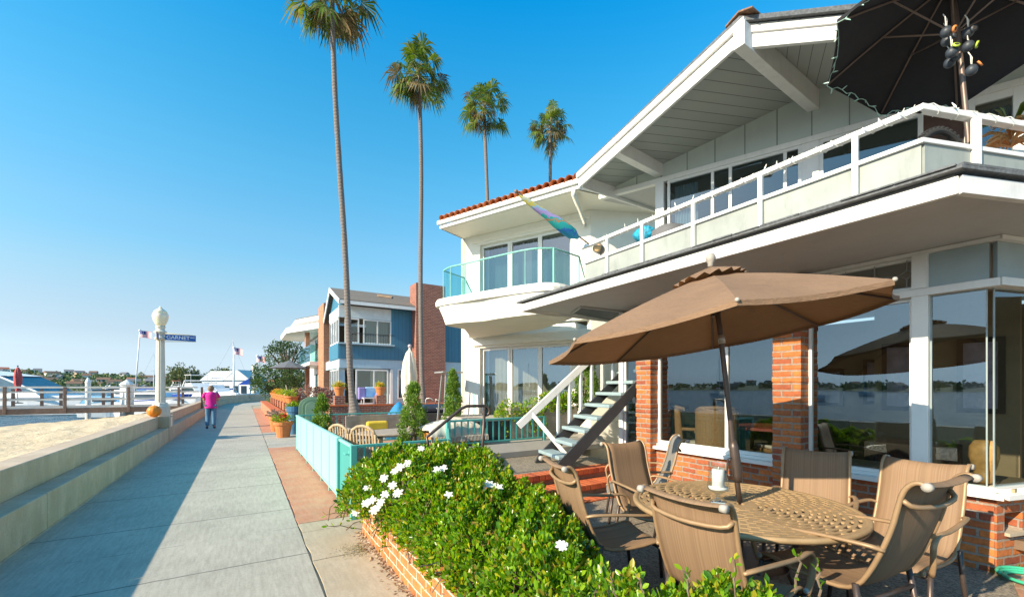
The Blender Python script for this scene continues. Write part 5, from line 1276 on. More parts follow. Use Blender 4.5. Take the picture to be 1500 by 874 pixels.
# side walls
e_ = -bn
def sidew(t, z0, z1, L_=5.5, mat=white2):
    a = NB+bt*t; b_ = a+e_*L_; mb = MB(); c_ = a+e_*4.6; v_ = bt*.25*(1 if t < 1 else -1); mb.ext([(*a, z0), (*b_, z0), (*b_, z1+1.7), (*c_, z1+1.7), (*a, z1)], (*v_, 0)); mb.build('side_wall', mat, hb)
mb = MB(); mb.prism([(6.44,7.02),(8.5,6.1),(8.5,6.35),(6.55,7.25)], 0, 5.54); mb.build('side_wall', white2, hb)
sidew(TE+.002, 0, 5.5)
def slider(t0, t1, z0, z1, n, blind):
    w = (t1-t0)/n
    for k in range(n):
        pane('sliding_door', bw_(t0+k*w, -.12-.02*(k % 2)), bw_(t0+(k+1)*w, -.12-.02*(k % 2)), z0, z1, .06, gm=glass_m, fm=alu, par=hb)
    mb = MB(); P = []
    nn_ = 60
    for i in range(nn_):
        t = t0+(t1-t0)*i/(nn_-1)
        for z in (z0, z1): P.append((*bw_(t, -.42+.008*math.sin(i*1.9)), z))
    mb.sheet(P, nn_, 2); mb.build('curtain', blind, hb)
slider(tn, tf2, .30, 2.60, 3, paint('pale_drape', (.36,.34,.28), .9))
slider(tn, tf2, 3.12, 5.24, 3, paint('grey_blue_drape', (.07,.10,.12), .9))
mb = MB(); mb.prism([bw_(tn-.05,-.15), bw_(tf2+.05,-.15), bw_(tf2+.05,-.9), bw_(tn-.05,-.9)], 2.90, 3.08); mb.build('floor_slab', white2, hb)
mb = MB(); mb.prism([bw_(tn-.3,-.85), bw_(tf2+.3,-.85), bw_(tf2+.3,-.9), bw_(tn-.3,-.9)], .0, 2.88); mb.prism([bw_(tn-.3,-.85), bw_(tf2+.3,-.85), bw_(tf2+.3,-.9), bw_(tn-.3,-.9)], 3.1, 5.5); mb.build('inner_wall', beige_in, hb)
# balcony
BP = [(5.6,7.5),(5.16,5.88),(4.46,5.72),(4.08,6.10),(3.54,7.40),(3.38,7.77),(3.36,8.16),(4.02,8.5),(5.0,10.0)]
def dense(P, a, b_, n):
    q = spline([(*P[i], 0) for i in range(a, b_+1)], n); return P[:a]+[(float(p[0]), float(p[1])) for p in q]+P[b_+1:]
BP = dense(BP, 1, 7, 26)
def offs(poly, o):
    c = np.mean(poly, axis=0); out = []
    for p in poly: d = np.array(p)-c; L_ = np.linalg.norm(d); out.append(tuple(c+d*(L_+o)/L_))
    return out
def loft(rings, name, mat, cap=True):
    mb = MB(); n = len(rings[0][0]); vs = []; fs = []
    for poly, z in rings: vs += [(x, y, z) for x, y in poly]
    m_ = len(rings)
    for i in range(m_-1):
        for k in range(n): fs.append((i*n+k, (i+1)*n+k, (i+1)*n+(k+1) % n, i*n+(k+1) % n))
    fs += [tuple(range(n)), tuple((m_-1)*n+k for k in range(n-1, -1, -1))]
    mb.add(vs, fs); return mb.build(name, mat, hb)
loft([(offs(BP,-.17),2.85),(offs(BP,-.15),2.89),(offs(BP,-.11),3.00),(offs(BP,-.05),3.12),(offs(BP,.0),3.22)], 'balcony_cove', white2)
loft([(offs(BP,.06),3.221),(offs(BP,.07),3.30),(offs(BP,.03),3.36)], 'balcony_cap', cream_trim)
GB = [(6.2,6.95),(5.16,5.93),(4.48,5.80),(4.12,6.14),(3.60,7.42),(3.45,7.79),(3.44,8.12),(4.06,8.42),(4.93,9.75)]
GR = dense(GB, 2, 6, 20)
mb = MB(); mb.tube([(x, y, 3.975) for x, y in GR], .017, 8); mb.build('balcony_rail', paint('seafoam_rail', (.20,.52,.45), .4), hb, smooth=True)
for i, (x, y) in enumerate(GB):
    mb = MB(); mb.tube([(x, y, 3.36), (x, y, 3.975)], .02 if i in (2,) else .007, 7); mb.build('rail_post', MATS['seafoam_rail'], hb)
for i in range(len(GR)-1):
    (x0, y0), (x1, y1) = GR[i], GR[i+1]; mb = MB(); mb.add([(x0,y0,3.38),(x1,y1,3.38),(x1,y1,3.95),(x0,y0,3.95)], [(0,1,2,3)]); mb.build('glass_panel', glass_cl, hb, uv=False)
# eave, gutter, tile roof
ev0, ev1 = np.array([4.08, 9.84]), np.array([5.56, 6.40]); ed = (ev0-ev1)/np.linalg.norm(ev0-ev1); EI = np.array([ed[1], -ed[0]])   # inward
def ev(s, i): p = ev1+ed*s+EI*i; return (float(p[0]), float(p[1]))
EL = float(np.linalg.norm(ev0-ev1))
mb = MB(); mb.prism([ev(0,.06), ev(EL,.06), ev(EL+.1,3.0), (8.5,6.4), (8.9,6.02)], 5.50, 5.53); mb.build('eave_soffit', cream_trim, hb)
mb = MB(); mb.prism([ev(-.02,0), ev(EL+.02,0), ev(EL+.02,.05), ev(-.02,.05)], 5.50, 5.585); mb.prism([ev(-.05,-.06), ev(EL+.05,-.06), ev(EL+.05,.0), ev(-.05,.0)], 5.586, 5.68); mb.prism([ev(-.02,.05), (5.60,6.47), (8.9,6.07), (8.9,6.0)], 5.50, 5.66); mb.prism([ev(EL-.03,.05), ev(EL+.02,.05), ev(EL+.02,4.5), ev(EL-.03,4.5)], 5.50, 5.66); mb.build('gutter', white, hb, bev=.01)
mb = MB(); p_, q_ = ev(.12,.02), bw_(.12,.08); mb.tube([(*p_,5.55), (*p_,5.42), (*q_,5.22), (*q_,5.12)], .045, 8); mb.build('downpipe', cream_trim, hb, smooth=True)
mb = MB()
a = [(*ev(0,-.02),5.66), (8.9,6.02,6.65), (*ev(EL,3.5),6.85), (*ev(EL,-.02),5.66)]; mb.ext(a, (0,0,.04)); mb.build('roof_deck', terra, hb)
m, nt, b = nodes('clay_tile'); g = NT(nt); ri = g.n('ShaderNodeNewGeometry').outputs['Random Per Island']
c_ = g.ramp(ri, [(0,(.75,.28,.10)),(.5,(.85,.38,.16)),(1,(.62,.22,.08))]); c_ = g.mix(.5, c_, g.ramp(g.noise(g.ob(), 9, 5), [(.3,(.6,.6,.6)),(.7,(1.15,1.1,1.05))]), 'MULTIPLY'); g.link(c_, b.inputs['Base Color']); b.inputs['Roughness'].default_value = .85; tile_m = m
mb = MB(); s = .0
while s < EL:
    for r in range(4):
        i0 = -.09+r*.36; z = 5.70+(i0+.02)*.34+.02
        mb.tube([(*ev(s,i0), z), (*ev(s,i0+.40), z+.40*.34)], [.078+random.uniform(-.004,.004), .064], 9, cap=False)
    s += .172
mb.build('roof_tiles', tile_m, hb, smooth=False)

# ================================================================ blue house
def on_y(u, y): d = ray(u); return y*d[0]/d[1]
hc_ = thing('blue_house', 'blue board clad house with grey shingle gable roof and tall brick chimney', 'house', (3.9, 22, 0))
YC = 22.0; XC = 3.9
def bx(name, mat, *a, par=hc_, bev=0): mb = MB(); mb.box(*a); return mb.build(name, mat, par, bev=bev)
x1, x2 = on_y(505,YC), on_y(573,YC)
bx('ground_wall', blue_lt, x2+.0, YC, .5, 13, 27, 3.0); bx('ground_wall', blue_lt, XC, YC+.0, 2.55, x2-.001, 27, 3.0); bx('ground_wall', blue_lt, XC+.0, YC+.2, .5, XC+.3, YC+.5, 2.55)
bx('inner_wall', beige_in, XC+2.2, YC+.9, .7, 9, YC+.95, 5.0); bx('inner_wall', dark_in, XC+.5, 25, .7, 9, 25.1, 5.0); bx('inner_floor', beige_in, XC+.1, YC+.1, .6, 9, 27, .72); bx('inner_ceiling', white, XC+.1, YC+.1, 3.0, x2-.01, 26.9, 3.05)
bx('blue_wall', blue_b, x2, YC-.04, 3.0, 13, YC+.2, 5.75); bx('blue_wall', blue_b, XC-.02, YC-.04, 3.0, x2-.001, YC+.05, 3.76); bx('blue_wall', blue_b, XC-.05, YC+.05, 3.0, XC+.05, 24.6, 3.76)
bx('white_panel', paint('pale_panel', (.62,.70,.74), .5), XC-.02, YC-.02, 5.02, x2-.001, YC+.1, 5.6)
bx('front_panel', blue_lt, XC-.04, YC+.1, 5.0, XC+.05, 24.6, 5.5)
pane('upper_window', (on_y(532,YC), YC), (x2, YC), 3.78, 5.0, .06, dv=((x2-on_y(532,YC))*.5,), gm=glass_b, par=hc_)
pane('upper_window', (x1, YC), (on_y(526,YC), YC), 3.78, 5.0, .06, gm=glass_b, par=hc_)
for k in range(4): y0 = YC+.15+k*.6; pane('front_window', (XC, y0+.56), (XC, y0), 3.78, 4.98, .06, gm=glass_b, par=hc_); pane('front_window', (XC, y0+.56), (XC, y0), .75, 2.5, .06, gm=glass_b, par=hc_)
bx('pale_curtain', curtain, on_y(540,YC), YC+.5, 3.8, on_y(572,YC), YC+.52, 5.0)
xa, xb = on_y(521,YC), on_y(569,YC)
pane('patio_door', (xa, YC+.02), (xb, YC+.02), .75, 2.5, .07, dv=((xb-xa)*.55,), gm=glass_m, par=hc_)
bx('pale_curtain', curtain, on_y(545,YC), YC+.35, .8, on_y(566,YC), YC+.37, 2.45)
xc, xd = on_y(582,YC), on_y(595,YC); pane('side_window', (xc, YC-.03), (xd, YC-.03), 1.0, 2.55, .06, gm=glass_m, par=hc_)
bx('window_backing', paint('dark_red_blind', (.12,.05,.045), .8), xc+.03, YC-.012, 1.03, xd-.03, YC-.005, 2.5)
bx('white_post', white, on_y(571,YC), YC-.06, .7, on_y(575,YC), YC, 2.5)
mb = MB(); xr = on_y(519,YC-.25); xs = x2+.05; mb.tube([(xr, YC-.25, 4.25), (xs, YC-.25, 4.25), (xs, YC, 4.25)], .015, 5); 
for k in range(16): q = xr+(xs-xr)*k/15; mb.tube([(q, YC-.25, 3.76), (q, YC-.25, 4.25)], .008, 4)
mb.build('balcony_rail', blackm, hc_)
bx('balcony_floor', blue_lt, XC-.1, YC-.3, 3.70, x2+.1, YC-.04, 3.76)
# gable roof: eaves along x
def roofslab(par, pts, th, mat, name='roof'): mb = MB(); mb.ext(pts, (0,0,th)); return mb.build(name, mat, par)
XE = 3.80
shg = boards('grey_brown_shingle', (.20,.17,.14), .14, True, gap=.12, dark=.6, dirt=.5, rough=.9, depth=.03)
roofslab(hc_, [(XE,21.45,5.72),(13,21.45,5.72),(13,24.1,6.76),(XE,24.1,6.76)], .08, shg); roofslab(hc_, [(XE,24.11,6.76),(13,24.11,6.76),(13,25.95,5.35),(XE,25.95,5.35)], .08, shg)
mb = MB(); mb.ext([(XE-.03,21.4,5.55),(XE-.03,24.1,6.60),(XE-.03,24.1,6.84),(XE-.03,21.4,5.77)], (.05,0,0)); mb.ext([(XE-.03,24.11,6.60),(XE-.03,26.0,5.16),(XE-.03,26.0,5.40),(XE-.03,24.11,6.84)], (.05,0,0)); mb.build('barge_board', white, hc_)
bx('eave_board', white, XE, 21.40, 5.58, 13, 21.45, 5.74)
mb = MB(); mb.ext([(XC+.12,22,5.5),(XC+.12,25.9,5.4),(XC+.12,24.1,6.6)], (.1,0,0)); mb.build('gable_wall', blue_b, hc_)
cx0, cx1 = on_y(609,21.4), on_y(652,21.4); bx('chimney', brick_far, cx0, 21.35, 0, cx1, 22.3, 7.02)
mb = MB(); mb.ext([(6,23.0,6.42),(6.7,22.9,6.38),(6.9,23.4,6.58),(6.1,23.5,6.62)], (0,0,.03)); mb.build('roof_patch', paint('bare_wood', (.42,.26,.14), .8, .4, 4), hc_)

# ================================================================ white house with brick piers beyond
hd = thing('white_house', 'white house with flat white eaves, brick piers and glass balcony beyond the blue house', 'house', (3.6, 30, 0))
bx('wall', white, 4.3, 28.0, .4, 10, 37, 5.1, par=hd)
for z0, z1, x0 in ((5.18,5.55,2.35),(5.85,6.12,2.9)): 
    mb = MB(); mb.prism([(x0,32.0),(x0+1.55,27.9),(10,27.9),(10,37),(x0,37)], z0, z1); mb.build('eave', white, hd, bev=.02)
mb = MB(); mb.ext([(2.9,32.1,6.13),(4.4,28.0,6.13),(10,28.0,6.13),(10,33,7.0),(6,33,7.0)], (0,0,.05)); mb.build('roof', shg, hd)
bx('brick_chimney', brick('pier_brick', (.70,.25,.09), (.55,.17,.06), (.5,.4,.33)), 3.78, 26.0, 0, 4.3, 28.0, 6.36, par=hd)
bx('brick_pier', MATS['pier_brick'], on_y(447,31), 30.7, 0, on_y(453,31), 31.2, 5.18, par=hd)
for z0, z1 in ((.8,2.6),(3.3,5.0)):
    for k in range(3): y0 = 28.3+k*1.7; pane('window', (4.28, y0+1.5), (4.28, y0), z0, z1, .09, gm=glass_b, par=hd)
mb = MB(); mb.prism([(3.3,28.0),(4.3,28.0),(4.3,34),(3.3,34)], 2.95, 3.15); mb.build('balcony_floor', white, hd)
mb = MB(); mb.box(3.3, 28.0, 3.16, 3.33, 34, 4.15); mb.box(3.34, 27.98, 3.16, 4.28, 28.0, 4.15); mb.build('balcony_glass', glass_cl, hd, uv=False)

# brick terraces, pots and garden things between the houses
bt_ = thing('brick_terrace_wall', 'low red brick terrace wall in front of the blue house', 'wall', (5, 17.5, 0))
bx('brick_face', brick_far, 2.75, 17.45, 0, 9.5, 17.7, .86, par=bt_); mb = MB(); mb.box(2.7, 17.41, .86, 9.5, 17.76, .92); mb.build('brick_coping', brick_cap, bt_, bev=.01)
mb = MB(); mb.box(2.75, 17.7, -.02, 13, 22, .70); struct('raised_terrace', mb, terr_m)
pg = thing('brick_garden_wall', 'stepped brick planter wall along the promenade topped with pot piers', 'wall', (1.2, 25, 0))
bx('brick_face', MATS['pier_brick'], 1.02, 18.3, 0, 1.35, 36, .56, par=pg); mb = MB(); mb.box(.99, 18.25, .56, 1.39, 36, .61); mb.build('coping', brick_cap, pg, bev=.01)
bx('brick_back', MATS['pier_brick'], 1.62, 20.5, 0, 1.9, 36, .86, par=pg)
for k in range(8): bx('pier', MATS['pier_brick'], 1.54, 20.6+k*1.9, 0, 1.62, 21.0+k*1.9, .9, par=pg)
def pot(label, x, y, z, h, r, mat=None, plantm=None, ph=.2, pr=None, seed=1, flower=None, name='flower_pot', group='terracotta pots on the terrace walls'):
    t = thing(name, label, 'plant pot', (x, y, z), 0, group)
    mb = MB(); mb.lathe([(r*.62,0),(r*.86,h*.75),(r*.90,h*.80),(r*1.0,h*.81),(r*1.02,h),(r*.9,h),(r*.88,h*.93)], (x, y, z), 18); mb.build('pot', mat or terra, t, smooth=False)
    P, N, cc = clumps((x, y, z+h+ph*.35), (pr or r*1.05, pr or r*1.05, ph*.7), 16, .09, 34, seed, .2); V, F = leafcloud(P, N, .06, .5, .4, .2, False, .6, seed); bigmesh('plant', V, F, plantm or g_leaf, t)
    if flower:
        P, N, cc = clumps((x+.0, y-.05, z+h+ph*.75), (r*.6, r*.6, ph*.35), 7, .05, 22, seed+5, .2); V, F = leafcloud(P, N, .045, .8, .2, .2, False, .7, seed+5); bigmesh('blossom', V, F, flower, t)
    return t
redf = foliage('red_petals', [(.55,.02,.015),(.65,.04,.02)], .6, .2); yell = foliage('yellow_green', [(.35,.42,.03),(.5,.48,.03),(.2,.3,.03)], .6, .3); orf = foliage('orange_petals', [(.6,.25,.03),(.65,.4,.04)], .6, .2)
x, y, z = at_z(415, 640, 0); pot('big terracotta pot with red geraniums standing on the grey paving', x, y, .0, .50, .29, None, g_leaf, .22, None, 3, redf)
x, y = place(432, 14.6); pot('tall dark blue glazed pot beside the turquoise fence end', x, y, 0, .95, .26, bluepot, g_leaf2, .1, .2, 4)
x, y = place(407, 15.6); pot('shallow pot of grey green succulents behind the red geraniums', x-.05, y, 0, .55, .26, terra, paint('succulent', (.25,.2,.15), .7), .25, .3, 5)
x, y = place(428, 15.4); pot('pot of bright green herbs behind the red geraniums', x, y, .35, .35, .2, terra, foliage('herb_leaf', [(.10,.25,.06),(.18,.32,.08)], .5, .3), .25, .26, 6)
wall_pots = [(1.75,20.9,'nearest',None), (1.75,22.8,'second',None), (1.75,24.7,'third',yell), (1.75,26.6,'fourth',yell), (1.75,28.6,'fifth',yell), (1.75,30.6,'sixth',orf), (1.75,33.0,'farthest',orf)]
for i, (x, y, w, pm) in enumerate(wall_pots): pot('terracotta pot on the promenade garden wall, %s from the camera' % w, x, y, .86, .36, .30, None, pm or g_leaf2, .22, .26, 20+i)
x, y, = place(433, 20.0); pot('tiered terracotta urn behind the blue glazed pot', x, y, .86, .5, .28, None, yell, .12, .2, 31)
for i, (u, lb) in enumerate([(497,'left'), (557,'right')]):
    x = on_y(u, 17.58); t = thing('brick_pier', 'short brick pier on the terrace wall, %s of the palm trunk' % lb, 'pier', (x, 17.58, .92))
    bx('shaft', brick_far, x-.19, 17.42, .92, x+.19, 17.74, 1.28, par=t)
    pot('terracotta pot of yellow flowers on the brick pier %s of the palm trunk' % lb, x, 17.58, 1.28, .34, .22, None, yell, .14, .18, 40+i, orf)
# green arched bench
x, y = place(457, 14.3); t = thing('arched_bench', 'sage green bench with an arched panelled back by the fence corner', 'bench', (x, y, 0))
sage = paint('sage_paint', (.22,.34,.22), .6, .08)
def arch(r, w, z0, zc): return [(x-r, z0)]+[(x+r*math.cos(a), zc+w*math.sin(a)) for a in np.linspace(math.pi, 0, 15)]+[(x+r, z0)]
for k, (r, w, dy) in enumerate([(.40,.36,0),(.30,.27,-.025),(.20,.18,-.045)]):
    mb = MB(); mb.ext([(a, y+dy, b_) for a, b_ in arch(r, w, .3, .93)], (0,.04,0)); mb.build('arched_panel', sage if k % 2 == 0 else paint('sage_dark', (.15,.26,.16), .6), t, bev=.006)
mb = MB(); mb.box(x-.4, y-.45, .36, x+.4, y-.05, .42); mb.build('seat', sage, t)
for sx in (-1,1): mb = MB(); mb.box(x+sx*.37-.03, y-.44, 0, x+sx*.37+.03, y+.04, .36); mb.build('leg', sage, t)
# chair with towels on the blue house terrace
x, y = place(540, 19.3); t = thing('towel_chair', 'white garden chair draped with blue and lilac towels on the terrace', 'chair', (x, y, .70))
mb = MB(); mb.box(x-.28,y-.25,1.1,x+.28,y+.25,1.14); mb.build('seat', white, t)
for sx in (-1,1):
    for sy in (-1,1): mb = MB(); mb.box(x+sx*.26-.02,y+sy*.24-.02,.7,x+sx*.26+.02,y+sy*.24+.02,1.1); mb.build('leg', white, t)
mb = MB(); mb.box(x-.10,y+.18,1.14,x+.40,y+.30,1.62); mb.build('light_towel', paint('pale_blue_towel', (.35,.55,.75), .9), t, bev=.05); mb = MB(); mb.box(x-.42,y+.1,1.05,x-.11,y+.32,1.60); mb.build('lilac_towel', paint('lilac_towel', (.25,.22,.5), .9), t, bev=.05); mb = MB(); mb.box(x+.30,y-.2,.72,x+.52,y+.25,1.35); mb.build('blue_towel', paint('blue_towel', (.05,.18,.5), .9), t, bev=.05)
p = at(455, 578, 19.5); bush('flowering_shrub', 'wide mass of pink and red flowering plants on the brick terrace', (p[0], p[1], p[2]), (1.0,.6,.30), 60, .14, 46, 81, pinkfl, .09, z0=.7, trunk=False)
p = at(485, 578, 19.0); bush('flowering_shrub', 'small pink flowering plant close to the palm trunk', (p[0], p[1], 1.1), (.35,.3,.3), 20, .12, 46, 82, pinkfl, .08, z0=.7, trunk=False)
x, y = place(424, 24); t = thing('topiary_tree', 'small clipped ball topiary with forked pale stems above the pots', 'tree', (x, y, .86))
P, N, cc = clumps((x, y, 1.95), (.42,.42,.34), 40, .12, 50, 83); V, F = leafcloud(P, N, .07, .6, .3, .2, False, .5, 83); bigmesh('crown', V, F, treeleaf, t)
mb = MB(); mb.tube([(x,y,.9),(x-.08,y,1.3),(x-.18,y,1.75)], .04, 6); mb.tube([(x,y,.9),(x+.1,y,1.3),(x+.15,y,1.75)], .035, 6); mb.build('trunk', paint('pale_bark', (.4,.36,.3), .9), t)
# small agave by the walk
p = at_z(387, 594, 0); n = 320; g_ = np.random.default_rng(4); q = g_.normal(0, 1, (n,3)); q[:,2] = np.abs(q[:,2]); q /= np.linalg.norm(q, axis=1)[:,None]
V, F = leafcloud(np.tile(np.array([p[0]+.55, p[1]-4, .15]), (n,1))+q*.25, q, .5, .14, .2, .1, False, .1, 7); tag(bigmesh('agave_clump', V, F, foliage('agave_blade', [(.16,.24,.08),(.25,.32,.12),(.10,.17,.06)], .6, .2)), 'spiky green clump at the corner where the promenade bends', 'plant')
# grey parasol
gx0, gy0 = place(424, 27); t = thing('grey_umbrella', 'open flat grey parasol in front of the white house', 'umbrella', (gx0, gy0, .7))
mb = MB(); n = 10; mb.add([(gx0,gy0,3.30)]+[(gx0+1.15*math.cos(2*math.pi*k/n), gy0+1.15*math.sin(2*math.pi*k/n), 2.80) for k in range(n)], [(0, 1+k, 1+(k+1) % n) for k in range(n)]); mb.build('canopy', paint('grey_canvas', (.13,.14,.16), .8), t, sol=.02); mb = MB(); mb.tube([(gx0,gy0,.7),(gx0,gy0,3.3)], .03, 6); mb.build('pole', blackm, t)

# ================================================================ trees
def tree(name, label, u, v, dist, rad, ncl, crad, per, seed, mat, leaf, z0=0, group=None):
    p = at(u, v, dist); t = thing(name, label, 'tree', (p[0], p[1], z0), 0, group)
    P, N, cc = clumps(p, rad, ncl, crad, per, seed, .45); V, F = leafcloud(P, N, leaf, .6, .3, .2, False, .6, seed); bigmesh('crown', V, F, mat, t)
    mb = MB(); h = p[2]-z0; b0 = np.array([p[0], p[1], z0]); f1 = b0+np.array([.1*rad[0], 0, h*.45]); r = .05*h
    mb.tube([b0, (b0+f1)/2, f1], [r*1.3, r, r*.8], 8)
    for k in range(0, ncl, max(1, ncl//12)): mb.tube([f1, (f1+cc[k])/2+np.array([0,0,.08*h]), cc[k]], [r*.6, r*.35, r*.1], 5)
    mb.build('trunk', bark2, t); return t
tree('shore_tree', 'open branched tree rising behind the grey parasol', 418, 520, 40, (2.2,2.0,1.2), 52, .42, 60, 91, treeleaf, .16)
tree('shore_tree', 'dense low dark green pine beside the end of the promenade', 402, 556, 37, (1.9,1.8,1.35), 70, .42, 70, 92, foliage('pine_green', [(.02,.06,.015),(.05,.11,.02),(.10,.16,.03)], .6, .2), .15)
tree('shore_tree', 'dark tree mass between the parasol and the brick pier', 432, 560, 36, (1.5,1.4,1.4), 50, .4, 60, 93, treeleaf, .15)
tree('bay_tree', 'large rounded tree across the bay behind the lamp post', 264, 556, 150, (6.2,6,5), 80, 1.2, 60, 94, foliage('bay_tree_leaf', [(.07,.10,.03),(.12,.15,.05),(.16,.17,.07)], .7, .2), .6, -1)
tree('bay_tree', 'rounded tree across the bay above the boats', 322, 557, 170, (6,5,4.6), 80, 1.2, 60, 95, MATS['bay_tree_leaf'], .6, -1)
def palm(label, path, dist, r0, r1, crown, seed, group='tall fan palms behind the houses', nfr=38, ndry=12):
    g_ = np.random.default_rng(seed); pts = spline([at(u, v, dist) for u, v in path], 46)
    t = thing('fan_palm', label, 'palm tree', tuple(pts[0]), 0, group)
    z0, z1 = pts[0][2], pts[-1][2]; rr = []
    for i, p in enumerate(pts):
        s = i/(len(pts)-1); r = r1+(r0-r1)*max(0, 1-s*7)**1.5+(r1*.35)*(1-s); rr.append(r*(1+.05*(i % 2)))
    mb = MB(); mb.tube(pts, rr, 14); mb.build('trunk', bark, t, smooth=True)
    top = np.array(pts[-1])+np.array([0,0,-.05])
    def fans(n, el0, el1, R1, mat, nm, droop):
        V = []; F = []; o = 0; M1 = MB()
        for k in range(n):
            az = g_.uniform(0, 2*math.pi); s = (k+.5)/n; el = R_(el0+(el1-el0)*s+g_.uniform(-9,9))
            d = np.array([math.cos(az)*math.cos(el), math.sin(az)*math.cos(el), math.sin(el)])
            pl_ = R1*g_.uniform(.34,.72); hub_ = top+d*pl_+np.array([0,0,-.10*pl_*droop]); sd = np.cross(d, [0,0,1]); sd /= np.linalg.norm(sd)+1e-9; up = np.cross(sd, d)
            tw = g_.uniform(-.7,.7); sd, up = sd*math.cos(tw)+up*math.sin(tw), up*math.cos(tw)-sd*math.sin(tw)
            M1.tube([top, (top+hub_)/2+np.array([0,0,.04]), hub_], [.028,.018,.012], 4)
            fr = R1*g_.uniform(.34,.56)
            nb = 17
            for j in range(nb):
                a = R_(-115+230*j/(nb-1)+g_.uniform(-3,3)); e = d*math.cos(a)+sd*math.sin(a); w = fr*.05; side = np.cross(e, up); side /= np.linalg.norm(side)+1e-9
                L1 = fr*(1-.25*abs(a)/2)*g_.uniform(.8,1.1); mid = hub_+e*L1*.55+up*.03; tip = hub_+e*L1+np.array([0,0,-droop*L1*g_.uniform(.25,.7)])
                V += [hub_-side*w*.2, mid-side*w, tip, mid+side*w]; F.append((o, o+1, o+2, o+3)); o += 4
        bigmesh(nm, np.array(V), np.array(F), mat, t); return M1
    a = fans(nfr, 84, -58, crown, palmleaf, 'green_fronds', 1.0); a.build('frond_stalks', foliage('stalk', [(.16,.2,.06),(.25,.2,.1)], .6, .1), t, uv=False)
    b_ = fans(ndry, 30, -82, crown*.92, palmdry, 'dry_fronds', 1.1); b_.build('dry_stalks', MATS['dry_palm_leaf'], t, uv=False)
    return t
palm('tallest fan palm with a bowed trunk in front of the blue house', [(521,614),(514,560),(510,470),(505,360),(497,240),(490,120),(486,-14)], 16, .25, .085, 1.80, 101)
palm('straight fan palm rising in front of the brick chimney', [(620,606),(617,520),(616,400),(617,250),(614,110)], 20.8, .21, .088, 1.75, 102)
palm('fan palm behind the white stucco roof, third from the left', [(722,560),(718,400),(714,290),(709,158)], 27, .22, .095, 1.8, 103)
palm('shortest looking fan palm, nearest the grey gable', [(806,560),(806,400),(806,290),(806,184)], 30, .22, .10, 1.85, 104)
for i, (u, v, d, lb) in enumerate([(260,545,200,'thin distant palm above the large bay tree'), (207,548,330,'tiny distant palm left of the lamp post'), (42,542,360,'tiny distant palm above the big yacht')]): palm(lb, [(u, 575), (u, v)], d, .3, .22, 2.2 if d < 250 else 2.6, 110+i, 'palms across the bay', 20, 6)

# ================================================================ lamp post with street signs
lp = np.array([-2.14, 16.5]); Z0 = .742
lt = thing('lamp_post', 'cream fluted concrete lamp post with acorn globe standing on the seawall', 'street lamp', (*lp, Z0))
cm = paint('cream_concrete', (.62,.59,.52), .7, .06, 6, .3, 60, dirt=.15)
mb = MB(); mb.lathe([(.235,0),(.235,.26),(.22,.28),(.22,.30),(.19,.33),(.175,.36),(.18,.38),(.155,.40)], (*lp, Z0), 8); mb.build('pedestal', cm, lt)
mb = MB(); mb.lathe([(.125,.39),(.122,.6),(.104,2.0),(.10,2.28)], (*lp, Z0), 64, wob=lambda th, z: 1-.07*(math.cos(th*12) > .2)); mb.build('fluted_shaft', cm, lt)
mb = MB(); mb.lathe([(.12,2.28),(.15,2.30),(.15,2.34),(.12,2.36),(.10,2.40),(.11,2.45),(.155,2.50),(.158,2.53),(.12,2.56),(.10,2.61),(.125,2.67),(.12,2.70)], (*lp, Z0), 20); mb.build('capital', cm, lt)
m, nt, b = nodes('globe_glass'); b.inputs['Base Color'].default_value = (.80,.74,.58,1); b.inputs['Roughness'].default_value = .3; b.inputs['Subsurface Weight'].default_value = .4; b.inputs['Coat Weight'].default_value = .5
mb = MB(); mb.lathe([(.10,2.70),(.14,2.78),(.18,2.88),(.20,2.98),(.195,3.05),(.165,3.10),(.172,3.105),(.14,3.16),(.075,3.21),(.03,3.25),(.026,3.28),(.004,3.30)], (*lp, Z0), 24, wob=lambda th, z: 1+.012*math.cos(th*16)); mb.build('acorn_globe', m, lt, smooth=True)
bs = paint('sign_blue', (.01,.10,.42), .4, .02); ws = paint('sign_white', (.8,.8,.8), .5, .01, bump=0); ys = paint('yellow_scroll', (.55,.48,.18), .5)
def textmesh(name, txt, size, mat, par, origin, xd, yd, off=0):
    cu = bpy.data.curves.new(name, 'FONT'); cu.body = txt; cu.size = size; cu.extrude = .002; cu.align_x = 'CENTER'; cu.align_y = 'CENTER'; cu.offset = off
    o = bpy.data.objects.new('tmp', cu); COL.objects.link(o); bpy.context.view_layer.update()
    me = bpy.data.meshes.new_from_object(o.evaluated_get(bpy.context.evaluated_depsgraph_get())); bpy.data.objects.remove(o)
    xd, yd = Vector(xd).normalized(), Vector(yd).normalized(); zd = xd.cross(yd); M = Matrix((xd, yd, zd)).transposed().to_4x4(); M.translation = Vector(origin)
    me.transform(wmat(par).inverted() @ M); me.materials.clear(); me.materials.append(mat); r = bpy.data.objects.new(name, me); COL.objects.link(r); r.parent = par; return r
zs = 3.10
sg = thing('street_sign', 'blue GARNET AVE street sign blade in a yellow scrolled bracket on the lamp post', 'street sign', (lp[0]+.5, lp[1]-.14, zs))
xd = np.array([1, .10, 0]); xd /= np.linalg.norm(xd); c = np.array([lp[0]+.50, lp[1]-.15, zs])
mb = MB(); mb.obox(c, xd*.37, (xd[1]*.006, -xd[0]*.006, 0), (0,0,.085)); mb.build('blade', bs, sg)
textmesh('lettering', 'GARNET', .145, ws, sg, c+np.array([-.06,-.011,-.0]), xd, (0,0,1), .002); textmesh('lettering', 'AVE', .062, ws, sg, c+np.array([.285,.02,.02]), xd, (0,0,1), .001)
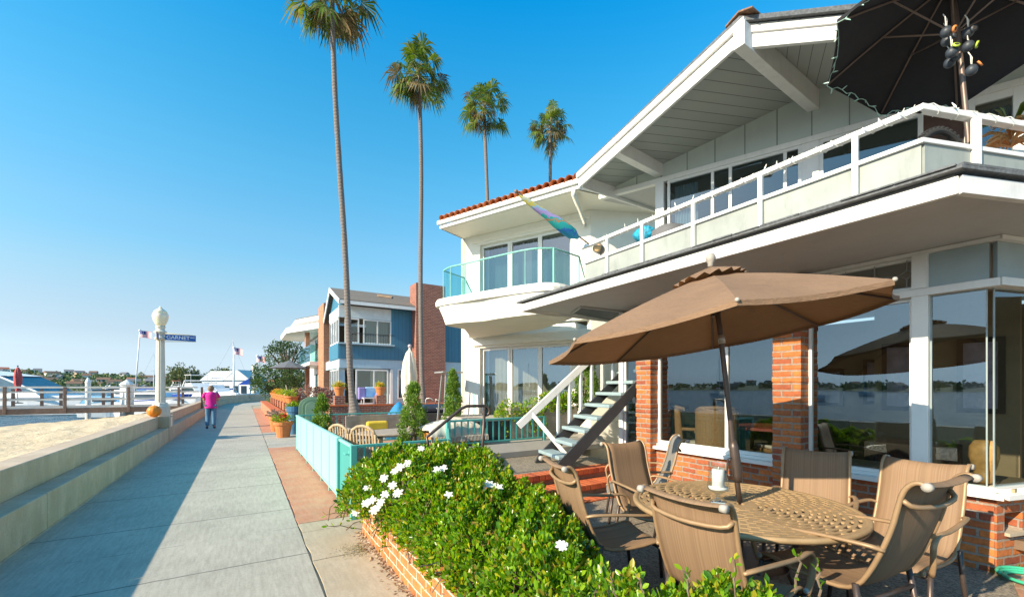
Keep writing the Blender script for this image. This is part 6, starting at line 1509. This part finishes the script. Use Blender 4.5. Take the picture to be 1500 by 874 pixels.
mb = MB(); mb.tube([c-xd*.37+np.array([0,0,.11]), c+xd*.1+np.array([0,0,.10]), c+xd*.37+np.array([0,0,.092])], .011, 6); mb.tube([c-xd*.37+np.array([0,0,-.13]), c+xd*.1+np.array([0,0,-.10]), c+xd*.37+np.array([0,0,-.092])], .011, 6); mb.build('bracket', ys, sg, smooth=True)
s2_ = thing('street_sign', 'foreshortened blue street sign blade on the left side of the lamp post', 'street sign', (lp[0]-.1, lp[1]-.5, zs))
xd2 = np.array([.05,-.998,0]); c = np.array([lp[0]-.02, lp[1]-.14, zs])+xd2*.32
mb = MB(); mb.obox(c, xd2*.30, (xd2[1]*.006, -xd2[0]*.006, 0), (0,0,.085)); mb.build('blade', bs, s2_)
mb = MB(); mb.tube([c-xd2*.30+np.array([0,0,.12]), c+xd2*.30+np.array([0,0,.095])], .011, 6); mb.tube([c-xd2*.30+np.array([0,0,-.12]), c+xd2*.30+np.array([0,0,-.095])], .011, 6); mb.build('bracket', ys, s2_, smooth=True)
# pumpkin
pk = np.array([-2.22, 16.02, .742]); pt = thing('pumpkin', 'round orange pumpkin with a short stem at the foot of the lamp post', 'pumpkin', tuple(pk))
mb = MB(); mb.ball((pk[0], pk[1], pk[2]+.165), .172, 48, 14, 1, 1, .98, wob=lambda th, z: 1-.07*abs(math.sin(th*5.5))**3 if False else 1-.06*(1-abs(math.sin(th*5)))**2); mb.build('body', paint('pumpkin_skin', (.72,.22,.012), .45, .1, 8), pt, smooth=True)
mb = MB(); mb.tube([(pk[0],pk[1],pk[2]+.31),(pk[0]+.015,pk[1],pk[2]+.345)], [.022,.014], 7); mb.build('stem', paint('pumpkin_stem', (.2,.2,.08), .8), pt)
# far lamp post at the bend
lt2 = clone(lt, (.9, 57.0, .9), 0, 'small distant cream lamp post where the seawall bends')

# ================================================================ person
sk = {'pel':(0,0,.93,.13,.10),'waist':(0,.01,1.08,.115,.085),'chest':(0,.01,1.26,.13,.085),'neckb':(0,0,1.40,.10,.08),'neck':(0,.01,1.45,.05,.05),'head':(0,.03,1.54,.078,.088),'crown':(0,.02,1.61,.055,.065),
 'hl':(-.09,0,.86,.10,.10),'kl':(-.105,.05,.47,.062,.065),'al':(-.11,-.05,.09,.042,.045),'tl':(-.125,.09,.035,.035,.028),
 'hr':(.09,0,.86,.10,.10),'kr':(.10,-.01,.47,.062,.065),'ar':(.10,-.07,.09,.042,.045),'tr':(.115,.07,.035,.035,.028),
 'sl':(-.175,.0,1.36,.06,.06),'el':(-.235,.03,1.10,.042,.042),'wl':(-.14,.24,1.13,.028,.03),
 'sr':(.175,.0,1.36,.06,.06),'er':(.245,.02,1.10,.042,.042),'wr':(.18,.24,1.10,.028,.03)}
ed_ = [('pel','waist'),('waist','chest'),('chest','neckb'),('neckb','neck'),('neck','head'),('head','crown'),('pel','hl'),('hl','kl'),('kl','al'),('al','tl'),('pel','hr'),('hr','kr'),('kr','ar'),('ar','tr'),('chest','sl'),('sl','el'),('el','wl'),('chest','sr'),('sr','er'),('er','wr')]
def skinmesh(name, keys, edges, mat, par, grow=0, sub=2, data=None):
    D_ = data or sk; me = bpy.data.meshes.new(name); ks = list(keys); me.from_pydata([D_[k][:3] for k in ks], [(ks.index(a), ks.index(b_)) for a, b_ in edges if a in ks and b_ in ks], []); me.materials.append(mat)
    o = bpy.data.objects.new(name, me); COL.objects.link(o); o.parent = par
    md = o.modifiers.new('skin', 'SKIN')
    for i, k in enumerate(ks): me.skin_vertices[0].data[i].radius = (D_[k][3]+grow, D_[k][4]+grow); me.skin_vertices[0].data[i].use_root = (i == 0)
    md.use_smooth_shade = True; s_ = o.modifiers.new('sub', 'SUBSURF'); s_.levels = s_.render_levels = sub; return o
px_ = at_z(309, 627, 0); pe = thing('person', 'person in a magenta short sleeved top and blue jeans walking away, hands raised in front', 'person', (px_[0], px_[1], 0), R_(-2))
skinmesh('body', sk.keys(), ed_, skin, pe)
jean = paint('blue_denim', (.09,.20,.32), .85, .15, 20, .3, 60); mag = paint('magenta_cloth', (.62,.01,.25), .8, .08, 14)
skinmesh('jeans', ['pel','hl','kl','al','hr','kr','ar'], ed_, jean, pe, .022)
mb = MB(); mb.lathe([(.20,.79),(.205,.81),(.195,.90),(.172,1.02),(.175,1.15),(.195,1.27),(.185,1.34),(.13,1.40),(.085,1.425)], (px_[0], px_[1]+.01, 0), 28, 1, .92, wob=lambda th, z: 1+.035*math.sin(th*7+z*5)*(1.5-z)+.015*math.sin(th*13+z*20)); mb.build('blouse', mag, pe, smooth=True)
for sx in (-1, 1): mb = MB(); mb.tube([(px_[0]+sx*.12, px_[1]+.005, 1.37), (px_[0]+sx*.185, px_[1]+.005, 1.35), (px_[0]+sx*.225, px_[1]+.015, 1.27), (px_[0]+sx*.245, px_[1]+.02, 1.19)], [.05,.066,.068,.066], 12); mb.build('sleeve', mag, pe, smooth=True)
mb = MB(); mb.ball((px_[0], px_[1], 1.555), .108, 16, 12, 1, 1.05, 1.18, wob=lambda th, z: 1+.03*math.sin(th*9+z*30)); mb.build('hair', paint('greyish_brown_hair', (.22,.15,.10), .8, .25, 30, .6, 60), pe, smooth=True)
for sx in (-1,1):
    w = sk['wl' if sx < 0 else 'wr']; hk = {'p':(w[0],w[1],w[2],.024,.02), 'q':(w[0]-sx*.01,w[1]+.07,w[2]+.02,.032,.014)}; ee = [('p','q')]
    for f_ in range(4): hk['f%d' % f_] = (w[0]-sx*.01+(f_-1.5)*.017, w[1]+.12+.008*(f_ in (1,2)), w[2]+.02, .008,.008); hk['g%d' % f_] = (w[0]-sx*.01+(f_-1.5)*.017, w[1]+.145, w[2]-.012, .007,.007); ee += [('q','f%d' % f_),('f%d' % f_,'g%d' % f_)]
    hk['t0'] = (w[0]-sx*.045, w[1]+.06, w[2]+.015, .009,.009); hk['t1'] = (w[0]-sx*.05, w[1]+.095, w[2]+.01, .007,.007); ee += [('p','t0'),('t0','t1')]
    skinmesh('hand', hk.keys(), ee, skin, pe, 0, 1, hk)
    f0 = sk['tl' if sx < 0 else 'tr']; mb = MB(); mb.ball((px_[0]+f0[0]*1., px_[1]+f0[1]-.09, .045), .055, 12, 8, .85, 2.1, .8); mb.build('shoe', paint('navy_shoe', (.03,.04,.08), .6), pe, smooth=True)

# ================================================================ beach pier fence, pilings, flags
bf = thing('pier_fence', 'brown post and white rail fence along the pier beyond the sand', 'fence', (-6, 30, 0))
wood_b = paint('pier_brown', (.17,.115,.09), .8, .25, 10, .4, 30); rail_w = paint('weathered_white_rail', (.62,.62,.60), .6, .08, 5, dirt=.2)
YF = 30.0; xl, xr_ = -22.0, -2.25
for z in (1.60, 1.36, .99, .62): mb = MB(); mb.box(xl, YF-.03, z-.045, xr_, YF+.03, z+.045-.03*(z == .62)); mb.build('rail', rail_w, bf)
mb = MB(); mb.box(xl, YF-.08, .29, xr_, YF+.1, .56); mb.build('deck_beam', wood_b, bf, bev=.02)
for u in (-60, 8, 96, 189, 262, 296):
    x = on_y(u, YF); mb = MB(); mb.box(x-.055, YF-.14, .30, x+.055, YF-.035, 1.62); mb.build('post', wood_b, bf, bev=.01)
mb = MB(); mb.box(xl, YF+.1, .36, xr_, YF+5.6, .52); struct('pier_deck', mb, paint('pier_planks', (.25,.22,.19), .85, .2, 3))  # deck widened behind the fence so its shadow darkens the water
bf2 = thing('pier_fence', 'thin dark post fence along the far edge of the pier', 'fence', (-6, 32.6, 0))
for z in (1.30, .95): mb = MB(); mb.box(xl, YF+5.57, z-.03, xr_, YF+5.63, z+.03); mb.build('rail', rail_w, bf2)
for u in (20, 62, 90, 152, 165, 233, 268): x = on_y(u, YF+5.6); mb = MB(); mb.box(x-.07, YF+5.5, .5, x+.07, YF+5.56, 1.5); mb.build('post', wood_b, bf2)
for i, (u, d, v0, w, lb) in enumerate([(129, 27, 558, .14, 'white piling with a pointed cap in the middle of the pier'), (186, 27, 561, .34, 'broad white box post beside a brown fence post')]):
    p = at(u, v0, d); t = thing('piling', lb, 'piling', (p[0], p[1], -1.3))
    mb = MB(); mb.lathe([(w,-0),(w,p[2]+1.2)], (p[0], p[1], -1.3), 4 if w > .2 else 12); mb.build('shaft', white, t); mb = MB(); mb.lathe([(w*1.15,0),(w*.9,.12),(.01,.34)], (p[0], p[1], p[2]-.1), 12); mb.build('cap', white, t)
folded('red_umbrella', 'closed red parasol on the boat dock at the far left', *at(26, 560, 32)[:2], .4, 2.75, .22, paint('red_canvas', (.62,.10,.09), .8), blackm, blackm)
def flagm(name):
    m, nt, b = nodes(name); g = NT(nt); u = g.uv(); return m
stripe_r, stripe_w, canton = paint('flag_red', (.55,.04,.06), .8, bump=0), paint('flag_white', (.78,.76,.76), .8, bump=0), paint('flag_blue', (.03,.05,.20), .8, bump=0)
def flagpole(label, u, vt, vb, d, w, h, lean=0):
    p0, p1 = np.array(at(u-lean, vb, d)), np.array(at(u, vt, d)); t = thing('flagpole', label, 'flagpole', tuple(p0), 0)
    mb = MB(); mb.tube([p0, p1], [.0022*d*.7, .0016*d*.7], 8); mb.ball(p1, .003*d, 8, 6); mb.build('pole', white, t, smooth=True)
    rdir = np.array([.847,-.531,0]); f = thing('flag', 'stars and stripes flag flying from the ' + label.split(' with')[0], 'flag', tuple(p1), 0)
    n = 14; mbs = [MB(), MB(), MB()]
    def fp(a, b_): return p1+rdir*w*a*.97+np.array([0,0,-h*(.02+b_)-.28*h*a*a])+np.array([-.531,-.847,0])*.10*w*math.sin(a*8)
    for s in range(13):
        for i in range(n):
            a0, a1, b0, b1 = i/n, (i+1)/n, s/13, (s+1)/13; k = 2 if (s < 7 and a0 < .4) else s % 2
            mbs[k].add([fp(a0,b0), fp(a1,b0), fp(a1,b1), fp(a0,b1)], [(0,1,2,3)])
    mbs[0].build('red_stripes', stripe_r, f, uv=False); mbs[1].build('white_stripes', stripe_w, f, uv=False); mbs[2].build('canton', canton, f, uv=False)
    # small stars
    mb = MB()
    for i in range(3):
        for j in range(3):
            q = fp(.08+.12*i, .08+.17*j)+np.array([-.531,-.847,0])*.03; a = rdir*w*.022; z_ = np.array([0,0,h*.028]); mb.add([q-a, q-z_, q+a, q+z_], [(0,1,2,3)])
    mb.build('star', stripe_w, f, uv=False)
flagpole('tall white flagpole left of the lamp post with a flag', 205, 484, 575, 46, 1.45, .72, 7)
flagpole('white flagpole above the white boathouse with a flag', 343, 509, 574, 75, 1.7, 1.15)
flagpole('thin white flagpole beside the shore pine with a flag', 377, 521, 574, 75, 1.6, 1.0)

# ================================================================ boats
navy = paint('navy_canvas', (.01,.06,.32), .7); gel = paint('boat_gelcoat', (.78,.79,.80), .25, .02, bump=0); tglass = paint('boat_dark_glass', (.03,.05,.07), .08, .1, bump=0); lbl = paint('light_blue_canvas', (.12,.35,.55), .7); deckm = paint('boat_deck', (.55,.54,.50), .6)
def hull(t, L_, B, fb, mat, M_):
    mb = MB(); P = []; n = 16
    for i in range(n):
        s = i/(n-1); w = B/2*(1-max(0, (s-.45)/.55)**2.2)*(.82+.18*min(1, s*4)); top = fb*(1+.30*s*s)
        for (a, zz) in ((1,top),(.96,top*.55),(.70,.05),(0,-.25),(-.70,.05),(-.96,top*.55),(-1,top)): P.append((L_*(s-.5)+(.06*L_*(zz/top) if s > .9 else 0), a*w, zz))
    mb.sheet(P, n, 7); m0 = len(mb.v); mb.add([P[j] for j in range(7)], [(0,1,2,3,4,5,6)])
    mb.v = [tuple(M_ @ Vector(p)) for p in mb.v]; mb.build('hull', mat, t, smooth=False)
    mb = MB(); Q = []
    for i in range(n): Q += [P[i*7], P[i*7+6]]
    Q = [(a, b_*.98, c-.04) for a, b_, c in Q]; mb.sheet(Q, n, 2); mb.v = [tuple(M_ @ Vector(p)) for p in mb.v]; mb.build('deck', deckm, t)
def boat(name, label, u, v, d, ang, L_, B, fb, kind, group='boats moored in the bay', wz=-1.35, cat='boat', canv_=navy, hm_=gel):
    x, y = at(u, v, d)[:2]; t = thing(name, label, cat, (x, y, wz), ang, group); M_ = wmat(t)
    def put(mb, nm, mat, **k): mb.v = [tuple(M_ @ Vector(p)) for p in mb.v]; return mb.build(nm, mat, t, **k)
    hull(t, L_, B, fb, hm_, M_)
    if kind == 'sail':
        mb = MB(); mb.ext([(-L_*.1,-B*.28,fb),(L_*.22,-B*.2,fb),(L_*.2,-B*.16,fb+.45),(-L_*.1,-B*.24,fb+.5)], (0,B*.44,0)); put(mb, 'cabin', gel)
        mb = MB(); mb.tube([(L_*.08,0,fb),(L_*.08,0,fb+L_*1.25)], [.09,.05], 8); put(mb, 'mast', white)
        mb = MB(); mb.tube([(L_*.08,0,fb+1.3),(-L_*.36,0,fb+1.25)], [.17,.12], 8); put(mb, 'sail_cover', canv_)
        mb = MB(); mb.tube([(L_*.08,0,fb+L_*1.22),(L_*.5,0,fb+.2)], .012, 4); mb.tube([(L_*.08,0,fb+L_*1.22),(-L_*.48,0,fb+.2)], .012, 4); put(mb, 'stay', blackm); mb = MB(); mb.tube([(L_*.08,-.8,fb+L_*.7),(L_*.08,.8,fb+L_*.7)], .03, 5); put(mb, 'spreader', white)
    else:
        h1 = fb+.95*(L_/9)**.6; mb = MB(); mb.ext([(-L_*.28,-B*.36,fb),(L_*.26,-B*.33,fb),(L_*.12,-B*.31,h1),(-L_*.26,-B*.34,h1)], (0,B*.68,0)); put(mb, 'cabin', gel, bev=.05)
        mb = MB(); mb.ext([(-L_*.22,-B*.375,fb+.35*(h1-fb)),(L_*.20,-B*.35,fb+.35*(h1-fb)),(L_*.14,-B*.345,fb+.85*(h1-fb)),(-L_*.22,-B*.37,fb+.85*(h1-fb))], (0,-.03,0)); mb.ext([(-L_*.22,B*.375,fb+.35*(h1-fb)),(L_*.20,B*.35,fb+.35*(h1-fb)),(L_*.14,B*.345,fb+.85*(h1-fb)),(-L_*.22,B*.37,fb+.85*(h1-fb))], (0,.03,0)); put(mb, 'cabin_window', tglass)
        if kind == 'fly':
            mb = MB(); mb.ext([(-L_*.2,-B*.3,h1),(L_*.06,-B*.28,h1),(L_*.0,-B*.26,h1+.55),(-L_*.2,-B*.3,h1+.5)], (0,B*.58,0)); put(mb, 'flybridge', gel, bev=.04)
            mb = MB(); mb.ext([(-L_*.22,-B*.3,h1+1.7),(L_*.02,-B*.28,h1+1.7),(L_*.02,B*.28,h1+1.7),(-L_*.22,B*.3,h1+1.7)], (0,0,.06)); put(mb, 'canopy', canv_); mb = MB()
            for sx in (-.2,0): 
                for sy in (-.27,.27): mb = MB(); mb.tube([(L_*sx,B*sy,h1+.4),(L_*sx,B*sy,h1+1.7)], .025, 5); put(mb, 'canopy_post', white)
            mb = MB(); mb.tube([(-L_*.3,-B*.32,h1-.3),(-L_*.2,-B*.3,h1+.9),(-L_*.2,B*.3,h1+.9),(-L_*.3,B*.32,h1-.3)], .09, 6); put(mb, 'radar_arch', gel)
        if kind == 'cover': mb = MB(); mb.ext([(-L_*.42,-B*.42,fb+.05),(L_*.35,-B*.36,fb+.25),(L_*.30,0,fb+.7),(-L_*.40,0,fb+.75)], (0,B*.42,0)); put(mb, 'canvas_cover', canv_)
        mb = MB(); pr_ = [(L_*.25,-B*.36,fb*1.1+.5),(L_*.42,-B*.2,fb*1.25+.5),(L_*.49,0,fb*1.3+.5),(L_*.42,B*.2,fb*1.25+.5),(L_*.25,B*.36,fb*1.1+.5)]; mb.tube(pr_, .02, 5)
        for p in pr_: mb.tube([p, (p[0],p[1],p[2]-.55)], .015, 4)
        put(mb, 'bow_rail', rail_w)
    return t
# the large yacht at the left edge: long white roof over dark raked glass
p = at(0, 560, 47); t = thing('large_yacht', 'large white yacht with raked dark windows at the left edge', 'yacht', (p[0]-2, p[1], -1.35), R_(-32)); M_ = wmat(t)
def put(mb, nm, mat, **k): mb.v = [tuple(M_ @ Vector(q)) for q in mb.v]; return mb.build(nm, mat, t, **k)
hull(t, 26, 5.6, 1.7, gel, M_)
mb = MB(); mb.ext([(-9,-2.2,1.75),(9.6,-1.9,1.85),(8.9,-1.9,2.35),(-9,-2.2,2.55)], (0,4.2,0)); put(mb, 'cabin_base', gel, bev=.05)
mb = MB(); mb.ext([(-9,-2.1,2.56),(9.0,-1.8,2.36),(5.0,-1.8,4.15),(-9,-2.1,4.35)], (0,3.9,0)); put(mb, 'dark_glass', paint('yacht_glass', (.05,.11,.16), .1, .3, 1.2, bump=0))
mb = MB(); mb.ext([(-9.4,-2.35,4.36),(4.0,-2.1,4.25),(5.2,-2.0,4.16),(1,-2.0,4.75),(-9.4,-2.2,5.5)], (0,4.3,0)); put(mb, 'roof', gel, bev=.06)
mb = MB(); mb.tube([(4.9,-1.95,4.2),(9.3,-1.95,2.4)], .09, 6); put(mb, 'windshield_trim', gel)
boat('covered_boat', 'long white boat under a bright blue canvas cover behind the lamp post', 236, 575, 38, R_(-36), 7.2, 2.4, 1.65, 'cover')
boat('dinghy', 'small boat with a light blue cover behind the pier rails', 160, 575, 42, R_(-20), 4.6, 1.8, 1.35, 'cover', canv_=lbl)
boat('motor_yacht', 'white motor yacht with a radar arch seen just left of the walking person', 292, 560, 62, R_(-70), 12, 3.8, 1.9, 'fly', cat='yacht', canv_=gel)
boat('motor_boat', 'white cabin cruiser with a flybridge above the promenade wall', 318, 560, 78, R_(-60), 11, 3.6, 1.8, 'fly', canv_=paint('grey_blue_bimini', (.25,.33,.42), .7))
boat('motor_boat', 'low white cabin boat between the lamp post and the far flagpole', 222, 560, 72, R_(-15), 9, 3, 1.6, 'cabin')
boat('motor_boat', 'white cabin boat under the tall flagpole', 195, 560, 66, R_(-40), 9, 3, 1.6, 'cabin')
boat('sailboat', 'sailboat with a thin white mast left of the lamp post', 221, 560, 95, R_(-30), 7.5, 2.6, 1.3, 'sail')
boat('sailboat', 'sailboat with a tall mast beside the boathouse flagpole', 335, 560, 92, R_(-10), 9.5, 2.8, 1.3, 'sail')
boat('motor_boat', 'far white cabin boat right of the lamp post', 268, 560, 98, R_(-50), 10, 3.2, 1.7, 'fly', canv_=paint('red_bimini', (.45,.12,.1), .7))
boat('motor_boat', 'small far motor boat left of the flagpole', 150, 560, 120, R_(10), 9, 3, 1.5, 'cabin')
boat('motor_boat', 'far cabin cruiser above the blue dinghy cover', 172, 560, 140, R_(-10), 11, 3.4, 1.7, 'fly', canv_=lbl)
# boats that only show mirrored in the picture windows
g_ = np.random.default_rng(12); sb = None
for k in range(9):
    a = R_(-100+k*9+g_.uniform(-3,3)); r = g_.uniform(90,190); lbk = 'moored sailboat mirrored small in the picture windows'
    if sb is None:
        sb = boat('sailboat', lbk, 0, 0, 1, 0, 9, 2.8, 1.3, 'sail', 'sailboats mirrored in the windows'); sb.location = (r*math.sin(a), r*math.cos(a), -1.35)
    else: clone(sb, (r*math.sin(a), r*math.cos(a), -1.35), g_.uniform(0,6), lbk)
# boathouse, tent at the end
bh = thing('boathouse', 'white gabled boathouse at the end of the promenade', 'building', (*at(345,570,115)[:2], -1.2), R_(-30)); M_ = wmat(bh)
def putb(mb, nm, mat, **k): mb.v = [tuple(M_ @ Vector(q)) for q in mb.v]; return mb.build(nm, mat, bh, **k)
mb = MB(); mb.box(-6,-4,0,6,4,4.6); putb(mb, 'wall', white); mb = MB(); mb.ext([(-6.5,-4.4,4.6),(-6.5,4.4,4.6),(-6.5,0,7.2)], (6,0,0)); mb.ext([(-.4,-4.4,4.61),(6.5,-4.4,4.61),(3,-4.4,7.4)], (0,8.8,0)); putb(mb, 'roof', paint('pale_roof', (.6,.6,.58), .7))
for k in range(5): mb = MB(); mb.box(-5+k*2.2,-4.06,1.2,-3.6+k*2.2,-4.0,3.2); putb(mb, 'window', tglass)
tx, ty = at(367, 570, 62)[:2]; t = thing('blue_tent', 'peaked navy blue canopy tent beside the shore pine', 'tent', (tx, ty, -.4))
mb = MB(); mb.add([(tx-1.5,ty-1.5,2.0),(tx+1.5,ty-1.5,2.0),(tx+1.5,ty+1.5,2.0),(tx-1.5,ty+1.5,2.0),(tx,ty,3.0)], [(0,1,4),(1,2,4),(2,3,4),(3,0,4)]); mb.build('canopy', navy, t, sol=.03)
for sx in (-1,1):
    for sy in (-1,1): mb = MB(); mb.box(tx+sx*1.45-.04,ty+sy*1.45-.04,-.4,tx+sx*1.45+.04,ty+sy*1.45+.04,2.0); mb.build('pole', white, t)
